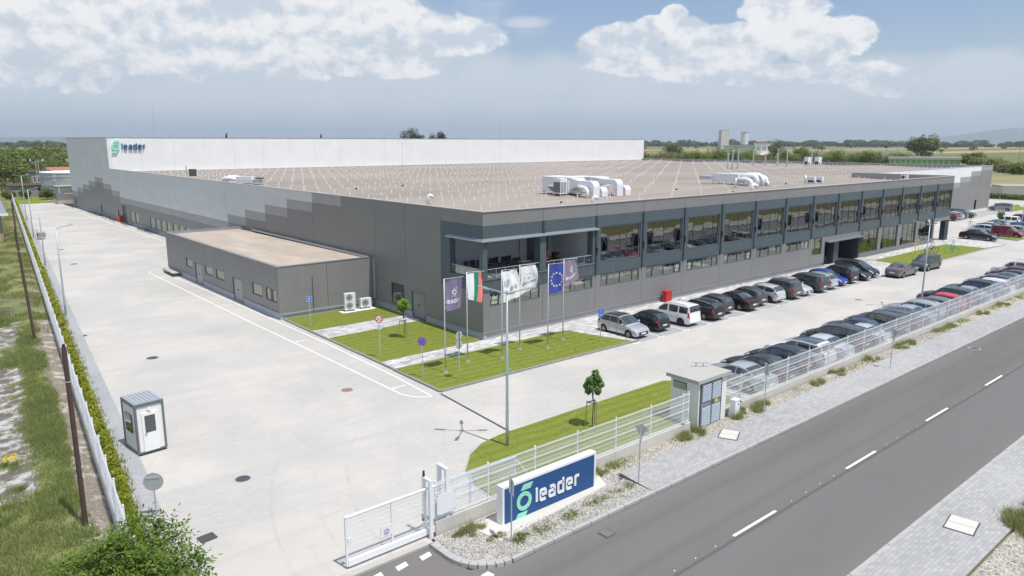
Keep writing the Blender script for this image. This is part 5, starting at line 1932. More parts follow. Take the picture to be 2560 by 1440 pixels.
ROW_A = [
    ('hatch', 'silver', 9.55, -5.35, NOSE_S, 'silver hatchback with a black roof, nose to the drive, beside the blue wheelchair sign', dict(darkroof=True)),
    ('hatch', 'black', 12.45, -5.25, NOSE_N, 'small black hatchback parked between the silver hatchback and the white estate van', dict(scale=.93, steel=True)),
    ('van', 'white', 15.7, -5.35, NOSE_N, 'white high-roofed estate van with tail to the drive in front of the red box', dict(steel=True)),
    ('wagon', 'black', 18.85, -5.45, NOSE_N, 'glossy black estate car right of the white estate van', {}),
    ('hatch', 'dgrey', 21.5, -5.0, NOSE_N, 'short dark grey hatchback half hidden between two black cars', dict(scale=.98)),
    ('sedan', 'black', 24.15, -5.4, NOSE_N, 'long black saloon with chrome window edge and red lamps', {}),
    ('hatch', 'dgrey', 26.5, -5.15, NOSE_N, 'dark hatchback immediately left of the silver tail-out hatchback', {}),
    ('hatch', 'lsilver', 29.1, -5.45, NOSE_N, 'silver hatchback with its tail and dark red lamps to the drive', dict(steel=True)),
    ('suv', 'brown', 31.7, -5.4, NOSE_N, 'dusty brown-grey off-roader with tail to the drive', dict(steel=True)),
    ('hatch', 'lsilver', 33.95, -5.55, NOSE_S, 'silver hatchback showing its rounded nose beside the brown off-roader', {}),
    ('mpv', 'dgreen', 36.55, -5.45, NOSE_N, 'bulky dark people carrier with tail to the drive', dict(rails=False)),
    ('wagon', 'silver', 38.9, -5.3, NOSE_N, 'silver estate car with its tail beside the bright blue hatchback', {}),
    ('hatch', 'blue', 41.5, -5.5, NOSE_S, 'bright blue hatchback with its nose to the drive', dict(scale=.97, steel=True)),
    ('suv', 'black', 43.6, -5.2, NOSE_N, 'black off-roader with orange-red lamps beside the blue hatchback', {}),
    ('sedan', 'black', 46.35, -5.5, NOSE_S, 'faded black saloon with its nose out, second from the entrance end', dict(scale=.96, steel=True)),
    ('mpv', 'black', 48.75, -5.2, NOSE_S, 'glossy black car with a sunlit windscreen nearest the entrance', dict(scale=.97, rails=False)),
]
for k_, c_, x, y, h, lb, kw in ROW_A:
    car(k_, c_, x, y, h + rnd.uniform(-.015, .015), lb, 'car', 'cars parked along the front wall', z=.03, **kw)
ROW_B = [
    ('sedan', 'silver', 5.6, -18.0, 'silver saloon nearest the transformer hut behind the fence', {}),
    ('sedan', 'black', 8.05, -17.9, 'dark saloon second from the hut behind the fence', {}),
    ('hatch', 'black', 10.6, -17.8, 'black hatchback with a wide dark roof, third from the hut', dict(scale=1.05)),
    ('suv', 'white', 13.1, -17.9, 'white crossover with a black glass roof behind the fence', dict(darkroof=True, scale=.97, rails=False)),
    ('sedan', 'lsilver', 15.5, -17.9, 'silver saloon between the white crossover and the dark people carrier', {}),
    ('mpv', 'dgreen', 18.6, -17.7, 'large dark people carrier behind the fence', dict(rails=False)),
    ('sedan', 'lsilver', 21.0, -18.2, 'silver car whose pale roof shows behind the large people carrier', dict(scale=.95)),
    ('sedan', 'navy', 22.4, -17.4, 'dark blue saloon with a pale roof edge behind the fence', {}),
    ('suv', 'dgreen', 24.95, -17.8, 'dark boxy off-roader with tinted windows in the fence row', dict(rails=False)),
    ('wagon', 'dgrey', 27.45, -17.7, 'dark estate car left of a silver saloon in the fence row', {}),
    ('sedan', 'bluesilver', 29.95, -17.8, 'pale blue-silver saloon to the left of the lamp post', {}),
    ('wagon', 'silver', 32.6, -17.6, 'silver-grey estate car behind the lamp post', {}),
    ('hatch', 'grey', 34.9, -18.0, 'grey hatchback in front of the bright red car', {}),
    ('hatch', 'red', 37.3, -17.9, 'bright red hatchback behind the fence', {}),
    ('suv', 'dgreen', 39.8, -17.6, 'dark off-roader to the right of the bright red hatchback', dict(rails=False)),
    ('sedan', 'bluesilver', 42.5, -18.0, 'pale silver-blue car beyond the dark off-roader', {}),
    ('suv', 'black', 45.2, -17.8, 'black crossover in the far half of the fence row', {}),
    ('wagon', 'white', 48.6, -18.0, 'white estate car in the far half of the fence row', {}),
    ('wagon', 'navy', 51.1, -17.7, 'navy car just beyond the white estate car', {}),
    ('sedan', 'dgreen', 53.7, -17.9, 'dark green-grey saloon beyond the navy car', {}),
    ('sedan', 'black', 56.0, -18.0, 'black saloon left of the maroon estate car', {}),
    ('wagon', 'maroon', 58.5, -17.4, 'maroon estate car near the right edge of the picture', {}),
    ('van', 'white', 61.8, -16.8, 'white van with side windows near the right edge of the picture', {}),
    ('sedan', 'navy', 64.2, -17.6, 'dark car right of the white side-window van', {}),
]
for k_, c_, x, y, lb, kw in ROW_B:
    car(k_, c_, x, y, NOSE_N + rnd.uniform(-.02, .02), lb, 'car', 'cars parked behind the roadside fence', z=.03, **kw)
car('sedan', 'grey', 52.3, -8.6, rad(-2), 'grey fastback saloon driving past the end of the parking row')
car('mpv', 'dgreen', 59.0, -8.6, rad(178), 'dark people carrier driving towards the camera beside the sculpture lawn', rails=False)
car('sedan', 'black', 93.2, -3.2, rad(-86), 'long black saloon standing on the forecourt by the corner pier', scale=1.08)
FAR = [('hatch', 'lsilver', 102.3, -.6, NOSE_N, 'white-silver hatchback with a tail behind the long black saloon'), ('van', 'dred', 100.7, -4.9, rad(-92), 'deep red van with side windows by the staked island'),
       ('hatch', 'black', 105.0, -.2, NOSE_N, 'dark car between the silver hatchback and the red van'), ('sedan', 'lsilver', 107.6, .2, NOSE_N, 'pale saloon roof behind the deep red van'),
       ('wagon', 'bluesilver', 104.6, -5.3, rad(-92), 'pale blue-silver car with its nose out right of the deep red van'), ('sedan', 'black', 110.3, .6, NOSE_N, 'black car behind the pale saloon in the far group'),
       ('hatch', 'bluesilver', 113.0, .7, NOSE_N, 'blue-silver hatchback by the little tree in the far group'), ('hatch', 'blue', 111.0, -4.2, rad(-92), 'blue car at the right edge of the far group'),
       ('van', 'white', 119.0, .9, NOSE_N, 'white minibus with dark side windows in the far group'), ('van', 'dred', 124.5, .6, NOSE_N, 'dark red car at the right edge of the picture behind the lamp post'),
       ('wagon', 'maroon', 120.2, 11.2, NOSE_N, 'dark plum car half hidden by the building corner'), ('wagon', 'silver', 123.2, 11.3, NOSE_N, 'silver estate car in the bays beside the grey wing'),
       ('wagon', 'purple', 126.0, 11.5, NOSE_N, 'dark purple car behind the silver estate car at the wing'), ('suv', 'teal', 129.3, 11.2, NOSE_S, 'teal-grey crossover with its nose out beside the grey wing'),
       ('mpv', 'mpvgrey', 151.0, 11.0, rad(93), 'warm silver people carrier parked crossways by the small far lawn')]
for k_, c_, x, y, h, lb in FAR:
    car(k_, c_, x, y, h, lb, rails=False)
# ---------------------------------------------------------------- fences
def fence_meshes():
    W, H = 2.44, 1.53
    b = MB()
    for i in range(49):
        x = -W / 2 + W * i / 48
        b.box(x - .0045, -.003, 0, x + .0045, .003, H)
    for z in (.05, .25, .45, .65, .85, 1.05, 1.25, 1.47):
        dbl = z in (.05, .65, 1.05, 1.47)
        b.box(-W / 2, -.010 if dbl else -.006, z - .006, W / 2, -.003, z + .006)
        if dbl:
            b.box(-W / 2, -.045, z + .03, W / 2, -.035, z + .042)
            b.box(-W / 2, -.010, z + .06, W / 2, -.003, z + .072)
    m = b.mesh('mesh_panel', M['white'])
    p = MB(); p.box(-.03, -.03, 0, .03, .03, 1.60); p.box(-.034, -.034, 1.60, .034, .034, 1.63)
    for z in (.1, .6, 1.1, 1.45): p.box(-.04, -.045, z, .04, -.028, z + .05)
    return m, p.mesh('fence_post', M['white'])
FM, FP = fence_meshes()
def fence(name, label, p0, p1, z0, n, wall=True, wall_mat='concrete_wall', wallh=None, flip=False):
    t = thing(name, label, 'fence', (p0[0], p0[1], 0), math.atan2(p1[1] - p0[1], p1[0] - p0[0]))
    L = math.hypot(p1[0] - p0[0], p1[1] - p0[1])
    st = L / n
    for i in range(n + 1):
        O('fence_post', FP, t, (i * st, 0, z0 - .02), (0, 0, PI if flip else 0))
        if i < n:
            o = O('mesh_panel', FM, t, ((i + .5) * st, -.04 if not flip else .04, z0 + .03), (rnd.uniform(-.01, .01), 0, PI if flip else 0))
            o.scale = ((st - .05) / 2.44, 1, 1)
    if wall:
        k = 0
        x = -.1
        while x < L:
            x2 = min(L + .1, x + 5.0)
            w = MB(); w.box(x + .006, -.12, -.25, x2 - .006, .12, z0)
            w.obj('wall_segment', M[wall_mat], t)
            x = x2
    return t
fence('roadside_fence', 'white mesh fence on a low concrete wall between the company sign and the hut', (-18.25, -20.42), (-3.2, -20.50), .52, 6)
fence('roadside_fence', 'short end of white mesh fence closing against the transformer hut', (-3.2, -20.50), (-2.75, -20.50), .52, 1)
fence('roadside_fence', 'short white fence panel between the transformer hut and the long fence', (.62, -20.36), (2.19, -20.36), .42, 1)
fence('roadside_fence', 'long white mesh fence on a low concrete wall in front of the parked cars', (2.19, -20.36), (2.19 + 2.505 * 44, -20.32), .42, 44)
fence('boundary_fence', 'white mesh fence running far back along the privet hedge', (xf(-17.4), -17.4), (xf(246), 246), .52, 105, wall_mat='concrete_wall', flip=True)
# low green mesh fence crossing the plot
t = thing('plot_fence', 'low grey-green mesh fence crossing the overgrown plot', 'fence', (-45, 33.5, 0), rad(-2))
for k in range(8):
    b = MB()
    for i in range(26): b.box(k * 2.6 + i * .1 - .004, -.004, .1, k * 2.6 + i * .1 + .004, .004, 1.3)
    for z in (.2, .5, .8, 1.1, 1.28): b.box(k * 2.6, -.008, z - .012, k * 2.6 + 2.6, -.002, z + .012)
    b.obj('mesh_panel', M['galv'], t)
    b = MB(); b.box(k * 2.6 - .03, -.03, 0, k * 2.6 + .03, .03, 1.35); b.obj('fence_post', M['galv'], t)
# left gate post stub
t = thing('gate_receiver', 'white steel gate receiver post at the bottom edge of the yard', 'post', (-25.95, -17.6, 0), 0)
b = MB(); b.box(-.14, -.09, 0, .02, .09, 1.0); b.obj('post', M['white'], t)
b = MB(); b.box(.022, -.03, .25, .06, .03, .85); b.obj('catch', M['frame'], t)
b = MB()
for z in (.2, .5, .8): b.bar((-1.2, 0, z), (-.14, 0, z), .02)
for k in range(12): b.bar((-1.2 + k * .09, 0, .1), (-1.2 + k * .09, 0, .9), .012)
b.obj('mesh_panel', M['white'], t)

# ---------------------------------------------------------------- sliding gate (partly open)
GY = -20.42
t = thing('sliding_gate', 'white steel sliding gate with mesh infill standing half open across the entry', 'gate', (-22.02, GY, 0), 0)
GL = 8.9
def gmb(name, fn, mat='white', parent=None, **k):
    b = MB(); fn(b); return b.obj(name, M[mat], parent or t, **k)
gmb('bottom_beam', lambda b: b.box(.06, -.07, .10, 5.4, .07, .32))
gmb('top_rail', lambda b: b.cyl((.02, 0, 1.93), (7.75, 0, 1.93), .05, None, 12))
gmb('end_stile', lambda b: b.box(0, -.035, .10, .07, .035, 1.98))
for x in (1.86, 3.50, 5.4, 7.7):
    gmb('stile', lambda b, x=x: b.box(x - .035, -.03, .30, x + .035, .03, 1.90))
for (x0, x1) in ((.07, 1.82), (1.9, 3.46), (3.54, 5.36), (5.44, 7.66)):
    def inf(b, x0=x0, x1=x1):
        n = int((x1 - x0) / .05)
        for i in range(n + 1):
            x = x0 + (x1 - x0) * i / n
            b.box(x - .003, -.003, .32, x + .003, .003, 1.88)
        for z in (.45, .65, .85, 1.05, 1.25, 1.45, 1.65, 1.8):
            b.box(x0, -.012, z - .006, x1, -.004, z + .006)
    gmb('mesh_infill', inf)
gmb('tail_brace', lambda b: b.bar((7.7, 0, 1.9), (8.9, 0, .35), .06, .06))
gmb('tail_beam', lambda b: b.box(5.4, -.06, .14, 8.9, .06, .30))
gmb('lock_box', lambda b: b.box(.08, -.05, .95, .20, .05, 1.15))
sp = MB(); sp.box(1.35, -.075, .72, 1.82, -.060, 1.12)
sg = sp.obj('notice_plate', M['signwhite'], t)
purple = simple('faded_purple_print', (.38, .10, .42), .6)
b = MB()
n = 24
for i in range(n):
    a0, a1 = 2 * PI * i / n, 2 * PI * (i + 1) / n
    q = []
    for (r, a) in ((.11, a0), (.11, a1), (.085, a1), (.085, a0)):
        q.append((1.585 + r * math.cos(a), -.079, .88 + r * math.sin(a)))
    b.poly(q[::-1])
b.bar((1.52, -.079, .95), (1.65, -.079, .81), .022, .004)
b.bar((1.52, -.079, .81), (1.65, -.079, .95), .022, .004)
b.obj('no_stopping_symbol', purple, sg)
# gate posts with rollers
t = thing('gate_post', 'tall white portal post carrying the sliding gate, with a beacon on top', 'post', (-18.6, -20.42, .5), 0)
gmb('post', lambda b: (b.box(-.10, .12, -.5, .02, .24, 1.78), b.box(-.10, -.30, -.5, .02, -.18, 1.78), b.box(-.10, -.30, 1.78, .02, .24, 1.86)), 'white', t)
gmb('beacon', lambda b: b.cyl((-.04, .18, 1.86), (-.04, .18, 2.08), .05, .04, 10), 'black', t)
gmb('photocell', lambda b: b.box(-.16, .12, .1, -.10, .2, .28), 'black', t)
t = thing('gate_post', 'second white portal post behind the paper notice', 'post', (-17.75, -20.15, 0), 0)
gmb('post', lambda b: (b.box(-.07, .12, 0, .07, .26, 2.4), b.box(-.07, -.36, 0, .07, -.24, 2.4), b.box(-.07, -.36, 2.4, .07, .26, 2.5)), 'white', t)
t = thing('notice_board', 'blank white notice sheet tied to the mesh beside the gate post', 'notice', (-17.9, -20.60, 1.2), rad(0))
gmb('sheet', lambda b: b.box(-.42, -.01, -.42, .42, .01, .42), 'signwhite', t)
gmb('cable_tie', lambda b: [b.box(x - .015, -.02, z - .015, x + .015, .02, z + .015) for x in (-.38, .38) for z in (-.38, .38)], 'black', t)

# ---------------------------------------------------------------- company sign
t = thing('company_sign', 'freestanding white sign wall with a blue panel reading leader and a mint ring logo', 'sign', (-16.03, -21.64, 0.0), 0)
gmb('sign_frame', lambda b: (b.box(0, 0, 0, 5.2, .30, 1.60)), 'white', t)
gmb('frame_lip', lambda b: (b.box(0, -.05, 0, .10, 0, 1.60), b.box(5.1, -.05, 0, 5.2, 0, 1.60), b.box(.1, -.05, 1.5, 5.1, 0, 1.60)), 'white', t)
bp_ = gmb('blue_panel', lambda b: b.box(.12, -.045, 0.01, 5.08, -.003, 1.48), 'signblue', t)
lg = O('logo', None, t, (1.10, -.047, .70))
for nm, b in logo_ring(.78, .03):
    b.obj(nm, M['mint'], lg)
wd_ = O('wordmark', None, t, (1.76, -.047, .44))
lt, wd = stroke_letters('leader', .42, .035, .28)
sc_ = 2.60 / wd
for ch, x, b in lt:
    o = b.obj('letter', M['signwhite'], wd_, (x * sc_, 0, 0)); o.scale = (sc_, 1, 1)

# ---------------------------------------------------------------- transformer hut
t = thing('transformer_hut', 'white rendered transformer hut with louvred grey double doors and a flat concrete roof', 'hut', (-2.05, -20.62, 0), 0)
gmb('wall', lambda b: b.box(0, 0, -.1, 2.47, 1.78, 2.45), 'white_rough', t)
gmb('roof', lambda b: b.box(-.26, -.15, 2.45, 2.62, 1.92, 2.64), 'concrete', t)
gmb('vent_grille', lambda b: [b.bar((-.02, .80, 1.93 + k * .055), (-.02, 1.58, 1.93 + k * .055), .03, .035) for k in range(6)], 'galv', t)
gmb('vent_frame', lambda b: b.box(-.012, .76, 1.87, -.002, 1.62, 2.27), 'frame', t)
blu = simple('blue_grey_door_paint', (.27, .33, .38), .5, .2)
M['hutdoor'] = simple('door_gap_shade', (.22, .27, .31), .5, .2)  # door leaf coloured darker to stand for the shade between the slats
M['hutslat'] = simple('pale_blue_slat', (.52, .60, .66), .45, .2)
for k in range(2):
    dx = .17 + k * .87
    dr = gmb('door', lambda b: (b.box(dx, -.05, .02, dx + .85, -.012, 2.36)), 'hutdoor', t)
    for j in range(27):
        z = .10 + j * .083
        if 1.08 < z < 1.40: continue
        q = MB()
        q.mbox(Matrix.Translation((dx + .425, -.080, z)) @ Matrix.Rotation(rad(-45), 4, 'X'), .74, .010, .046)
        q.obj('slat', M['hutslat'], dr)
    if k == 1:
        q = MB(); q.box(dx + .34, -.062, 1.12, dx + .60, -.052, 1.38); q.obj('warning_plate', simple('yellow_warning_plate', (.80, .50, .04), .5), dr)
        q = MB(); q.poly([(dx + .53, -.064, 1.34), (dx + .50, -.064, 1.25), (dx + .535, -.064, 1.26), (dx + .51, -.064, 1.17), (dx + .57, -.064, 1.28), (dx + .535, -.064, 1.27), (dx + .56, -.064, 1.34)]); q.obj('bolt_symbol', M['black'], dr)
        q = MB(); q.box(dx + .05, -.09, 1.1, dx + .09, -.05, 1.35); q.box(dx + .05, -.09, 1.2, dx + .25, -.07, 1.23); q.obj('handle', M['frame'], dr)
gmb('door_frame', lambda b: (b.box(.10, -.06, 0, .165, 0, 2.42), b.box(1.90, -.06, 0, 1.96, 0, 2.42), b.box(.165, -.06, 2.37, 1.90, 0, 2.42)), 'frame', t)
gmb('roof_bracket', lambda b: (b.bar((1.75, 1.5, 2.64), (1.75, 1.5, 2.86), .045), b.bar((2.05, 1.25, 2.64), (2.05, 1.25, 2.84), .045), b.bar((1.55, 1.62, 2.88), (2.35, 1.05, 2.83), .07, .03)), 'galv', t)
t = thing('electric_cabinet', 'small white electricity cabinet beside the transformer hut', 'cabinet', (.62, -21.1, 0), 0)
gmb('case', lambda b: b.box(0, 0, 0, .42, .32, .98), 'white', t)
gmb('lid', lambda b: b.box(-.02, -.02, .98, .44, .34, 1.03), 'white', t)
gmb('lock', lambda b: b.box(.28, -.02, .72, .33, -.002, .8), 'black', t)

# ---------------------------------------------------------------- guard cabin
t = thing('guard_cabin', 'narrow white guard cabin with grey corner frames and ribbed metal roof', 'cabin', (-25.10, -5.66, 0.03), rad(6))
CW, CD, CH = 1.34, 1.75, 2.5
gmb('wall', lambda b: b.box(.04, .04, .08, CW - .04, CD - .04, CH - .05), 'white_rough', t)
gmb('corner_frame', lambda b: [b.box(x, y, .05, x + .1, y + .1, CH) for x in (0, CW - .1) for y in (0, CD - .1)] + [b.box(.1, 0, CH - .16, CW - .1, .08, CH), b.box(.1, CD - .08, CH - .16, CW - .1, CD, CH), b.box(0, .1, CH - .16, .08, CD - .1, CH), b.box(CW - .08, .1, CH - .16, CW, CD - .1, CH), b.box(.1, 0, .03, CW - .1, .07, .13), b.box(0, .1, .03, .07, CD - .1, .13)], 'frame_lit', t)
rf = gmb('roof', lambda b: b.box(.03, .03, CH, CW - .03, CD - .03, CH + .03), 'galv', t)
for k in range(7):
    gmb('rib', lambda b: b.box(.12 + k * .175, .05, CH + .03, .15 + k * .175, CD - .05, CH + .06), 'galv', rf)
dr = gmb('door', lambda b: (b.box(.30, -.02, .12, 1.0, .038, 2.02)), 'white', t)
gmb('door_glass', lambda b: b.box(.41, -.03, 1.05, .89, -.021, 1.88), 'carglass', dr)
gmb('handle', lambda b: b.box(.36, -.07, 1.0, .48, -.03, 1.04), 'galv', dr)
gmb('door_panel', lambda b: b.box(.40, -.028, .25, .90, -.021, .92), 'signwhite', dr)
gmb('lamp', lambda b: b.cyl((.65, -.05, 2.2), (.65, .0, 2.2), .09, .09, 12), 'signwhite', t)
gmb('side_window', lambda b: b.box(-.02, .5, 1.0, .035, 1.3, 1.9), 'carglass', t)
gmb('skid', lambda b: (b.box(.05, -.02, -.03, CW - .05, .12, .05), b.box(.05, CD - .15, -.03, CW - .05, CD, .05)), 'black', t)

# ---------------------------------------------------------------- lamp posts
def lamp(x, y, h, arms, label, al=1.35, dish=False):
    t = thing('lamp_post', label, 'lamp post', (x, y, 0))
    gmb('pole', lambda b: b.tube([(0, 0, 0), (0, 0, 1.2), (0, 0, h * .5), (0, 0, h)], [.085, .08, .065, .045], 10), 'pole', t, smooth=True)
    gmb('base_flange', lambda b: b.cyl((0, 0, 0), (0, 0, .04), .18, .18, 8), 'galv', t)
    for a in arms:
        ca, sa = math.cos(a), math.sin(a)
        gmb('arm', lambda b: b.bar((0, 0, h - .05), (ca * al * .62, sa * al * .62, h + .16), .05), 'pole', t)
        hd = MB()
        Mx = Matrix.Translation((ca * al * .82, sa * al * .82, h + .21)) @ Matrix.Rotation(a, 4, 'Z') @ Matrix.Rotation(rad(-14), 4, 'Y')
        hd.mbox(Mx, .52, .16, .06)
        hd.mbox(Mx @ Matrix.Translation((.02, 0, .035)), .36, .10, .03)
        hd.obj('lamp_head', M['galv'], t)
    if dish:
        gmb('antenna_dish', lambda b: b.lathe([(.001, 0), (.12, .01), (.14, .03), (.12, .06), (.001, .07)], 14, c=(0, 0, h + .10)), 'signwhite', t)
        gmb('antenna_rod', lambda b: b.cyl((0, 0, h), (0, 0, h + .45), .015), 'galv', t)
    return t
lamp(-11.1, -16.07, 7.7, [rad(a) for a in (134, -39, 53, -137)], 'tall grey lamp post with four lamp arms standing on the curved lawn', dish=True)
lamp(35.9, -16.93, 7.6, [rad(a) for a in (134, 25, -137)], 'tall lamp post among the cars parked behind the fence')
for (y, lb) in ((29.5, 'single-arm lamp post nearest the camera along the privet hedge'), (60.5, 'second single-arm lamp post along the privet hedge'), (92, 'third single-arm lamp post along the privet hedge')):
    lamp(xl(y) - .55, y, 7.5, [rad(8)], lb)
lamp(xl(123) - .5, 123, 8.4, [rad(20), rad(165)], 'double-arm lamp post at the far end of the hedge')
lamp(121.96, -.9, 7.8, [rad(30), rad(150)], 'lamp post at the right edge among the far cars')

# ---------------------------------------------------------------- flags
def wave(u, v, seed, amp):
    return amp * (.35 + .65 * u) * (math.sin(6.5 * u + 2.2 * v + seed) * .6 + math.sin(11 * u - 3.0 * v + seed * 2.1) * .28 + math.sin(3.0 * v + seed) * .4)
def flag(x, y, label, corners, bands, seed, decals=None, amp=.15, hh=6.13):
    """corners: top-left, top-right, bottom-left, bottom-right (x,z offsets from the pole)"""
    t = thing('flagpole', label, 'flag', (x, y, .09))
    gmb('pole', lambda b: b.tube([(0, 0, 0), (0, 0, 2), (0, 0, hh)], [.045, .04, .03], 8), 'galv', t, smooth=True)
    gmb('base', lambda b: (b.cyl((0, 0, -.01), (0, 0, .05), .17, .17, 10), b.cyl((0, 0, .05), (0, 0, .25), .07, .05, 8)), 'galv', t)
    gmb('cross_arm', lambda b: b.bar((0, 0, hh - .02), (corners[1][0] + .12, 0, corners[1][1] + .05), .025), 'galv_light', t)
    tl, tr, bl, br = [Vector(c) for c in corners]
    def S(u, v, off=0.0):
        a = tl.lerp(tr, u); c = bl.lerp(br, u)
        bulge = .10 * math.sin(PI * v) * u
        p = a.lerp(c, v)
        dy = wave(u, v, seed, amp)
        return Vector((p.x + bulge, dy - off, p.y))
    nu, nv = 26, 34
    me_b = MB()
    vs = [S(i / nu, j / nv) for j in range(nv + 1) for i in range(nu + 1)]
    fs, mi = [], []
    mats = []
    for (u1, m_) in bands: mats.append(m_)
    me_b.v = [tuple(p) for p in vs]
    for j in range(nv):
        for i in range(nu):
            a = j * (nu + 1) + i
            fs.append((a, a + nu + 1, a + nu + 2, a + 1))
            uc = (i + .5) / nu
            k = 0
            while k < len(bands) - 1 and uc > bands[k][0]: k += 1
            mi.append(k)
    me_b.f, me_b.mi = fs, mi
    cloth = me_b.obj('cloth', mats, t, smooth=True)
    for k in range(6):
        p = S(0, (k + .3) / 6)
        gmb('clip', lambda b: b.bar((0, 0, p.z), (p.x + .02, p.y, p.z), .02), 'signwhite', t)
    # decals follow the cloth: built as small quads lifted 12 mm
    if decals:
        for (nm, mat, polys) in decals:
            b = MB()
            for poly in polys:
                b.poly([S(u, v, .014) for (u, v) in poly])
            # orientation is irrelevant for the cloth print
            b.obj(nm, mat, cloth)
    return t
cloth_mats = {'purple': simple('purple_flag_cloth', (.20, .165, .27), .8), 'lilac': simple('lilac_flag_cloth', (.27, .205, .31), .8), 'white': simple('white_flag_cloth', (.80, .80, .80), .8),
              'green': simple('green_flag_cloth', (.01, .27, .19), .8), 'red': simple('salmon_flag_cloth', (.72, .20, .16), .8), 'blue': simple('blue_flag_cloth', (.045, .07, .35), .8)}
def rect(u0, v0, u1, v1, n=6):
    out = []
    for i in range(n):
        a, c = u0 + (u1 - u0) * i / n, u0 + (u1 - u0) * (i + 1) / n
        out.append([(a, v0), (a, v1), (c, v1), (c, v0)])
    return out
def letters_uv(word, u0, v0, w, h):
    lt_, wd_ = stroke_letters(word, 1.0, .01, .26)
    polys = []
    for ch, x, b in lt_:
        for f in b.f[::6]:
            q = [b.v[i] for i in f]
            polys.append([(u0 + (x + p[0]) / wd_ * w, v0 - p[2] / 1.42 * h) for p in q])
    return polys
def ring_uv(uc, vc, ru, rv, th=.42, n=16):
    out = []
    for i in range(n):
        a0, a1 = 2 * PI * i / n, 2 * PI * (i + 1) / n
        out.append([(uc + ru * math.cos(a0), vc + rv * math.sin(a0)), (uc + ru * math.cos(a1), vc + rv * math.sin(a1)), (uc + ru * (1 - th) * math.cos(a1), vc + rv * (1 - th) * math.sin(a1)), (uc + ru * (1 - th) * math.cos(a0), vc + rv * (1 - th) * math.sin(a0))])
    return out
def star_uv(uc, vc, ru, rv, rot=0):
    c = []
    for k in range(10):
        r = 1 if k % 2 == 0 else .42
        a = -PI / 2 + PI * k / 5 + rot
        c.append((uc + ru * r * math.cos(a), vc + rv * r * math.sin(a)))
    return [[c[i], c[(i + 1) % 10], (uc, vc)] for i in range(10)]
leader_dec = [('logo_print', simple('pale_mint_print', (.55, .72, .68), .7), ring_uv(.5, .42, .13, .085) + [[(.43, .32), (.47, .28), (.66, .28), (.62, .32)], [(.36, .56), (.40, .52), (.58, .52), (.54, .56)]]),
              ('letter_print', M['signwhite'], letters_uv('leader', .08, .76, .86, .13))]
eu = []
for k in range(12):
    a = 2 * PI * k / 12
    eu += star_uv(.50 + .34 * math.cos(a), .54 + .235 * math.sin(a), .075, .05)
flag(-6.76, -4.71, 'purple company flag with a ring logo, leftmost of the six flags', [(.04, 6.03), (1.40, 6.03), (.16, 4.0), (1.28, 4.05)], [(1, cloth_mats['purple'])], 0.3, leader_dec)
flag(-4.28, -3.75, 'white, green and salmon red national flag hanging from the second pole', [(.04, 6.0), (1.36, 6.0), (.10, 4.30), (1.12, 3.95)], [(.42, cloth_mats['white']), (.72, cloth_mats['green']), (1, cloth_mats['red'])], 1.7)
redarc = []
for i in range(8):
    a, c = i / 8, (i + 1) / 8
    f_ = lambda s: .76 + .05 * math.sin(PI * s)
    g_ = lambda s: .76 - .015 * math.sin(PI * s)
    redarc.append([(.30 + .5 * a, g_(a)), (.30 + .5 * a, f_(a)), (.30 + .5 * c, f_(c)), (.30 + .5 * c, g_(c))])
emb = [[(.22, .36), (.30, .24), (.42, .34), (.36, .48), (.27, .50)], [(.66, .62), (.75, .46), (.84, .58), (.80, .66)], [(.42, .62), (.52, .52), (.62, .55), (.60, .68), (.46, .70)]]
flag(-1.99, -4.6, 'white flag with a grey emblem over a red arc on the third pole', [(.04, 6.0), (1.28, 6.0), (.12, 3.86), (1.60, 4.15)], [(1, cloth_mats['white'])], 2.9,
     [('red_arc', M['red'], redarc), ('grey_emblem', M['galv'], emb)])
bst = []
for (u, v) in ((.18, .57), (.25, .46), (.42, .35), (.60, .33), (.78, .41), (.88, .50)):
    bst += star_uv(u, v, .045, .028)
flag(.33, -3.76, 'white flag with a curve of dark stars above a dark blue word, fourth pole', [(.04, 5.98), (1.36, 5.98), (.12, 3.95), (1.62, 4.45)], [(1, cloth_mats['white'])], 4.1,
     [('star_print', M['navy'], bst), ('letter_print', M['navy'], letters_uv('genvtcol'.replace('c', 'o'), .12, .70, .80, .09) + ring_uv(.52, .50, .07, .05, .35))])
flag(2.07, -4.82, 'blue flag with a circle of twelve pale stars on the fifth pole', [(.04, 6.02), (1.36, 6.02), (.12, 3.95), (1.52, 4.05)], [(1, cloth_mats['blue'])], 5.2, [('star_print', simple('cream_star', (.80, .76, .50), .7), eu)])
flag(4.47, -3.9, 'lilac company flag with a ring logo on the rightmost of the six poles', [(.04, 6.0), (1.28, 6.0), (.18, 4.0), (1.50, 4.45)], [(1, cloth_mats['lilac'])], .9, leader_dec)

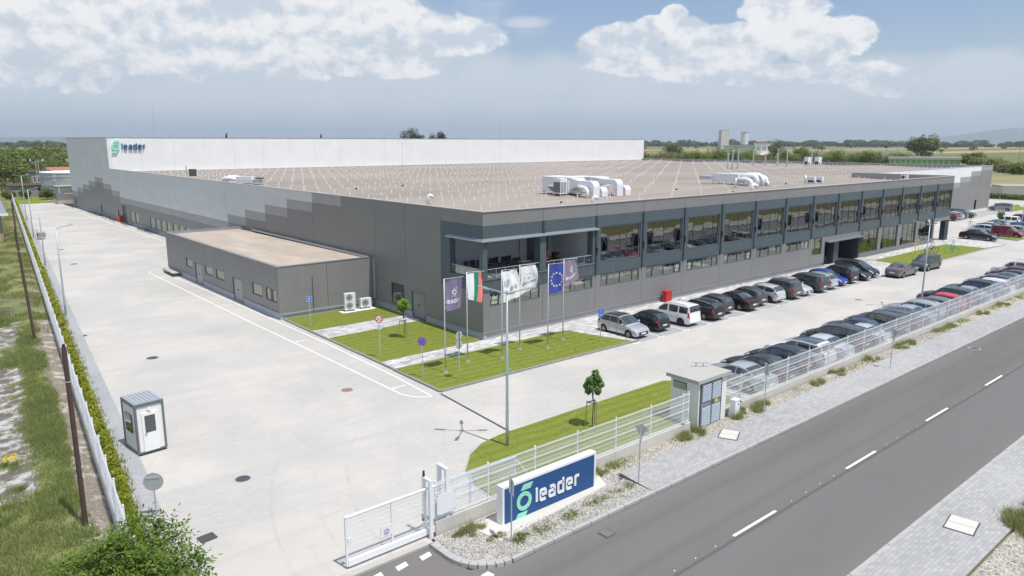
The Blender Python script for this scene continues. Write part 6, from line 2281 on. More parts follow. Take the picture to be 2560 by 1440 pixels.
# ---------------------------------------------------------------- road signs
def sign(name, x, y, h, label, face, rz=0.0, zb=0.05):
    t = thing(name, label, 'road sign', (x, y, zb), rz)
    gmb('post', lambda b: b.cyl((0, .03, 0), (0, .03, h), .028, None, 8), 'galv', t)
    face(t, h)
    return t
def disc(t, z, r, mat, y=-.012, th=.006, name='plate', n=28):
    return gmb(name, lambda b: b.cyl((0, y + th, z), (0, y, z), r, None, n), mat, t)
M['sblue'] = simple('sign_blue', (.03, .17, .62), .4)
M['sred'] = simple('sign_red', (.62, .04, .06), .4)
def f_arrow(t, h):
    p = gmb('plate', lambda b: b.box(-.21, -.014, h - .45, .21, -.006, h), 'sblue', t)
    gmb('plate_border', lambda b: (b.box(-.205, -.018, h - .445, .205, -.015, h - .43), b.box(-.205, -.018, h - .02, .205, -.015, h - .005), b.box(-.205, -.018, h - .43, -.19, -.015, h - .02), b.box(.19, -.018, h - .43, .205, -.015, h - .02)), 'signwhite', p)
    gmb('arrow_symbol', lambda b: (b.box(-.025, -.02, h - .37, .025, -.016, h - .2), b.poly([(-.07, -.02, h - .2), (.07, -.02, h - .2), (0, -.02, h - .08)])), 'signwhite', p)
sign('one_way_sign', -8.17, 11.97, 2.55, 'square blue sign with a white upward arrow on the annex lawn', f_arrow, rad(-38))
def f_20(t, h):
    disc(t, h - .28, .28, 'sred')
    disc(t, h - .28, .215, 'signwhite', -.018, .004, 'plate_centre')
    lt_, w_ = stroke_letters('20', .17, .004, .2)
    for ch, x_, b in lt_:
        b.obj('numeral', M['black'], t, (-w_ / 2 + x_ + .035, -.0185, h - .38))
    gmb('sub_plate', lambda b: b.box(-.17, -.014, h - .98, .17, -.004, h - .62), 'signwhite', t)
    sp_ = MB()
    for k in range(4): sp_.box(-.13, -.018, h - .72 - k * .07, .13, -.0145, h - .70 - k * .07)
    sp_.obj('small_print', M['sblue'], t)
sign('speed_sign', -8.29, .85, 3.05, 'round white 20 speed sign with a red ring on the square lawn', f_20, rad(-40))
def f_nostop(t, h):
    disc(t, h - .29, .29, 'sred')
    disc(t, h - .29, .235, 'sblue', -.018, .004, 'plate_centre')
    gmb('cross', lambda b: (b.bar((-.16, -.021, h - .45), (.16, -.021, h - .13), .05, .004), b.bar((-.16, -.022, h - .13), (.16, -.022, h - .45), .05, .003)), 'sred', t)
sign('no_stopping_sign', -8.46, -4.65, 2.7, 'round blue sign with a red ring and red cross at the lawn edge', f_nostop, rad(-42))
def f_back2(t, h):
    for z in (h - .28, h - .86):
        p = gmb('plate', lambda b: b.cyl((0, .006, z), (0, -.0, z), .28, None, 26), 'galv', t)
        gmb('bracket', lambda b: (b.box(-.2, -.02, z + .08, .2, -.002, z + .11), b.box(-.2, -.02, z - .11, .2, -.002, z - .08)), 'galv', p)
    gmb('stiffener', lambda b: b.box(-.02, -.04, h - 1.15, .02, -.02, h), 'frame', t)
sign('double_sign', -6.88, -6.39, 3.15, 'pair of round signs seen from their grey backs on the flagpole lawn', f_back2, rad(8))
def f_wheel(t, h):
    p = gmb('plate', lambda b: b.box(-.21, -.014, h - .62, .21, -.006, h), 'sblue', t)
    zc = h - .40
    gmb('wheelchair_symbol', lambda b: (b.tube([(.0 + .10 * math.cos(a), -.019, zc + .10 * math.sin(a)) for a in [PI * .75 + k * .22 for k in range(22)]], .014, 5),
                              b.bar((-.02, -.019, h - .17), (.0, -.019, zc + .03), .035, .004), b.bar((0, -.019, zc + .03), (.10, -.019, zc + .02), .03, .004), b.bar((.10, -.019, zc + .02), (.14, -.019, zc - .1), .03, .004),
                              b.bar((-.02, -.019, zc + .11), (.09, -.019, zc + .10), .025, .004), b.cyl((-.03, -.016, h - .12), (-.03, -.021, h - .12), .035, None, 10)), 'signwhite', p)
sign('wheelchair_sign', 6.37, -5.95, 2.5, 'blue wheelchair parking sign left of the silver hatchback', f_wheel, rad(-30))
def f_back1(t, h):
    gmb('plate', lambda b: b.cyl((0, .0, h - .38), (0, -.006, h - .38), .37, None, 28), 'galv', t)
    gmb('bracket', lambda b: b.box(-.24, -.03, h - .24, .24, -.008, h - .18), 'galv', t)
sign('round_sign', -26.05, -12.3, 1.85, 'round sign seen from its grey back above the walnut tree', f_back1, rad(-25))
def f_sq(t, h):
    gmb('plate', lambda b: b.box(-.006, -.30, h - .60, .006, .30, h), 'galv', t)
    gmb('plate', lambda b: b.box(-.04, -.03, h - .62, -.008, .24, h - .05), 'galv', t)
sign('road_sign', -16.55, -22.85, 2.6, 'grey sign edge-on in front of the blue company sign', f_sq, rad(-25), 0)
def f_dia(t, h):
    p = gmb('plate', lambda b: b.add([(0, -.02, h), (.30, -.02, h - .3), (0, -.02, h - .6), (-.30, -.02, h - .3), (0, -.008, h), (.30, -.008, h - .3), (0, -.008, h - .6), (-.30, -.008, h - .3)], [(0, 3, 2, 1), (4, 5, 6, 7), (0, 1, 5, 4), (1, 2, 6, 5), (2, 3, 7, 6), (3, 0, 4, 7)]), 'galv', t)
    gmb('plate', lambda b: b.add([(.02, -.30, h + .05), (.02, .0, h + .2), (.02, .30, h + .05), (.02, .02, h - .42), (.03, -.30, h + .05), (.03, .0, h + .2), (.03, .30, h + .05), (.03, .02, h - .42)], [(0, 1, 2, 3), (7, 6, 5, 4), (0, 4, 5, 1), (1, 5, 6, 2), (2, 6, 7, 3), (3, 7, 4, 0)]), 'galv', t)
sign('road_sign', -9.22, -22.78, 2.55, 'diamond priority sign seen from behind on the near footway', f_dia, rad(20), 0.02)
sign('road_sign', 16.16, -22.67, 2.5, 'small sign seen from behind on the footway beyond the hut', f_dia, rad(-20), 0.02)
sign('road_sign', 2.0, -22.0, 3.0, 'narrow double sign on a grey post by the roof of the hut', f_sq, rad(-40), 0.02)

# ---------------------------------------------------------------- small yard things
t = thing('fire_box', 'red fire cabinet against the front wall by the white estate van', 'cabinet', (20.85, -.70, .1), 0)
gmb('case', lambda b: b.box(0, 0, 0, .80, .50, .98), 'red', t)
gmb('lid', lambda b: b.box(-.02, -.02, .98, .82, .52, 1.02), 'red', t)
gmb('door_gap', lambda b: b.box(.395, -.008, .05, .405, -.001, .94), 'black', t)
t = thing('fire_box', 'red fire cabinet on the ground beside the west wall', 'cabinet', (-.75, 108.8, 0), 0)
gmb('case', lambda b: b.box(0, 0, 0, .6, .9, 1.15), 'red', t)
gmb('lid', lambda b: b.box(-.02, -.02, 1.15, .62, .92, 1.2), 'red', t)
def ac(x, y, z, w, h, d, rz, label, fans=1, name='air_conditioner', legs=.15):
    t = thing(name, label, 'air conditioner', (x, y, z), rz)
    gmb('case', lambda b: b.box(-w / 2, 0, legs, w / 2, d, legs + h), 'white', t)
    for k in range(fans):
        zc = legs + h * (k + .5) / fans
        r = min(w * .33, h / fans * .40)
        fg = gmb('fan_grille', lambda b: b.tube([(-w * .08 + r * math.cos(a), -.01, zc + r * math.sin(a)) for a in [2 * PI * i / 20 for i in range(20)]], .012, 5, closed=True), 'galv', t)
        gmb('fan_disc', lambda b: b.cyl((-w * .08, -.002, zc), (-w * .08, -.006, zc), r, None, 20), 'galv', fg)
        gmb('hub', lambda b: b.cyl((-w * .08, -.006, zc), (-w * .08, -.02, zc), r * .22, None, 10), 'frame', fg)
        gmb('spokes', lambda b: [b.bar((-w * .08, -.012, zc), (-w * .08 + r * math.cos(a), -.012, zc + r * math.sin(a)), .008) for a in [2 * PI * i / 12 for i in range(12)]], 'frame', fg)
    gmb('stand', lambda b: (b.box(-w * .4, 0, 0, -w * .4 + .06, d, legs), b.box(w * .4 - .06, 0, 0, w * .4, d, legs)), 'galv', t)
    return t
ac(-3.15, 14.75, .12, .95, 1.45, .36, rad(-12), 'tall white outdoor unit with two stacked fans by the annex wall', 2)
ac(-1.55, 14.85, .12, 1.0, .78, .36, rad(-6), 'lower white outdoor unit with one fan right of the tall one', 1)
t = thing('concrete_pad', 'pale concrete pad under the two outdoor units', 'pad', (-4.0, 14.45, .09), 0)
gmb('slab', lambda b: b.box(0, 0, 0, 3.2, .9, .03), 'white_rough', t)
def pallet(x, y, rz, label, n=3, L=3.4):
    t = thing('steel_rack', label, 'steel rack', (x, y, 0), rz)
    for k in range(n):
        gmb('frame_layer', lambda b: (b.bar((-L / 2, -.35, .1 + k * .12), (L / 2, -.35, .1 + k * .12), .05), b.bar((-L / 2, .35, .1 + k * .12), (L / 2, .35, .1 + k * .12), .05), b.bar((-L / 2, -.35, .1 + k * .12), (-L / 2, .35, .1 + k * .12), .05), b.bar((L / 2, -.35, .1 + k * .12), (L / 2, .35, .1 + k * .12), .05)), 'frame', t)
    return t
t = pallet(-9.45, 44.9, rad(88), 'stack of steel frames with a board on top at the far annex corner', 2, 4.2)
gmb('board', lambda b: b.box(-2.0, -.38, .36, 2.0, .38, .42), 'old_concrete', t)
for (y, lb, n_) in ((133, 'farthest steel frames stacked against the west wall', 2), (126.5, 'second farthest steel frames against the west wall', 3), (119.5, 'steel frames by the west wall between the doors', 3), (113, 'steel frames just beyond the red fire cabinet', 3), (103.5, 'steel frames under the first pair of side windows', 2), (92, 'steel frames by the west wall near the row of windows', 3), (88, 'steel frames nearest the annex by the west wall', 2)):
    pallet(-.75, y, rad(90), lb, n_, 4.6)
def bike_rack(x, y, rz, label):
    t = thing('bicycle_rack', label, 'bicycle rack', (x, y, 0), rz)
    for s_ in (-.35, .35):
        gmb('hoop', lambda b: b.tube([(s_, .45 * math.cos(a), .30 + .35 * math.sin(a)) for a in [2 * PI * i / 14 for i in range(14)]], .03, 5, closed=True), 'galv_light', t)
    gmb('rail', lambda b: b.bar((-.6, 0, .03), (.6, 0, .03), .05), 'galv_light', t)
bike_rack(-2.9, 135.8, rad(20), 'farther pale bicycle hoops on the walkway line')
bike_rack(-2.3, 115.3, rad(20), 'nearer pale bicycle hoops on the walkway line')
t = thing('waste_cage', 'small dark cage beside the hedge in the far yard', 'cage', (xl(90) + .4, 90, 0), 0)
gmb('cage', lambda b: (b.box(-.5, -.7, .3, .5, .7, 1.0)), 'kerb_dark', t)
gmb('handle_frame', lambda b: [b.bar((-.5, y_, 1.0), (-.5, y_, 1.5), .05) for y_ in (-.7, .7)] + [b.bar((-.5, -.7, 1.5), (-.5, .7, 1.5), .05)], 'galv', t)
t = thing('white_cabinet', 'white cabinet at the corner of the grey wing', 'cabinet', (156.2, 13.2, 0), 0)
gmb('case', lambda b: b.box(0, 0, 0, .9, .6, 1.3), 'white', t)
gmb('door', lambda b: b.box(-.02, .06, .08, -.003, .54, 1.22), 'clad_mid', t)

# wire figures with bicycles on the lawn
def sculpture(x, y, col, col2, label, rz, ride=True):
    t = thing('wire_sculpture', label, 'sculpture', (x, y, .09), rz)
    ma, mb_ = col, col2
    def ringpts(cx, cz, r, n=18): return [(cx + r * math.cos(2 * PI * k / n), 0, cz + r * math.sin(2 * PI * k / n)) for k in range(n)]
    if ride:
        for cx in (-.52, .52):
            b = MB(); b.tube(ringpts(cx, .40, .40), .035, 6, closed=True); b.obj('wheel', ma, t)
        b = MB(); b.tube([(-.52, 0, .4), (-.1, 0, .95), (.38, 0, .95), (.52, 0, .4)], .03, 6); b.tube([(-.1, 0, .95), (0, 0, .4), (.38, 0, .95)], .03, 6); b.obj('frame', ma, t)
        b = MB(); b.tube([(0, 0, .4), (.18, .05, .8), (-.12, .05, 1.05), (.05, .02, 1.45), (.38, 0, 1.15)], .035, 6); b.obj('rider_outline', mb_, t)
        b = MB(); b.tube([(.10 + .11 * math.cos(a), 0, 1.66 + .14 * math.sin(a)) for a in [2 * PI * k / 12 for k in range(12)]], .028, 6, closed=True); b.obj('rider_head', mb_, t)
    else:
        b = MB(); b.tube([(-.35, 0, 0), (-.25, 0, .35), (.02, 0, .75), (-.15, 0, 1.0), (-.25, .02, 1.25)], [.07, .06, .06, .05, .05], 6); b.obj('rear_leg', ma, t)
        b = MB(); b.tube([(.35, 0, 0), (.5, 0, .3), (.42, 0, .75), (.3, 0, 1.1)], [.07, .05, .04, .04], 6); b.obj('front_leg', ma, t)
        b = MB(); b.tube([(-.25, 0, 1.25), (0, 0, 1.5), (.3, 0, 1.3), (.35, 0, 1.7), (.22, 0, 1.95)], .05, 6); b.obj('body_outline', mb_, t)
        b = MB(); b.tube([(.24 + .10 * math.cos(a), 0, 1.9 + .13 * math.sin(a)) for a in [2 * PI * k / 10 for k in range(10)]], .04, 6, closed=True); b.obj('head', mb_, t)
cy, cdk, ctl = simple('yellow_paint', (.75, .52, .06), .5), simple('plum_paint', (.10, .06, .13), .5), simple('turquoise_paint', (.03, .30, .30), .5)
sculpture(69.6, -3.3, cy, cy, 'yellow wire figure nearest the entrance on the sculpture lawn', rad(-35), False)
sculpture(73.0, -4.0, cdk, cdk, 'plum wire cyclist in the middle of the sculpture lawn', rad(-40))
sculpture(74.7, -5.9, ctl, ctl, 'turquoise wire cyclist nearest the drive on the sculpture lawn', rad(-40))

# rusty posts on the plot
def rustpost(x, y, h, lean, label, r=.09):
    t = thing('rusty_post', label, 'post', (x, y, 0))
    gmb('shaft', lambda b: b.cyl((0, 0, 0), (lean[0], lean[1], h), r, r * .9, 10), 'rust', t)
    gmb('cap', lambda b: b.cyl((lean[0], lean[1], h), (lean[0] * 1.01, lean[1] * 1.01, h + .12), r * .6, r * .5, 8), 'black', t)
    gmb('band', lambda b: b.cyl((lean[0] * .82, lean[1] * .82, h * .82), (lean[0] * .825, lean[1] * .825, h * .825), r * 1.12, None, 10), 'kerb', t)
rustpost(-28.41, -11.77, 7.3, (0, 0), 'thick rusty post on the plot nearest the walnut tree', .095)
rustpost(-25.75, 20.4, 8.4, (-.3, .3), 'tall thin rusty post beside the boundary fence', .10)
rustpost(-23.2, 47.0, 8.6, (-.1, 0), 'farthest rusty post rising behind the boundary fence', .09)
# ---------------------------------------------------------------- plant on the factory roof
ORD = ['first', 'second', 'third', 'fourth', 'fifth', 'sixth', 'seventh', 'eighth', 'ninth', 'tenth', 'eleventh', 'twelfth', 'thirteenth', 'fourteenth', 'fifteenth', 'sixteenth', 'seventeenth', 'eighteenth', 'nineteenth', 'twentieth']
def rz_(x, y): return roof_z(x, y)
def arc_duct(b, p, w, d, h, run, r=.35, axis='x', sgn=1):
    """rectangular duct: horizontal run at the top then a rounded bend down to the roof"""
    pass
def bend_profile(h, run, r, n=6):
    # side profile in (s, z): starts at roof, goes up, bends back
    out = [(0, 0)]
    for k in range(n + 1):
        a = PI / 2 * k / n
        out.append((-r + r * math.cos(a), h - r + r * math.sin(a)))
    out.append((-run, h))
    return out
def rect_duct(b, base, dirv, width, thick, h, run, r):
    """a square-section duct standing on the roof and bending towards -dirv"""
    bx, by, bz = base
    dx, dy = dirv
    px, py = -dy, dx
    outer = bend_profile(h, run, r)
    inner = [(-thick, 0)]
    ri = max(.05, r - thick)
    n = 6
    for k in range(n + 1):
        a = PI / 2 * k / n
        inner.append((-thick - ri + ri * math.cos(a), h - thick - ri + ri * math.sin(a)))
    inner.append((-run, h - thick))
    k = len(outer)
    vs = []
    for s_ in (-width / 2, width / 2):
        for (u, z) in outer: vs.append((bx + dx * u + px * s_, by + dy * u + py * s_, bz + z))
        for (u, z) in inner: vs.append((bx + dx * u + px * s_, by + dy * u + py * s_, bz + z))
    fs = []
    for i in range(k - 1):
        fs.append((i, i + 1, 2 * k + i + 1, 2 * k + i))
        fs.append((k + i + 1, k + i, 3 * k + i, 3 * k + i + 1))
        fs.append((i + 1, i, k + i, k + i + 1))
        fs.append((2 * k + i, 2 * k + i + 1, 3 * k + i + 1, 3 * k + i))
    fs.append((k - 1, 2 * k - 1, 4 * k - 1, 3 * k - 1))
    b.add(vs, fs)
M['duct_white'] = simple('white_duct', (.80, .81, .84), .4, .1)
M['grid_dark'] = simple('condenser_grid', (.10, .085, .085), .7)
ZR = 8.80
# big unit near the front edge
t = thing('air_handling_unit', 'large white air handling unit with boxed ducts near the front edge of the roof', 'roof unit', (26, 15, ZR), 0)
gmb('casing', lambda b: (b.box(-1.6, 1.0, .35, 1.0, 5.2, 1.15), b.box(-1.6, 1.0, 1.16, 1.0, 5.2, 1.95)), 'galv_light', t)
gmb('casing', lambda b: (b.box(2.6, 1.6, .35, 4.6, 5.0, 1.9)), 'galv_light', t)
gmb('canopy_hood', lambda b: b.box(-1.75, .9, 1.95, 1.1, 5.4, 2.0), 'duct_white', t)
gmb('intake_hood', lambda b: b.add([(-1.6, 1.5, 1.2), (-2.5, 1.5, 1.0), (-1.6, 1.5, .35), (-1.6, 3.5, 1.2), (-2.5, 3.5, 1.0), (-1.6, 3.5, .35)], [(0, 1, 2), (5, 4, 3), (0, 3, 4, 1), (1, 4, 5, 2)]), 'galv', t)
gmb('transition_duct', lambda b: b.add([(-1.4, 1.0, .6), (.8, 1.0, .6), (.8, 1.0, 1.9), (-1.4, 1.0, 1.9), (-1.1, -.2, 1.15), (-.1, -.2, 1.15), (-.1, -.2, 1.72), (-1.1, -.2, 1.72)], [(0, 1, 5, 4), (1, 2, 6, 5), (2, 3, 7, 6), (3, 0, 4, 7), (4, 5, 6, 7)]), 'duct_white', t)
gmb('transition_duct', lambda b: b.add([(2.7, 1.6, .8), (4.4, 1.6, .8), (4.4, 1.6, 1.9), (2.7, 1.6, 1.9), (2.9, .0, 1.2), (3.9, .0, 1.2), (3.9, .0, 1.78), (2.9, .0, 1.78)], [(0, 1, 5, 4), (1, 2, 6, 5), (2, 3, 7, 6), (3, 0, 4, 7), (4, 5, 6, 7)]), 'duct_white', t)
for (x, y, h, run, w) in ((-1.3, -3.0, 1.72, 2.9, .95), (2.55, -2.9, 1.78, 3.0, .95)):
    b = MB(); rect_duct(b, (x, y, 0), (0, -1), w, .55, h, run, .6); b.obj('bent_duct', M['duct_white'], t)
for (x, y, h, run, w) in ((.55, -2.5, 1.0, 1.6, .9), (3.9, -2.9, 1.05, 1.8, .9)):
    b = MB(); rect_duct(b, (x, y, 0), (0, -1), w, .7, h, run, .5); b.obj('short_duct', M['duct_white'], t)
gmb('round_pipe', lambda b: b.tube([(-2.4, -2.7, 0), (-2.4, -2.7, .75), (-2.35, -2.4, 1.0), (-2.2, -1.6, 1.05), (-1.6, -.4, 1.1)], .2, 10), 'duct_white', t, smooth=True)
gmb('support_frame', lambda b: [b.bar((x, y, 0), (x, y, .35), .07) for x in (-1.5, 0.9, 2.7, 4.5) for y in (1.1, 3.0, 5.0)] + [b.bar((-1.7, y, .32), (4.6, y, .32), .08) for y in (1.1, 5.0)], 'galv', t)
t = thing('condenser_unit', 'white condenser with a dark grille left of the big roof ducts', 'roof unit', (23.2, 15.9, ZR), rad(-8))
gmb('case', lambda b: b.box(-.45, -.55, .30, .45, .75, 1.95), 'white', t)
gmb('coil_grille', lambda b: b.box(-.462, -.50, .42, -.452, .70, 1.55), 'grid_dark', t)
for k in range(10):
    gmb('louvre', lambda b: (b.box(-.40, -.565, .45 + k * .115, -.08, -.552, .50 + k * .115), b.box(-.02, -.565, .45 + k * .115, .30, -.552, .50 + k * .115)), 'grid_dark', t)
gmb('stand', lambda b: [b.bar((x, y, 0), (x, y, .3), .06) for x in (-.42, .42) for y in (-.5, .7)], 'galv', t)
gmb('grille_bars', lambda b: [b.box(-.47, -.5 + k * .15, .42, -.463, -.485 + k * .15, 1.55) for k in range(9)] + [b.box(-.472, -.5, .5 + k * .15, -.464, .7, .515 + k * .15) for k in range(7)], 'galv', t)
t = thing('small_vent_box', 'white box fan unit standing behind the big roof ducts', 'roof unit', (33.5, 19.4, ZR), 0)
gmb('case', lambda b: b.box(-.7, -.6, .6, .7, .6, 1.7), 'white', t)
gmb('grille', lambda b: b.box(-.3, -.61, .7, .3, -.602, .95), 'galv', t)
gmb('stand', lambda b: [b.bar((x, y, 0), (x, y, .6), .07) for x in (-.6, .6) for y in (-.5, .5)], 'galv', t)
# second unit with round ducts
t = thing('air_handling_unit', 'second roof unit with fat round white ducts bending down', 'roof unit', (56, 14, ZR), 0)
gmb('casing', lambda b: (b.box(-.6, .8, .4, 1.2, 4.9, 1.55)), 'galv_light', t)
gmb('side_duct', lambda b: b.box(-1.1, 4.9, .7, .5, 6.6, 1.15), 'galv', t)
for (y0, x, zt) in ((-1.6, .2, 1.45), (-1.6, 1.6, 1.45), (-1.3, -.6, .95), (-1.5, 2.7, 1.25)):
    gmb('round_duct', lambda b: b.tube([(x * .45, 1.0, zt - .15), (x * .7, 0, zt - .1), (x, y0 + .9, zt - .08), (x, y0 + .4, zt - .15), (x, y0 + .12, zt - .35), (x, y0, zt - .7), (x, y0, 0)], .30, 12), 'duct_white', t, smooth=True)
gmb('low_duct', lambda b: b.tube([(2.5, -1.9, 0), (2.5, -1.9, .35), (2.6, -1.6, .5), (2.8, -1.2, .5)], .18, 10), 'duct_white', t, smooth=True)
gmb('support_frame', lambda b: [b.bar((x, y, 0), (x, y, .4), .07) for x in (-.5, 1.1) for y in (.9, 2.8, 4.8)] + [b.bar((-.5, -.4, .3), (3.2, -.4, .3), .06), b.bar((-.5, 1.0, .3), (2.8, 1.0, .3), .06)], 'galv', t)
def boxunit(x, y, label, w=1.25, d=.8, h=.95, leg=.2, dark=True):
    t = thing('roof_box_unit', label, 'roof unit', (x, y, roof_z(x, y)), 0)
    gmb('case', lambda b: b.box(-w / 2, -d / 2, leg, w / 2, d / 2, leg + h), 'white', t)
    if dark:
        gmb('intake_slot', lambda b: b.box(-w / 2 - .008, -d * .4, leg + .08, -w / 2 - .001, d * .4, leg + h * .45), 'grid_dark', t)
        gmb('front_slot', lambda b: b.box(-w * .4, -d / 2 - .008, leg + .08, w * .1, -d / 2 - .001, leg + h * .3), 'grid_dark', t)
    gmb('stand', lambda b: [b.bar((sx * w * .42, sy * d * .4, 0), (sx * w * .42, sy * d * .4, leg), .06) for sx in (-1, 1) for sy in (-1, 1)], 'galv', t)
boxunit(67.3, 22.6, 'left of two white box units behind the round ducts', 1.6, 1.9, 1.0)
boxunit(70.0, 21.7, 'right of two white box units behind the round ducts', 1.6, 1.9, 1.0)
boxunit(68.9, 11.4, 'left of two small white roof condensers on the open roof', .5, 1.1, .9, .1)
boxunit(70.3, 11.0, 'right of two small white roof condensers on the open roof', .5, 1.1, .9, .1)
boxunit(144.0, 52.2, 'left of two far white condensers near the back parapet', 1.5, 1.1, 1.9, .4)
boxunit(146.2, 50.6, 'right of two far white condensers near the back parapet', 1.5, 1.1, 1.9, .4)
boxunit(94.2, 9.0, 'white condenser on the end bay of the roof beside the parapet', .9, .5, .62, .45) if False else None
t = thing('roof_box_unit', 'white condenser behind the parapet at the east end of the front roof', 'roof unit', (88.6, 6.6, roof_z(88, 6.6)), 0)
gmb('case', lambda b: b.box(-.2, -.5, .25, .2, .5, .95), 'white', t)
gmb('fan_grille', lambda b: b.cyl((-.205, .15, .6), (-.215, .15, .6), .27, None, 16), 'grid_dark', t)
t = thing('grille_panel', 'dark upright grille panel on the far left of the roof', 'roof unit', (5.5, 83.6, 8.8), rad(-30))
gmb('panel_face', lambda b: b.box(-.6, -.03, .35, .6, .0, 1.5), 'grid_dark', t)
gmb('frame', lambda b: (b.box(-.66, -.04, 0, -.6, .02, 1.55), b.box(.6, -.04, 0, .66, .02, 1.55), b.box(-.6, -.04, 1.5, .6, .02, 1.56)), 'white', t)
gmb('pole', lambda b: b.box(-1.0, -.1, 0, -.85, .05, 2.0), 'galv', t)
gmb('grid_bars', lambda b: [b.box(-.6 + k * .12, -.04, .35, -.585 + k * .12, -.031, 1.5) for k in range(10)] + [b.box(-.6, -.045, .4 + k * .12, .6, -.036, .415 + k * .12) for k in range(9)], 'frame_lit', t)
t = thing('air_handling_unit', 'third roof unit with round ducts behind the west parapet', 'roof unit', (5.5, 62.5, 8.75), rad(-65))
gmb('casing', lambda b: (b.box(-.5, -.6, .3, 2.6, .6, .75), b.box(-.4, -.5, .76, 2.4, .5, 1.1)), 'galv_light', t)
for (yy, zt) in ((-.35, 1.0), (.45, 1.15)):
    gmb('round_duct', lambda b: b.tube([(-.4, yy, zt - .3), (-1.6, yy, zt - .2), (-2.6, yy, zt - .2), (-3.0, yy, zt - .4), (-3.15, yy, zt - .8), (-3.15, yy, 0)], .27, 12), 'duct_white', t, smooth=True)
gmb('black_hood', lambda b: b.box(2.9, -.4, .85, 4.0, .4, 1.0), 'black', t)
gmb('grey_hood', lambda b: b.box(2.6, -.5, .3, 3.6, .5, .75), 'galv', t)
def goose(x, y, h, r, rz, label, z=None):
    t = thing('gooseneck_vent', label, 'roof vent', (x, y, roof_z(x, y) if z is None else z), rz)
    gmb('pipe', lambda b: b.tube([(0, 0, 0), (0, 0, h - r * 1.6), (.05, 0, h - r * .8), (r * 1.2, 0, h - .15 * r), (r * 2.3, 0, h - r * .7), (r * 2.7, 0, h - r * 1.6)], r, 12, cap=True), 'galv_light', t, smooth=True)
    gmb('mouth', lambda b: b.cyl((r * 2.66, 0, h - r * 1.5), (r * 2.76, 0, h - r * 1.75), r * .82, None, 12), 'black', t)
goose(5.6, 15.4, .95, .16, rad(-30), 'metal gooseneck vent near the west parapet')
goose(17.7, 5.9, .95, .16, rad(-30), 'metal gooseneck vent in front of the big roof ducts')
goose(45.4, 6.4, 1.05, .24, rad(-30), 'fat gooseneck vent near the front edge of the roof')
goose(50.6, 12.0, 1.2, .12, rad(20), 'slim gooseneck pipe beside the second roof unit')
goose(69.4, 12.6, 1.0, .14, rad(40), 'dark-footed vent pipe with a white elbow beside the small condensers')
for i, (x, y, h) in enumerate([(107.5, 51.0, 3.3), (108.6, 50.6, 4.0), (113.2, 52.2, 4.05), (135.0, 61.9, 3.8), (137.6, 60.1, 2.8), (145.5, 61.2, 3.9), (133.6, 54.4, 2.9), (136.1, 53.3, 3.7), (149.5, 54.0, 3.5)]):
    lbs = ['leftmost of the tall grey flues near the back parapet', 'second tall grey flue from the left', 'third tall grey flue standing alone', 'fourth tall flue, in front of the ruined factory', 'fifth and shortest grey flue', 'sixth tall flue with a cross cap in front of the dark tree', 'seventh flue of the paired group', 'eighth flue, the taller of the paired group', 'ninth flue behind the two far condensers']
    t = thing('roof_flue', lbs[i], 'flue', (x, y, 8.75))
    gmb('pipe', lambda b: b.cyl((0, 0, 0), (0, 0, h), .15, None, 12), 'galv', t)
    gmb('collar', lambda b: b.cyl((0, 0, 0), (0, 0, .5), .24, None, 12), 'galv', t)
    gmb('cap', lambda b: (b.cyl((-.32, 0, h + .06), (.32, 0, h + .06), .15, None, 10), b.cyl((0, 0, h - .1), (0, 0, h + .1), .20, None, 12)), 'galv', t)
def mast(x, y, z, h, label, r=.03):
    t = thing('lightning_mast', label, 'mast', (x, y, z))
    gmb('rod', lambda b: b.tube([(0, 0, 0), (0, 0, h * .4), (.02, 0, h)], [r, r * .8, r * .35], 6), 'galv', t)
    gmb('tripod', lambda b: [b.bar((0, 0, .6), (.8 * math.cos(a), .8 * math.sin(a), .06), .03) for a in (0, 2.1, 4.2)], 'galv', t)
    gmb('ballast', lambda b: [b.cyl((.8 * math.cos(a), .8 * math.sin(a), 0), (.8 * math.cos(a), .8 * math.sin(a), .1), .18, None, 10) for a in (0, 2.1, 4.2)], 'concrete', t)
mast(22.9, 47.5, 8.8, 5.8, 'slender lightning mast on a tripod in the middle of the roof', .035)
mast(9.5, 119, 15.3, 7.4, 'thin lightning mast above the hall beside the wall sign', .05)
mast(98, 117.5, 15.2, 5.5, 'thin lightning mast at the middle of the hall roof', .05)
mast(60.5, 117.5, 15.2, 2.3, 'left of two short masts on the hall roof', .05)
mast(61.8, 117.5, 15.2, 2.3, 'right of two short masts on the hall roof', .05)
t = thing('cowl_vent', 'small dark curved cowl on the hall roof right of the wall sign', 'roof vent', (23.0, 117.0, 15.4))
gmb('cowl', lambda b: b.tube([(0, 0, 0), (0, 0, .5), (.1, 0, .9), (.35, 0, 1.15)], [.22, .2, .14, .03], 8), 'black', t)
t = thing('cowl_vent', 'small dark cowl on the middle of the hall roof', 'roof vent', (44.5, 117.0, 15.4))
gmb('cowl', lambda b: b.tube([(0, 0, 0), (0, 0, .5), (-.05, 0, .9), (.1, 0, 1.1)], [.2, .2, .14, .03], 8), 'black', t)

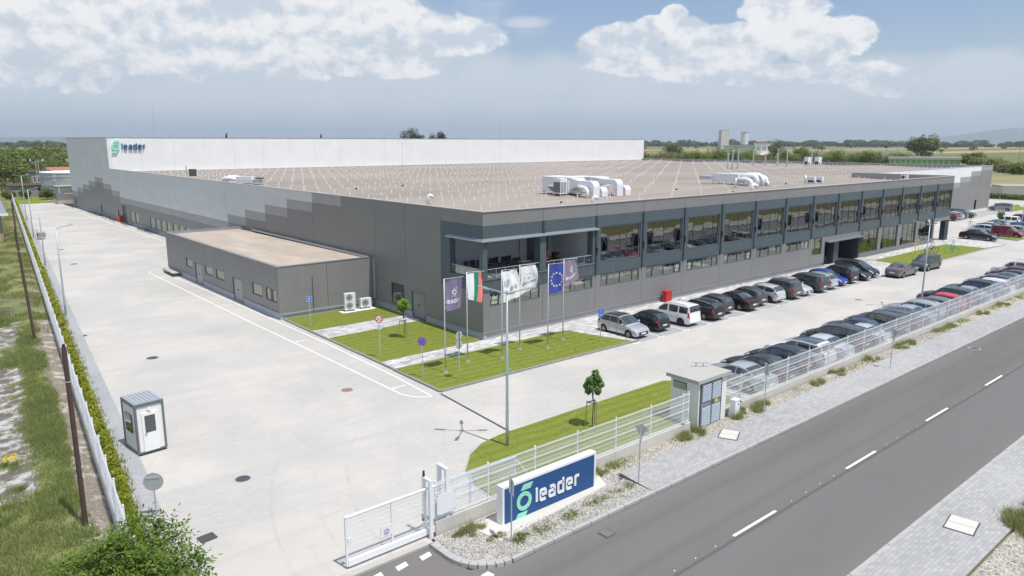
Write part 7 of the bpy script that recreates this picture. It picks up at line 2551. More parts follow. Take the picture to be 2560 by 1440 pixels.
# ---------------------------------------------------------------- loggia furniture and people
def chair(x, y, rz, label, group):
    t = thing('chair', label, 'chair', (x, y, 4.6), rz, group)
    gmb('seat', lambda b: b.box(-.24, -.24, .40, .24, .24, .48), 'cloth', t)
    gmb('backrest', lambda b: b.box(-.24, .20, .52, .24, .27, .95), 'cloth', t)
    gmb('legs', lambda b: [b.bar((sx * .2, sy * .2, 0), (sx * .2, sy * .2, .4), .03) for sx in (-1, 1) for sy in (-1, 1)], 'black', t)
    return t
for k in range(8):
    chair(.9 + k * .62, 3.0 + (k % 2) * .1, rad(rnd.uniform(-20, 20)), 'empty dark chair, %s from the left in the row along the loggia wall' % ORD[k], 'empty chairs on the loggia')
for k in range(4):
    chair(1.2 + k * .9, 1.5, rad(180), 'empty dark chair near the loggia railing, %s from the corner pillar' % ORD[k], 'empty chairs by the loggia railing')
def table(x, y, label):
    t = thing('table', label, 'table', (x, y, 4.6))
    gmb('tabletop', lambda b: b.box(-.45, -.35, .70, .45, .35, .74), 'galv_light', t)
    gmb('leg', lambda b: b.cyl((0, 0, 0), (0, 0, .7), .04, None, 8), 'galv', t)
    gmb('foot', lambda b: b.cyl((0, 0, 0), (0, 0, .03), .25, None, 10), 'galv', t)
table(5.3, 1.5, 'small pale table beside the seated person left of the loggia pillar')
table(7.2, 1.5, 'small pale table right of the middle loggia pillar')

def person(x, y, z, rz, label, shirt, lean=.12, arm=0):
    """seated figure: one skinned body, clothes by material regions, head with face parts and hair"""
    t = thing('person', label, 'person', (x, y, z), rz)
    J = {'pel': (0, 0, .50), 'sp': (0, -.02, .70), 'ch': (0, -.02 - lean, .93), 'nk': (0, -.05 - lean * 1.5, 1.08), 'hd': (0, -.09 - lean * 1.7, 1.20)}
    E_ = [('pel', 'sp'), ('sp', 'ch'), ('ch', 'nk'), ('nk', 'hd')]
    Rz = {'pel': (.15, .13), 'sp': (.14, .11), 'ch': (.17, .12), 'nk': (.055, .055), 'hd': (.06, .06)}
    for s, n in ((-1, 'l'), (1, 'r')):
        J['sh' + n] = (s * .19, -.03 - lean, 1.0); J['el' + n] = (s * .25, -.16 - lean, .76); J['wr' + n] = (s * .13, -.38 - lean * .5, .72 + (.12 if arm and s > 0 else 0))
        J['hip' + n] = (s * .10, -.02, .48); J['kn' + n] = (s * .14, -.45, .50); J['an' + n] = (s * .14, -.43, .09); J['to' + n] = (s * .15, -.60, .04)
        E_ += [('ch', 'sh' + n), ('sh' + n, 'el' + n), ('el' + n, 'wr' + n), ('pel', 'hip' + n), ('hip' + n, 'kn' + n), ('kn' + n, 'an' + n), ('an' + n, 'to' + n)]
        Rz.update({'sh' + n: (.065, .065), 'el' + n: (.045, .045), 'wr' + n: (.028, .028), 'hip' + n: (.09, .09), 'kn' + n: (.065, .065), 'an' + n: (.04, .04), 'to' + n: (.035, .03)})
        for q, (fx, fz, fl) in enumerate([(-.03, 0, .085), (-.01, .005, .095), (.01, .003, .09), (.03, -.004, .075)]):
            J['f%d%s' % (q, n)] = (J['wr' + n][0] * .9 + fx, J['wr' + n][1] - fl, J['wr' + n][2] - .02 + fz)
            E_.append(('wr' + n, 'f%d%s' % (q, n))); Rz['f%d%s' % (q, n)] = (.010, .010)
        J['th' + n] = (J['wr' + n][0] - s * .05, J['wr' + n][1] - .05, J['wr' + n][2]); E_.append(('wr' + n, 'th' + n)); Rz['th' + n] = (.011, .011)
    keys = list(J)
    me = bpy.data.meshes.new('body')
    me.from_pydata([J[k] for k in keys], [(keys.index(a), keys.index(b_)) for a, b_ in E_], [])
    o = bpy.data.objects.new('body', me); COL.objects.link(o)
    sk = o.modifiers.new('skin', 'SKIN'); sk.use_smooth_shade = True
    for i, k in enumerate(keys): me.skin_vertices[0].data[i].radius = Rz[k]
    me.skin_vertices[0].data[0].use_root = True
    sb = o.modifiers.new('sub', 'SUBSURF'); sb.levels = 1; sb.render_levels = 1
    dg = bpy.context.evaluated_depsgraph_get()
    m2 = bpy.data.meshes.new_from_object(o.evaluated_get(dg))
    bpy.data.objects.remove(o)
    m2.name = 'body'
    m2.materials.clear()
    for m_ in (M['skin'], M[shirt], M['cloth'], M['black']): m2.materials.append(m_)
    for p in m2.polygons:
        c = p.center
        i = 0
        if c.z < .10: i = 3
        elif c.z < .60 and abs(c.x) < .3 and (c.y > -.52) and not (c.y < -.3 and c.z > .62): i = 2
        elif c.z < 1.05 and (c.y > -.30 - lean or c.z < .62): i = 1
        if c.z > 1.07: i = 0
        p.material_index = i
        p.use_smooth = True
    body = O('body', m2, t)
    hy = -.11 - lean * 1.8
    gmb('head', lambda b: b.lathe([(.001, -.12), (.05, -.105), (.075, -.05), (.082, .02), (.07, .09), (.04, .12), (.001, .13)], 14, c=(0, hy, 1.28)), 'skin', t, smooth=True)
    gmb('hair', lambda b: b.lathe([(.088, .03), (.080, .09), (.05, .13), (.001, .145)], 14, c=(0, hy + .015, 1.28)), 'hair', t, smooth=True)
    gmb('nose', lambda b: b.mbox(Matrix.Translation((0, hy - .085, 1.27)), .02, .03, .035), 'skin', t)
    gmb('eyes', lambda b: (b.box(-.035, hy - .082, 1.285, -.018, hy - .072, 1.295), b.box(.018, hy - .082, 1.285, .035, hy - .072, 1.295)), 'black', t)
    return t
for (x, y, lb, sh, a) in ((4.75, 1.75, 'person in black seated at the loggia table left of the middle pillar', 'cloth', 1), (8.15, 1.9, 'person in an orange top seated on the loggia right of the middle pillar', 'orange', 0), (9.25, 2.0, 'person in dark clothes seated beside the one in orange', 'cloth', 1)):
    chair(x, y + .02, rad(-20), ['dark chair under the person in black at the loggia table', 'dark chair under the person in the orange top', 'dark chair under the person beside the orange top'][int(x - 4.7) // 3 if x < 9 else 2], None)
    person(x, y, 4.6, rad(-20), lb, sh, .12, a)
# ---------------------------------------------------------------- vegetation
def leaf_cloud(centers, radii, n, size, flat=.35, seed=0, squash=1.0, aspect=.6):
    """quads scattered through blobs: returns (n*4,3)"""
    r = np.random.RandomState(seed)
    centers = np.array(centers, float); radii = np.array(radii, float)
    w = radii ** 2.2; w /= w.sum()
    idx = r.choice(len(centers), n, p=w)
    d = r.normal(size=(n, 3)); d /= np.linalg.norm(d, axis=1)[:, None]
    rad_ = radii[idx] * (r.uniform(.55, 1.0, n) ** .6) * r.uniform(.85, 1.12, n)
    p = centers[idx] + d * rad_[:, None] * np.array([1, 1, squash])
    # leaf frame: normal roughly outward and upward
    nrm = d * .7 + np.array([0, 0, 1.0]) + r.normal(scale=.5, size=(n, 3))
    nrm /= np.linalg.norm(nrm, axis=1)[:, None]
    t = np.cross(nrm, r.normal(size=(n, 3))); t /= np.linalg.norm(t, axis=1)[:, None]
    b = np.cross(nrm, t)
    s = size * r.uniform(.6, 1.35, n)
    t = t * s[:, None] * .5; b = b * (s * aspect)[:, None] * .5
    v = np.stack([p - t, p - b * 1.0, p + t, p + b * 1.0], axis=1).reshape(-1, 3)
    return v
def clumps(r, cx, cy, cz, rx, ry, rz_, k, f=.42):
    cs, rs = [], []
    for i in range(k):
        d = r.normal(size=3); d /= np.linalg.norm(d)
        if k >= 20:
            zz_ = 1 - 2 * (i + .5) / k; aa_ = i * 2.4
            d = np.array([math.cos(aa_) * math.sqrt(1 - zz_ ** 2), math.sin(aa_) * math.sqrt(1 - zz_ ** 2), zz_])
        q = r.uniform(.25, .78) if k < 20 else r.uniform(.3, .88)
        cs.append((cx + d[0] * rx * q, cy + d[1] * ry * q, cz + d[2] * rz_ * q))
        rs.append(f * (rx + ry + rz_) / 3 * r.uniform(.6, 1.15))
    return cs, rs
def tree(name, x, y, h, cr, label, mat='leaf_far', n=1800, leaf=None, trunk_h=None, ch=None, seed=1, z=0, cat='tree', group=None, k=14, trunk_r=None):
    r = np.random.RandomState(seed)
    t = thing(name, label, cat, (x, y, z), 0, group)
    ch = ch or h * .42
    cz = h - ch
    leaf = leaf or cr * .16
    cs, rs = clumps(r, 0, 0, cz, cr, cr, ch, k, .42 if k < 20 else .30)
    v = leaf_cloud(cs, rs, n, leaf, seed=seed)
    v[:, 2] = np.maximum(v[:, 2], 0.02)
    O('crown', numpy_mesh('crown', v, 4, M[mat]), t)
    tr = trunk_r or h * .022
    b = MB()
    b.tube([(0, 0, -.1), (0.02 * h, 0, cz * .5), (0, .01 * h, cz)], [tr * 1.3, tr, tr * .6], 8)
    for c in cs[:5]:
        b.tube([(0, 0, cz * .6), (c[0] * .5, c[1] * .5, (cz * .8 + c[2]) / 2), (c[0] * .9, c[1] * .9, c[2])], [tr * .5, tr * .35, tr * .12], 5)
    b.obj('trunk', M['bark'], t, smooth=True)
    return t
# staked young trees
def staked(x, y, z, label, mat, h=2.95, cr=.43, seed=3, leafn=1500, stakes=3, leaf=.10):
    t = tree('young_tree', x, y, h, cr, label, mat, leafn, leaf, ch=cr * 1.05, seed=seed, z=z, k=20, trunk_r=.022)
    for i in range(stakes):
        a = 2 * PI * i / stakes + .4
        gmb('stake', lambda b: b.cyl((.36 * math.cos(a), .36 * math.sin(a), 0), (.30 * math.cos(a), .30 * math.sin(a), 1.38), .025, None, 6), 'wood', t)
    gmb('cross_rail', lambda b: [b.bar((.31 * math.cos(2 * PI * i / stakes + .4), .31 * math.sin(2 * PI * i / stakes + .4), 1.33), (.31 * math.cos(2 * PI * (i + 1) / stakes + .4), .31 * math.sin(2 * PI * (i + 1) / stakes + .4), 1.33), .03, .05) for i in range(stakes)], 'wood', t)
    return t
staked(-6.16, -17.04, .09, 'young robinia with three stakes on the curved lawn behind the fence', 'leaf_acacia', 3.0, .60, 3, leafn=2600, leaf=.12)
staked(-4.28, 4.25, .09, 'bright green young tree with stakes on the square lawn', 'leaf_bright', 3.1, .56, 6, leafn=2600, leaf=.12)
staked(107.5, 2.7, 0, 'thin staked tree with a small crown near the grey wing cars', 'leaf_olive', 2.9, .45, 8, 350, leaf=.2)
staked(114.2, .3, 0, 'small leafy tree between the far parked cars', 'leaf_acacia', 3.0, .7, 9, 400, leaf=.25)
staked(98.0, -5.8, .09, 'bare staked sapling on the small island', 'leaf_olive', 1.9, .12, 10, 20, leaf=.1)
# walnut at the lower left
def walnut():
    r = np.random.RandomState(21)
    t = thing('walnut_tree', 'leafy walnut tree filling the lower left corner over the fence', 'tree', (-28.75, -18.3, 0))
    cs = [(0, 0, 1.1), (-1.2, -.2, .8), (1.0, .2, 1.2), (.3, 1.0, 1.6), (-.3, -1.2, 1.0), (1.7, .6, 1.5), (-2.0, .4, .5), (.7, -.8, 1.7), (2.1, -.4, 1.2), (-.9, .9, 1.3), (1.2, 1.4, 2.0), (0.2, .2, 2.0), (-1.3, -1.4, .6), (1.9, .9, 1.9), (.4, -1.8, .9), (1.6, -1.3, .8), (-2.6, -1.6, .3), (-1.8, -2.6, .2), (0, -2.8, .4)]
    rs = [.95, .85, .8, .7, .9, .55, .75, .6, .5, .65, .45, .6, .8, .4, .8, .7, .8, .8, .8]
    # compound leaves: a stalk with pairs of leaflets, along twigs
    quads = []
    n = 3400
    w = np.array(rs) ** 2; w /= w.sum()
    for i in range(n):
        k = r.choice(len(cs), p=w)
        d = r.normal(size=3); d[2] = abs(d[2]) * .9 - .15; d /= np.linalg.norm(d)
        p = np.array(cs[k]) + d * rs[k] * r.uniform(.5, 1.08)
        ax = d * .6 + r.normal(scale=.5, size=3) + np.array([0, 0, -.15]); ax /= np.linalg.norm(ax)
        up = np.array([0, 0, 1.0]) + r.normal(scale=.35, size=3)
        sd = np.cross(ax, up); sd /= np.linalg.norm(sd) + 1e-6
        L = r.uniform(.27, .46)
        for j, (s_, o_) in enumerate([(1, .25), (-1, .25), (1, .6), (-1, .6), (0, 1.0)]):
            b0 = p + ax * L * o_
            dr = (sd * s_ * .9 + ax * (.45 if s_ else 1.0)); dr /= np.linalg.norm(dr)
            ll = L * r.uniform(.38, .52); wv = np.cross(dr, up); wv /= np.linalg.norm(wv) + 1e-6
            wv = wv * ll * .22
            droop = np.array([0, 0, -.10 * ll])
            quads += [b0, b0 + dr * ll * .5 + wv, b0 + dr * ll + droop, b0 + dr * ll * .5 - wv]
    O('crown', numpy_mesh('crown', np.array(quads), 4, M['walnut']), t)
    b = MB()
    b.tube([(0, 0, -.3), (.1, .1, .6), (0, 0, 1.2)], [.12, .10, .07], 8)
    for c in cs[1:]:
        b.tube([(.05, .05, .5), (c[0] * .5, c[1] * .5, .5 + c[2] * .4), (c[0], c[1], c[2] * .98)], [.05, .03, .008], 5)
    b.obj('trunk', M['bark'], t, smooth=True)
walnut()
# privet hedge
def hedge():
    r = np.random.RandomState(31)
    t = thing('privet_hedge', 'long golden green privet hedge between the fence and the yard', 'hedge', (0, 0, 0))
    def seg(y0, y1, per_m, size, mats):
        L = y1 - y0
        for mname, frac in mats:
            n = int(L * per_m * frac)
            y = r.uniform(y0, y1, n)
            bumpy = .5 + .5 * np.sin(y * 4.4) * np.sin(y * 1.7 + 2)
            lo = np.array([xf(a) + .30 for a in y]); hi = np.array([xl(a) - .92 for a in y])
            u = r.uniform(0, 1, n)
            x = lo + (hi - lo) * u
            hh = (.38 + .32 * bumpy) * np.sqrt(np.maximum(0.05, 1 - (2 * u - 1) ** 2 * .8)) * (1.0 if mname == 'hedge' else .8)
            z = .05 + hh * r.uniform(.35, 1.05, n)
            p = np.stack([x, y, z], 1)
            nr = r.normal(scale=.6, size=(n, 3)) + np.array([0, 0, .8]); nr /= np.linalg.norm(nr, axis=1)[:, None]
            tt = np.cross(nr, r.normal(size=(n, 3))); tt /= np.linalg.norm(tt, axis=1)[:, None]
            bb = np.cross(nr, tt)
            s = (size * r.uniform(.6, 1.4, n))[:, None]
            v = np.stack([p - tt * s, p - bb * s * .5, p + tt * s, p + bb * s * .5], 1).reshape(-1, 3)
            O('foliage', numpy_mesh('foliage', v, 4, M[mname]), t)
    seg(-17.5, 12, 850, .055, (('hedge', .62), ('hedge_g', .38)))
    seg(12, 50, 420, .075, (('hedge', .65), ('hedge_g', .35)))
    seg(50, 168, 120, .14, (('hedge', .65), ('hedge_g', .35)))
hedge()
# grass: blades in clumps
def blades(name, spots, label, mat, h, seed, nb=9, w=.012, z=0.0, spread=.12):
    r = np.random.RandomState(seed)
    spots = np.asarray(spots, float)
    n = len(spots) * nb
    p = np.repeat(spots[:, :2], nb, 0) + r.normal(scale=spread, size=(n, 2))
    zz = np.repeat(spots[:, 2], nb)
    hs = np.repeat(spots[:, 3] if spots.shape[1] > 3 else np.full(len(spots), h), nb) * r.uniform(.45, 1.2, n)
    a = r.uniform(0, 2 * PI, n)
    lean = r.uniform(.1, .75, n) * hs
    la = r.uniform(0, 2 * PI, n)
    ww = w * r.uniform(.7, 1.5, n) * (1 + hs)
    dx, dy = np.cos(a) * ww, np.sin(a) * ww
    b0 = np.stack([p[:, 0] - dx, p[:, 1] - dy, zz], 1); b1 = np.stack([p[:, 0] + dx, p[:, 1] + dy, zz], 1)
    tp = np.stack([p[:, 0] + np.cos(la) * lean, p[:, 1] + np.sin(la) * lean, zz + hs], 1)
    v = np.stack([b0, b1, tp], 1).reshape(-1, 3)
    o = O(name, numpy_mesh(name, v, 3, M[mat]))
    return tag(o, label, None, None, 'stuff')
r_ = np.random.RandomState(77)
def plot_pts(n, y0, y1, w0, w1, dens, hmul=1.0, pw=1.5):
    out = []
    while len(out) < n:
        y = y0 + (y1 - y0) * r_.uniform() ** pw
        e_ = w0 + (w1 - w0) * r_.uniform()
        x = xf(y) - e_
        nz = mnoise.fractal(Vector((x * .45, y * .28, 4.2)), 1.0, 2.0, 4)
        if nz * .9 + dens > r_.uniform():
            out.append((x, y, rough_z(x, y), (.12 + .22 * max(0, nz + .3)) * hmul))
    return out
blades('tall_grass', plot_pts(3600, -10, 29, 1.05, 2.45, .45, 1.15, 1.2), 'band of tall green grass between the rubble bank and the grey slabs', 'blade', .3, 1, nb=11, w=.010)
blades('tall_grass', plot_pts(700, -7, 26, 2.5, 5, -.02), 'scattered green weeds on the grey slabs', 'blade', .3, 12, nb=10, w=.010)
blades('tall_grass', plot_pts(9000, 28, 150, .4, 12, .22, 1.3), 'tall grass further back on the plot', 'blade', .3, 2, nb=10, w=.018, spread=.22)
blades('tall_grass', [(x, y, rough_z(x, y), .24) for x, y in zip(r_.uniform(-32.5, -28.2, 2600), r_.uniform(-20.5, -7.2, 2600)) if mnoise.noise(Vector((x * .7, y * .7, 1))) > -.22], 'thick green grass in the lower left corner of the plot', 'blade', .3, 3, nb=11, w=.010)
blades('dry_grass', plot_pts(4200, 30, 140, .4, 12, .12, 1.2), 'dry yellow grass further back on the plot', 'blade_dry', .3, 13, nb=9, w=.018, spread=.22)
blades('dry_grass', plot_pts(1300, -14, 70, .4, 9, .12), 'dry yellow grass among the rubble', 'blade_dry', .25, 4, nb=8, w=.010)
hs = []
for k in range(1100):
    x = r_.uniform(3.2, 75) if k % 5 else r_.uniform(-9, -2)
    nz = mnoise.noise(Vector((x * .55, 1.5, 0)))
    if r_.uniform() < .22 + nz * .9 - (.15 if x > 0 and x < 7 else 0):
        hs.append((x, -20.62 - abs(r_.normal(scale=.30)) - .03, 0.0, .10 + .26 * max(0, nz)))
blades('verge_grass', hs, 'weeds and grass growing along the foot of the fence wall', 'blade', .3, 5, nb=16, w=.011, spread=.2)
blades('verge_grass', [(x, y - .05, z, h * .8) for (x, y, z, h) in hs[::3]], 'dry weeds along the foot of the fence wall', 'blade_dry', .3, 6, nb=14, w=.009, spread=.16)
hs = []
for k in range(260):
    t_ = r_.uniform()
    x = -16.5 + 7.0 * t_
    y = -22.95 + .35 * t_ + r_.normal(scale=.12)
    if mnoise.noise(Vector((x * 1.3, 7, 0))) > -.05: hs.append((x, y, 0, .12))
blades('bed_weeds', hs, 'low green weeds crossing the pebble bed', 'blade', .12, 7, nb=14, w=.012, spread=.10)
blades('hedge_grass', [(xl(y) - .9 + r_.normal(scale=.08), y, .05, .2) for y in r_.uniform(-18, 60, 1300)], 'rough grass along the yard side of the hedge', 'blade', .2, 8, nb=7, w=.012, spread=.1)
lawnpts = []
for (x0, x1, y0, y1, n) in ((-8.8, 7.0, -7.2, -2.0, 5200), (-8.6, -.3, .2, 8.0, 3600), (-13.0, 2.8, -20.2, -14.9, 4500), (-8.4, -.3, 11, 15.8, 2000)):
    xs_ = r_.uniform(x0, x1, n); ys_ = r_.uniform(y0, y1, n)
    for x, y in zip(xs_, ys_):
        if y < -14 and (x < -13.6 and y > -18 or x < -11.5 and y > -15.3): continue
        lawnpts.append((x, y, .088, .022))
blades('lawn_grass', lawnpts, 'short grass blades of the mown lawns', 'blade', .03, 9, nb=6, w=.012, spread=.06)
# pebbles
def pebbles(name, n, fx, label, s=(.02, .06), seed=5):
    r = np.random.RandomState(seed)
    V = []
    for i in range(n):
        x, y = fx(r)
        q = r.uniform(*s)
        pts = np.array([(1, 0, 0), (-1, 0, 0), (0, 1, 0), (0, -1, 0), (0, 0, .8), (0, 0, -.4)]) * q * r.uniform(.7, 1.3, (6, 1))
        a = r.uniform(0, PI); c_, s_ = math.cos(a), math.sin(a)
        pts = np.stack([pts[:, 0] * c_ - pts[:, 1] * s_, pts[:, 0] * s_ + pts[:, 1] * c_, pts[:, 2]], 1) + np.array([x, y, q * .25])
        for f in ((0, 2, 4), (2, 1, 4), (1, 3, 4), (3, 0, 4)):
            V += [pts[f[0]], pts[f[1]], pts[f[2]]]
    o = O(name, numpy_mesh(name, np.array(V), 3, M['stone']))
    tag(o, label, None, None, 'stuff')
def bedpt(r):
    while True:
        x, y = r.uniform(-18.6, -9.4), r.uniform(-23.5, -20.7)
        if x < -17.6 and y < -22.9: continue
        if -17.0 < x < -9.9 and y > -22.2: continue
        return x, y
pebbles('pebbles', 5200, bedpt, 'white and grey pebbles of the sign bed')
pebbles('pebbles', 2600, lambda r: (r.uniform(-9, 30), r.uniform(-21.5, -20.65)), 'stones in the verge under the fence wall', seed=6)
pebbles('pebbles', 4200, lambda r: (r.uniform(-12, 8), r.uniform(-38.5, -34.6)), 'gravel beyond the far footway', seed=8)
pebbles('rubble', 2200, lambda r: (lambda y: (xf(y) - r.uniform(.3, 2.6), y))(r.uniform(-13, 45)), 'pale rubble stones along the outer foot of the boundary wall', (.03, .11), 9)
# bushes
def bush(x, y, r0, h, label, mat, n=900, leaf=.1, seed=1, z=0, group=None, name='bush'):
    r = np.random.RandomState(seed)
    t = thing(name, label, 'bush', (x, y, z), 0, group)
    cs, rs = clumps(r, 0, 0, h * .5, r0, r0, h * .5, 9, .5)
    v = leaf_cloud(cs, rs, n, leaf, seed=seed, aspect=.35)
    v[:, 2] = np.maximum(v[:, 2], .01)
    O('foliage', numpy_mesh('foliage', v, 4, M[mat]), t)
    b = MB()
    for c in cs[:5]: b.tube([(0, 0, 0), (c[0] * .5, c[1] * .5, h * .3), c], [.02, .015, .006], 4)
    b.obj('stems', M['bark'], t)
def wispy(x, y, r0, h, label, mats, nb, seed, z=0):
    """ragged weed clump: several uneven tufts of thin blades"""
    r = np.random.RandomState(seed)
    t = thing('weed_bush', label, 'bush', (x, y, z))
    nc = 9
    ca = r.uniform(0, 2 * PI, nc); cq = r0 * np.sqrt(r.uniform(0, 1.2, nc))
    cxs, cys, chs = np.cos(ca) * cq * 1.5, np.sin(ca) * cq * .7, r.uniform(.35, 1.0, nc)
    for mname, fr in mats:
        n = int(nb * fr * .6)
        ci = r.randint(0, nc, n)
        bx = cxs[ci] + r.normal(scale=r0 * .22, size=n); by = cys[ci] + r.normal(scale=r0 * .18, size=n)
        hs_ = .75 * h * chs[ci] * r.uniform(.4, 1.15, n)
        la = r.uniform(0, 2 * PI, n); lean = hs_ * r.uniform(.1, .9, n)
        w = .008 + .010 * r.uniform(0, 1, n)
        aa = r.uniform(0, 2 * PI, n)
        dx, dy = np.cos(aa) * w, np.sin(aa) * w
        b0 = np.stack([bx - dx, by - dy, 0 * bx], 1); b1 = np.stack([bx + dx, by + dy, 0 * bx], 1)
        tp = np.stack([bx + np.cos(la) * lean, by + np.sin(la) * lean, hs_], 1)
        v = np.stack([b0, b1, tp], 1).reshape(-1, 3)
        O('foliage', numpy_mesh('foliage', v, 3, M[mname]), t)
MG = (('blade', .6), ('blade_dry', .4))
wispy(-17.3, -21.3, .42, .55, 'brownish weed bush in the pebble bed by the gate post', (('blade_dry', .7), ('blade', .3)), 1500, 1)
wispy(-17.75, -21.15, .2, .30, 'small green tuft beside the brown weed bush by the gate post', (('blade', 1),), 400, 2)
wispy(-16.75, -22.2, .3, .28, 'yellowish low bush in front of the white end of the sign', (('blade_dry', .6), ('blade', .4)), 900, 3)
wispy(-16.0, -22.75, .25, .35, 'bright green tuft at the foot of the grey sign post', (('blade', 1),), 800, 4)
wispy(-9.9, -20.95, .45, .42, 'green bush growing behind the right end of the company sign', (('blade', .8), ('blade_dry', .2)), 1500, 5)
wispy(-3.0, -21.0, .55, .55, 'tall weed bush in front of the fence end by the hut', (('blade', .75), ('blade_dry', .25)), 2200, 6)
wispy(1.35, -20.95, .28, .6, 'green weed between the hut door and the cabinet', (('blade', 1),), 700, 7) if False else None
wispy(1.9, -21.05, .75, .75, 'large weed bush right of the white electricity cabinet', (('blade', .7), ('blade_dry', .3)), 3000, 8)
wispy(3.4, -21.1, .5, .5, 'second weed bush right of the electricity cabinet', MG, 1500, 9)
for i, x in enumerate((9.5, 12.6, 17.2, 22.0, 23.5, 31.5, 38.5, 44.0, 52, 55)):
    wispy(x, -20.95, .5, .5, 'green weed bush number %s from the hut along the fence wall' % ['one', 'two', 'three', 'four', 'five', 'six', 'seven', 'eight', 'nine', 'ten'][i], MG, 1200, 20 + i)
wispy(.2, -34.6, .8, .8, 'upper weed bush at the right edge beyond the far footway', (('blade', .7), ('blade_dry', .3)), 3200, 40)
wispy(-1.3, -35.5, .9, .75, 'lower weed bush at the right edge beyond the far footway', (('blade', .8), ('blade_dry', .2)), 3600, 41)
wispy(-3.0, -23.0, .25, .25, 'dry tuft by the concrete cover in the near footway', MG, 400, 42) if False else None
bush(-27.6, 29.0, 1.3, 1.0, 'dense bright green bush on the plot left of the fence', 'leaf', 1600, .12, 51)
for i, (x, y, h) in enumerate([(-31.5, 12.5, .45), (-30.8, 7.0, .3), (-32.0, 2.5, .4), (-31.2, -3.2, .35), (-29.9, -6.0, .35), (-30.7, -9.0, .3), (-30.1, 18.0, .45)]):
    bush(x, y, .45, h, ['low green weed clump on the slabs, farthest back', 'low weed clump beside the grey slab', 'broad weed clump at the left edge of the plot', 'weed clump in the middle of the rubble', 'weed clump below the rusty post', 'weed clump near the lower left grass', 'weed clump near the mesh fence across the plot'][i], 'leaf', 500, .07, 60 + i)
t = thing('yellow_flowers', 'patch of yellow wildflowers on the rubble plot', 'flowers', (-29.9, -3.0, .25))
b = MB()
for k in range(90):
    x, y = rnd.gauss(0, .25), rnd.gauss(0, .2)
    b.mbox(Matrix.Translation((x, y, rnd.uniform(.05, .2))), .05, .05, .03)
b.obj('blossom', M['flower'], t)

# ---------------------------------------------------------------- beyond the site
# left: woods behind the tank
k = 0
rs_ = np.random.RandomState(91)
rows = [(-22, 34, 262, 9.5, 6.5, 11), (-24, 44, 300, 10.5, 7.5, 10), (-20, 62, 345, 11.5, 8.5, 10), (-14, 80, 400, 12, 9.5, 9), (-8, 100, 470, 12, 10, 9), (0, 130, 560, 12.5, 12, 8)]
wl = ['front', 'second', 'third', 'fourth', 'fifth', 'rearmost']
for ri, (x0, x1, y, h, cr, n) in enumerate(rows):
    for i in range(n):
        x = x0 + (x1 - x0) * (i + .5) / n
        tree('wood_tree', x + rs_.uniform(-2, 2), y + rs_.uniform(-10, 10), h * rs_.uniform(.82, 1.12), cr * rs_.uniform(.8, 1.15), 'leafy tree, %s from left in the %s row behind the steel tank' % (ORD[i], wl[ri]), ['leaf_far', 'leaf_olive', 'leaf_far', 'leaf'][k % 4] if ri < 3 else 'leaf_far', 1300, .9 + .1 * ri, seed=200 + k, ch=h * .49, group='trees in the %s row of the wood behind the tank' % wl[ri], k=13)
        k += 1
# small trees by the house
for i, (x, y, h, cr, lb) in enumerate([(-22.0, 150, 4, 2.6, 'scrubby tree left of the far end of the fence'), (-17.5, 185, 5, 3.2, 'bushy tree at the end of the boundary fence'), (-24.5, 75, 3.2, 1.8, 'grey-green shrub behind the brick house'), (-23.2, 98, 3.4, 2.0, 'dense shrub between the house and the fence'), (-3.8, 203, 5.5, 3.6, 'dark tree to the left of the steel tank'), (-9, 204, 5, 3.4, 'olive tree by the low brown shed'), (-5.6, 186, 2.6, 1.7, 'round bush in front of the low shed'), (-1.6, 181, 3.4, 2.3, 'dark bush at the left foot of the steel tank'), (-9.5, 182, 2.8, 2.2, 'pale bush left of the low shed')]):
    tree('scrub_tree', x, y, h, cr, lb, 'leaf' if i in (2, 3) else 'leaf_far', 1500, .35, seed=260 + i, ch=h * .48)
# right: trees behind the back parapet and the large field trees
BT = [(715, 243, 21.5, 15.5, 'largest round tree standing in the fields behind the green shed', 'leaf_far', 3400), (503, 271, 17.5, 7.5, 'tall dark tree beside the ruined factory', 'leaf_far', 2600), (583, 291, 13, 8.5, 'rounded willow-like tree right of the ruined factory', 'leaf_olive', 2400), (560, 412, 14, 11, 'round tree at the left end behind the bushes', 'leaf_far', 2200), (1000, 330, 9, 6, 'small tree out in the fields', 'leaf_dark', 500), (460, 117, 8.5, 9, 'spreading tree at the right behind the wing', 'leaf_far', 3000), (440, 104, 6, 9, 'lower bush right of the spreading tree', 'leaf_olive', 2000), (415, 92, 5.5, 9, 'grey green thicket at the right edge', 'leaf_olive', 2200), (385, 78, 5, 8, 'thicket at the far right edge of the picture', 'leaf_olive', 2000), (372, 68, 5, 8, 'rightmost thicket at the picture edge', 'leaf', 1800), (400, 82, 5, 8, 'thicket behind the right edge of the wing', 'leaf_far', 1500), (445, 128, 4.5, 5, 'small bush in front of the green shed', 'leaf', 900)]
for i, (x, y, h, cr, lb, m_, n) in enumerate(BT):
    tree('field_tree', x, y, h, cr, lb, m_, n, cr * .13, seed=300 + i, ch=h * .5, k=18)
k = 0
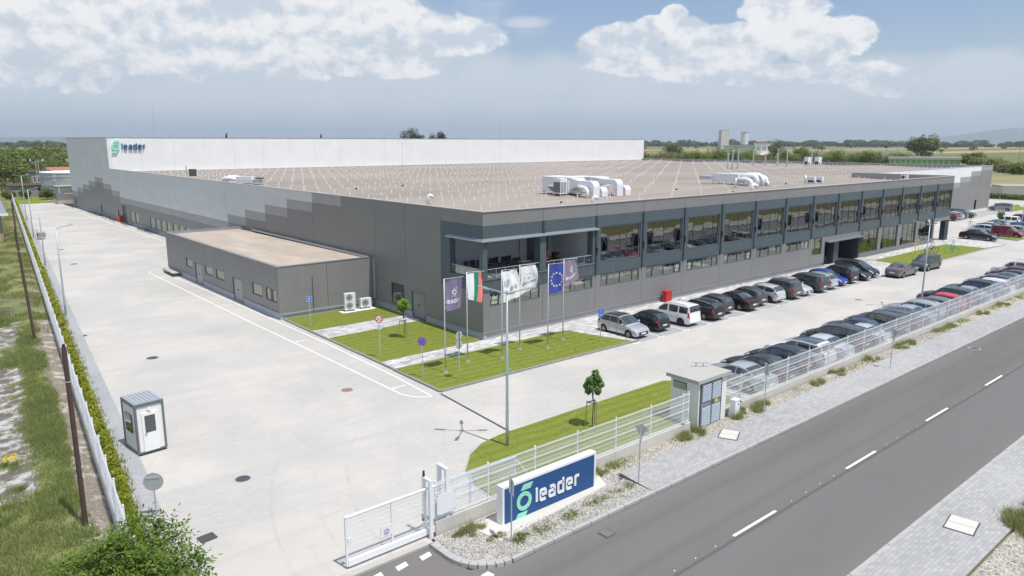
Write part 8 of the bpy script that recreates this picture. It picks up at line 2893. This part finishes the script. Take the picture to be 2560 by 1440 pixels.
for (x0, y0, x1, y1, n, h, m_, gl) in ((350, 302, 394, 262, 11, 8.2, 'leaf_olive', 'pale left stretch'), (385, 268, 415, 238, 9, 9.3, 'leaf', 'tall middle stretch'), (405, 280, 440, 250, 6, 9.0, 'leaf', 'back of the middle stretch'), (420, 222, 455, 196, 8, 8.2, 'leaf', 'stretch beside the ruined factory'), (425, 200, 428, 160, 10, 8.0, 'leaf', 'dark right stretch'), (440, 190, 455, 150, 7, 7.5, 'leaf_far', 'back of the right stretch')):
    for i in range(n):
        u = (i + .5) / n
        x, y = x0 + (x1 - x0) * u + rs_.uniform(-1.5, 1.5), y0 + (y1 - y0) * u + rs_.uniform(-1.5, 1.5)
        tree('bush_tree', x, y, h * rs_.uniform(.8, 1.25), h * rs_.uniform(.85, 1.15), 'bushy tree, %s from left in the %s of the belt' % (ORD[i], gl), m_, 1600, .75, seed=400 + k, ch=h * .52, group='bushy trees in the %s of the belt' % gl, k=11)
        k += 1
tree('tall_poplar', 330, 650, 28, 9, 'left crown of the trees peeping over the white hall', 'leaf_far', 1400, 1.5, seed=500, ch=9, k=12) if False else None
for i, (px, w_, h_) in enumerate([(1030, 9, 26.5), (1052, 6, 23), (1088, 7, 24), (1104, 6, 24)]):
    # rows of tall trees 450 m beyond the hall
    az_ = YAW - math.atan((px - 1280) / 1825.8)
    D = 620
    tree('tall_tree', -32.5 + D * math.cos(az_), -41.7 + D * math.sin(az_), h_ - (0 if i else -.5), w_, ['tall tree with the highest crown above the white hall', 'tall tree right beside the highest crown above the hall', 'third tall tree peeping over the white hall', 'rightmost tall tree peeping over the white hall'][i], 'leaf_dark', 1100, 1.1, seed=510 + i, ch=7, k=12)
# distant wooded horizon as one mass
def far_woods():
    r = np.random.RandomState(8)
    V = []
    for band, (D0, D1, hh, n) in enumerate(((2500, 2900, 15, 620), (2900, 3300, 21, 520))):
        for i in range(n):
            a = r.uniform(.05, 1.75)
            D = r.uniform(D0, D1)
            gate = mnoise.noise(Vector((a * 22, band * 5.0, 0))) + .35
            if band == 0 and gate < .1: continue
            h = hh * r.uniform(.55, 1.15) * (.75 + .5 * max(0, mnoise.noise(Vector((a * 40, 9, 0))) + .2))
            cx, cy = -32.5 + D * math.cos(a), -41.7 + D * math.sin(a)
            rad__ = r.uniform(10, 26)
            m = 26
            d = r.normal(size=(m, 3)); d /= np.linalg.norm(d, axis=1)[:, None]
            p = np.array([cx, cy, h * .5]) + d * np.array([rad__, rad__, h * .5])
            t = np.cross(d, r.normal(size=(m, 3))); t /= np.linalg.norm(t, axis=1)[:, None]
            b = np.cross(d, t)
            s = h * .42
            V.append(np.stack([p - t * s, p - b * s, p + t * s, p + b * s], 1).reshape(-1, 3))
    o = O('far_woods', numpy_mesh('far_woods', np.concatenate(V), 4, M['leaf_dark']))
    tag(o, 'dark band of woods along the horizon', None, None, 'stuff')
far_woods()
# small field trees and hedgerow dots
for i in range(20):
    a = .71 - .022 * i + rs_.uniform(-.008, .008); D = rs_.uniform(1300, 2300)
    tree('hedgerow_tree', -32.5 + D * math.cos(a), -41.7 + D * math.sin(a), rs_.uniform(7, 13), rs_.uniform(6, 12), 'small tree far out in the fields, %s of its kind from the left' % ORD[i], 'leaf_far', 160, 3.0, seed=600 + i, ch=5, k=6, group='small trees far out in the fields')
# hills
def hill(name, az0, az1, D, prof, label):
    b = MB()
    n = 60
    vs, fs = [], []
    for i in range(n + 1):
        u = i / n
        a = az0 + (az1 - az0) * u
        h = interp(prof, u) + 6 * mnoise.noise(Vector((u * 9, 3, 0)))
        for (dd, hh) in ((-900, -2), (-500, h * .45), (0, h), (700, -2)):
            vs.append((-32.5 + (D + dd) * math.cos(a), -41.7 + (D + dd) * math.sin(a), hh))
    for i in range(n):
        for j in range(3):
            fs.append((i * 4 + j, i * 4 + 4 + j, i * 4 + 5 + j, i * 4 + 1 + j))
    b.add(vs, fs)
    structure(b.obj(name, M['leafless'], smooth=True), label)
M['leafless'] = simple('wooded_hill', (.06, .075, .04), .95, var=.2, vscale=.004)
hill('hills', .44, .12, 18200, [(0, 8), (.16, 60), (.34, 150), (.47, 280), (.52, 295), (.60, 245), (.75, 215), (.85, 185), (1, 190)], 'long low mountain on the right horizon')
hill('hills', 1.62, 1.33, 18300, [(0, 130), (.25, 150), (.5, 110), (.75, 130), (1, 80)], 'faint low hills on the left horizon')
# ---------------------------------------------------------------- buildings beyond the site
def box_obj(name, x0, y0, z0, x1, y1, z1, mat, parent):
    b = MB(); b.box(x0, y0, z0, x1, y1, z1)
    return b.obj(name, M[mat], parent)
# steel tank
t = thing('steel_tank', 'large round galvanised steel tank with a white roof rim and ladder', 'tank', (7.9, 188.0, 0))
TR, TH = 9.6, 6.7
tank = NT('corrugated_tank_steel')
sx_ = tank.nt.nodes.new('ShaderNodeSeparateXYZ'); tank.link(tank.pos, sx_.inputs[0])
tn = tank.noise(.4, 4, .6, tank.map(scale=(1, 1, 4)))
tank.bump(tank.math('SINE', tank.math('MULTIPLY', sx_.outputs['Z'], 2 * PI / .3)), .5, .03)
tank.b.inputs['Metallic'].default_value = .08
M['tanksteel'] = tank.done(tank.mix(tank.ramp(tn, .3, .7), (.36, .385, .415, 1), (.47, .495, .525, 1)), .45, .5)
for k in range(6):
    b = MB(); z0 = k * TH / 6
    b.lathe([(TR + (.02 if k % 2 else 0), z0 + .01), (TR + (.02 if k % 2 else 0), z0 + TH / 6)], 64)
    b.obj('shell_ring', M['tanksteel'], t, smooth=True)
gmb('roof', lambda b: b.lathe([(TR + .12, TH - .12), (TR + .14, TH + .08), (TR, TH + .14), (.01, TH + .5)], 64), 'white', t)
for k in (1, 3, 5):
    b = MB(); b.tube([((TR + .05) * math.cos(a), (TR + .05) * math.sin(a), k * TH / 6 + .1) for a in [2 * PI * i / 64 for i in range(64)]], .05, 5, closed=True); b.obj('band', M['galv'], t)
la = rad(222)
lx, ly = math.cos(la), math.sin(la)
gmb('ladder', lambda b: [b.bar(((TR + .25) * lx - s * ly * .3, (TR + .25) * ly + s * lx * .3, .4), ((TR + .25) * lx - s * ly * .3, (TR + .25) * ly + s * lx * .3, TH + .4), .06) for s in (-1, 1)] + [b.bar(((TR + .25) * lx + ly * .3, (TR + .25) * ly - lx * .3, .6 + .5 * k), ((TR + .25) * lx - ly * .3, (TR + .25) * ly + lx * .3, .6 + .5 * k), .05) for k in range(13)], 'galv_light', t)
gmb('ladder_hoop', lambda b: [b.tube([((TR + .3) * lx - ly * .35 * math.cos(q) + lx * .6 * math.sin(q), (TR + .3) * ly + lx * .35 * math.cos(q) + ly * .6 * math.sin(q), z) for q in [PI * i / 6 for i in range(7)]], .03, 5) for z in (2.4, 3.6, 4.8, 6.0)], 'white', t)
gmb('hatch', lambda b: b.cyl(((TR - .1) * math.cos(rad(215)), (TR - .1) * math.sin(rad(215)), .7), ((TR + .35) * math.cos(rad(215)), (TR + .35) * math.sin(rad(215)), .7), .5, None, 16), 'galv_light', t)
gmb('inlet_pipe', lambda b: b.tube([(-8.2, -7.0, 0), (-8.2, -7.0, 1.6), (-7.4, -6.2, 1.9), (-6.8, -5.6, 1.9)], .16, 8), 'galv_light', t)
# pump house next to the yard corner
t = thing('pump_house', 'small grey panelled pump house with a pale concrete base at the far yard corner', 'hut', (-2.1, 162.3, 0), 0)
box_obj('base', 0, 0, 0, 4.2, 3.6, .95, 'concrete', t)
for k in range(3):
    box_obj('wall_panel', .03, .03, .95 + k * 1.05, 4.17, 3.57, 1.98 + k * 1.05, 'clad_grey', t)
box_obj('roof', -.05, -.05, 4.10, 4.25, 3.65, 4.3, 'coping', t)
gmb('wall_vent', lambda b: [b.box(1.6 + k * .55, -.03, 2.35, 1.95 + k * .55, .02, 2.5) for k in range(3)], 'white', t)
gmb('vent_pipe', lambda b: b.cyl((.5, -.08, 2.6), (.5, -.08, 3.9), .07, None, 8), 'white', t)
# cottage behind the fence at the left edge
brick_n = 0
t = thing('brick_house', 'half-built brick house with a dark metal roof at the left edge', 'house', (-25.9, 87.6, 0), rad(2))
box_obj('wall', -6, 0, 0, 5.2, 9, 4.4, 'orangebrick' if 'orangebrick' in M else 'tile', t)
bm_ = NT('orange_hollow_brick')
mp_ = bm_.nt.nodes.new('ShaderNodeSeparateXYZ'); bm_.link(bm_.pos, mp_.inputs[0])
cb_ = bm_.nt.nodes.new('ShaderNodeCombineXYZ')
bm_.link(bm_.math('ADD', mp_.outputs['X'], mp_.outputs['Y']), cb_.inputs[0]); bm_.link(mp_.outputs['Z'], cb_.inputs[1])
br_ = bm_.brick(cb_.outputs[0], 1.0, (.50, .25, .13, 1), (.60, .33, .18, 1), (.52, .42, .34, 1), .02, .26, .22)
M['orangebrick'] = bm_.done(br_.outputs['Color'], .9, .1)
t.children[0].data.materials[0] = M['orangebrick']
for x in (-6, 5.0):
    box_obj('corner_column', x, -.04, 0, x + .3, .3, 4.5, 'kerb_dark', t)
b = MB(); b.add([(-6.6, -1.0, 4.35), (6.0, -1.0, 4.35), (6.0, 5, 6.4), (-6.6, 5, 6.4), (-6.6, 10, 4.6), (6.0, 10, 4.6)], [(0, 1, 2, 3), (3, 2, 5, 4)])
b.add([(-6.6, -1.0, 4.2), (6.0, -1.0, 4.2), (6.0, 5, 6.25), (-6.6, 5, 6.25), (-6.6, 10, 4.45), (6.0, 10, 4.45)], [(3, 2, 1, 0), (4, 5, 2, 3)])
b.obj('roof', simple('grey_sheet_roof', (.26, .28, .34), .5, .2), t)
gmb('eaves_board', lambda b: b.box(-6.6, -1.1, 4.12, 6.05, -1.0, 4.42), 'white', t)
gmb('brace', lambda b: b.bar((5.2, -.2, .5), (7.4, -.4, 1.8), .10), 'wood', t)
# low sheds and a tiled house behind the tank
def house(name, label, x, y, rz, w, d, h, roofh, wallm, roofm, wins=3):
    t = thing(name, label, 'building', (x, y, 0), rz)
    box_obj('wall', 0, 0, 0, w, d, h, wallm, t)
    b = MB(); b.add([(-.5, -.5, h), (w + .5, -.5, h), (w + .5, d / 2, h + roofh), (-.5, d / 2, h + roofh), (-.5, d + .5, h), (w + .5, d + .5, h)], [(0, 1, 2, 3), (3, 2, 5, 4), (0, 3, 4), (1, 5, 2)])
    b.obj('roof', M[roofm], t)
    for k in range(wins):
        wn = O('window', None, t, (w * (k + .6) / (wins + .2), -.03, h * .45))
        gmb('frame', lambda b: b.box(0, 0, 0, w * .1, .04, h * .35), 'white', wn)
        gmb('pane', lambda b: b.box(w * .01, -.02, h * .03, w * .09, -.005, h * .32), 'dark', wn)
    return t
house('tiled_house', 'pale house with a red tiled roof behind the steel tank', 6.2, 221, rad(8), 16, 10, 4.0, 3.0, 'old_concrete', 'tile', 2)
house('dark_shed', 'dark timber-fronted shed beside the red tiled house', 0.4, 221, rad(5), 5.4, 6, 5.8, .5, 'kerb_dark', 'rust', 5)
house('low_shed', 'long low shed with a brown roof left of the tank', -8.2, 193, rad(4), 8.5, 6, 3.2, .5, 'kerb_dark', 'rust', 2)
house('tiled_house', 'distant house with a red roof at the left edge', -30, 330, rad(-8), 32, 14, 6.5, 5, 'old_concrete', 'tile', 3)
def pylon(x, y, h, label):
    t = thing('floodlight_pylon', label, 'pylon', (x, y, 0))
    gmb('lattice', lambda b: [b.bar((sx * .5, sy * .5, 0), (sx * .3, sy * .3, h), .07) for sx in (-1, 1) for sy in (-1, 1)] + [b.bar((-.45, -.45, z), (.4, .4, z + 1), .05) for z in range(0, int(h) - 1, 2)] + [b.bar((.45, -.45, z), (-.4, .4, z + 1), .05) for z in range(1, int(h) - 1, 2)], 'galv', t)
    gmb('cross_arm', lambda b: b.bar((-1.6, 0, h - .6), (1.6, 0, h), .10), 'galv', t)
    gmb('insulator', lambda b: [b.cyl((s, 0, h - .2), (s, 0, h + .4), .16, None, 6) for s in (-1.5, 1.5)], 'signwhite', t)
pylon(0.3, 206, 9.5, 'lattice pole with pale insulators left of the steel tank')
pylon(9.2, 205, 9.5, 'lattice pole in front of the red tiled roof')
# ruined factory, tower, silos, green shed
def at(px, v, z=0):
    pass
M['tower_concrete'] = simple('pale_stained_concrete', (.60, .59, .57), .9, var=.22, vscale=.25)
t = thing('concrete_tower', 'tall stained concrete tower rising above the bushes', 'tower', (548.5, 348.8, 0), rad(-36))
box_obj('shaft', -3.6, -3.6, 0, 3.6, 3.6, 25.2, 'tower_concrete', t)
box_obj('lower_shaft', -4.3, -4.3, 0, 4.6, 4.3, 9, 'tower_concrete', t)
gmb('parapet', lambda b: [b.box(-3.6 + k * 1.2, -3.7, 25.25, -3.0 + k * 1.2, -3.4, 25.7) for k in range(6)] + [b.box(-3.7, -3.7, 25.1, 3.7, 3.7, 25.25)], 'concrete', t)
gmb('stair_slot', lambda b: [b.box(-3.62, -1.0, 3 + k * 3, -3.6, .2, 4.2 + k * 3) for k in range(6)], 'dark', t)
t = thing('grain_silo', 'round white banded silo with a rusty cap behind the ruined factory', 'silo', (727, 441, 0))
for k in range(4):
    b = MB(); b.lathe([(4.3 + .1 * (k % 2), 12 + k * 3.2), (4.3 + .1 * (k % 2), 15.1 + k * 3.2)], 24); b.obj('silo_ring', M['galv_light'], t, smooth=True)
gmb('silo_leg', lambda b: b.lathe([(2.4, 0), (2.8, 12), (4.2, 12.1)], 16), 'concrete', t)
gmb('cap', lambda b: (b.lathe([(4.5, 24.6), (4.5, 25.4), (0.1, 26)], 24), b.box(-.8, -.8, 25.5, .8, .8, 26.6)), 'kerb_dark', t)
t = thing('ruined_factory', 'ruined concrete factory with broken white panels and red brickwork', 'building', (514, 300, 0), YAW - PI / 2 - .22)
box_obj('wall', -20, 0, 0, 4, 14, 11.5, 'tower_concrete', t)
box_obj('white_wall', 4.05, -.5, 4.2, 18, 13, 13.6, 'white_rough', t)
for k in range(3):
    wn = O('window', None, t, (5.2 + k * 4.3, -.56, 8.0))
    gmb('frame', lambda b: b.box(0, 0, 0, 3.4, .05, 3.6), 'white', wn)
    for j in range(2): gmb('pane', lambda b: b.box(.15 + j * 1.65, -.03, .2, 1.6 + j * 1.65, -.005, 3.4), 'clad_mid' if k < 2 else 'dark', wn)
box_obj('roof_slab', -20.5, -.8, 11.5, 4, 14.5, 12.0, 'concrete', t)
box_obj('roof_slab', 4, -.9, 13.65, 19, 14.5, 14.1, 'concrete', t)
box_obj('brick_wall', 5, -1.2, 0, 16, 0, 4.4, 'orangebrick', t)
box_obj('lower_roof', 4, -4.5, 4.2, 17, -.55, 4.6, 'white_rough', t)
for k in range(4): box_obj('column', 6 + k * 3.2, -4.2, 0, 6.4 + k * 3.2, -3.8, 4.2, 'concrete', t)
box_obj('brick_parapet', 5, 4, 14.1, 13, 9, 14.9, 'tile', t)
t = thing('green_shed', 'long low shed with bright green wall panels and a crumbling concrete roof', 'building', (428.5, 151.9, 0), math.atan2(-34.1, 12.9))
W_ = 36.5
box_obj('wall', 0, 0, 0, W_, 10, 5.0, 'old_concrete', t)
for k in range(13):
    box_obj('green_panel', .6 + k * (W_ / 13), -.2, 0.2, (k + 1) * W_ / 13 + .1, -.02, 4.0, 'green_wall', t)
    box_obj('pilaster', k * W_ / 13 + .1, -.3, 0, .38 + k * W_ / 13, -.02, 4.2, 'white_rough', t)
box_obj('roof_edge', -.8, -1.2, 4.6, W_ + .8, 10.5, 5.9, 'concrete', t)
t = thing('white_hut', 'low pale building glimpsed among the bushes', 'building', (800, 500, 0), .2)
box_obj('wall', -10, 0, 0, 14, 8, 4, 'white_rough', t); box_obj('roof', -10.5, -.5, 4, 14.5, 8.5, 4.4, 'concrete', t)
t = thing('ruined_wall', 'low pale ruined wall running behind the bushes', 'wall', (700, 300, 0), -1.2)
for k in range(6): box_obj('wall_segment', k * 14 - 40, 0, 0, k * 14 - 27, .6, 3 + (k % 2) * .8, 'concrete', t)
def pole_line(pts):
    for i, (x, y, h) in enumerate(pts):
        t = thing('power_pole', ['power pole in front of the large field tree', 'power pole near the concrete tower', 'second power pole in the right fields', 'third power pole in the right fields', 'fourth power pole near the right edge'][i], 'pole', (x, y, 0))
        gmb('shaft', lambda b: b.cyl((0, 0, 0), (0, 0, h), .28, .18, 8), 'kerb_dark', t)
        gmb('cross_arm', lambda b: b.bar((-1.4, .8, h - .8), (1.4, -.8, h - .8), .18), 'kerb_dark', t)
pole_line([(432, 149, 11), (720, 455, 14), (700, 160, 12), (800, 110, 12), (690, 110, 11)])
# walls and rubble east of the yard
t = thing('block_enclosure', 'unfinished concrete block enclosure beyond the rear yard', 'wall', (193, 32, 0), rad(-50))
box_obj('grey_wall', 0, 0, 0, 9, .4, 2.6, 'clad_mid', t)
for k in range(3): box_obj('post', k * 4.2, -.1, 0, .3 + k * 4.2, 0, 2.8, 'concrete', t)
box_obj('white_wall', 9.1, 0, 0, 18, 6, 3.0, 'concrete', t)
t = thing('block_stack', 'stack of pale concrete blocks at the right edge beyond the yard', 'blocks', (203, 15.5, 0), rad(20))
for k in range(4): box_obj('block', (k % 2) * 1.8, 0, (k // 2) * 1.2, 1.7 + (k % 2) * 1.8, 1.7, 1.15 + (k // 2) * 1.2, 'concrete', t)
t = thing('low_hedge', 'low trimmed hedge along the east edge of the rear yard', 'hedge', (0, 0, 0))
r9 = np.random.RandomState(15)
cs9 = [(188.5 + .06 * k - k * .0, 10 + k * .55, .6) for k in range(30)]
v9 = leaf_cloud(cs9, [.95] * 30, 2600, .45, seed=4)
v9[:, 2] = np.maximum(v9[:, 2], .02)
O('foliage', numpy_mesh('foliage', v9, 4, M['hedge_g']), t)

# ---------------------------------------------------------------- haze
HZ = MB(); HZ.box(-19900, -19900, -2.2, 19900, 19900, 330)
hm = bpy.data.materials.new('haze')
hm.use_nodes = True
hm.node_tree.nodes.clear()
ho = hm.node_tree.nodes.new('ShaderNodeOutputMaterial')
hv = hm.node_tree.nodes.new('ShaderNodeVolumePrincipled')
hv.inputs['Color'].default_value = (.80, .90, 1.0, 1)
hv.inputs['Density'].default_value = 0.00009
hv.inputs['Anisotropy'].default_value = 0.2
hm.node_tree.links.new(hv.outputs[0], ho.inputs['Volume'])
hz_o = HZ.obj('haze', hm)
hz_o['kind'] = 'stuff'
hz_o['label'] = 'thin pale summer haze over the plain'
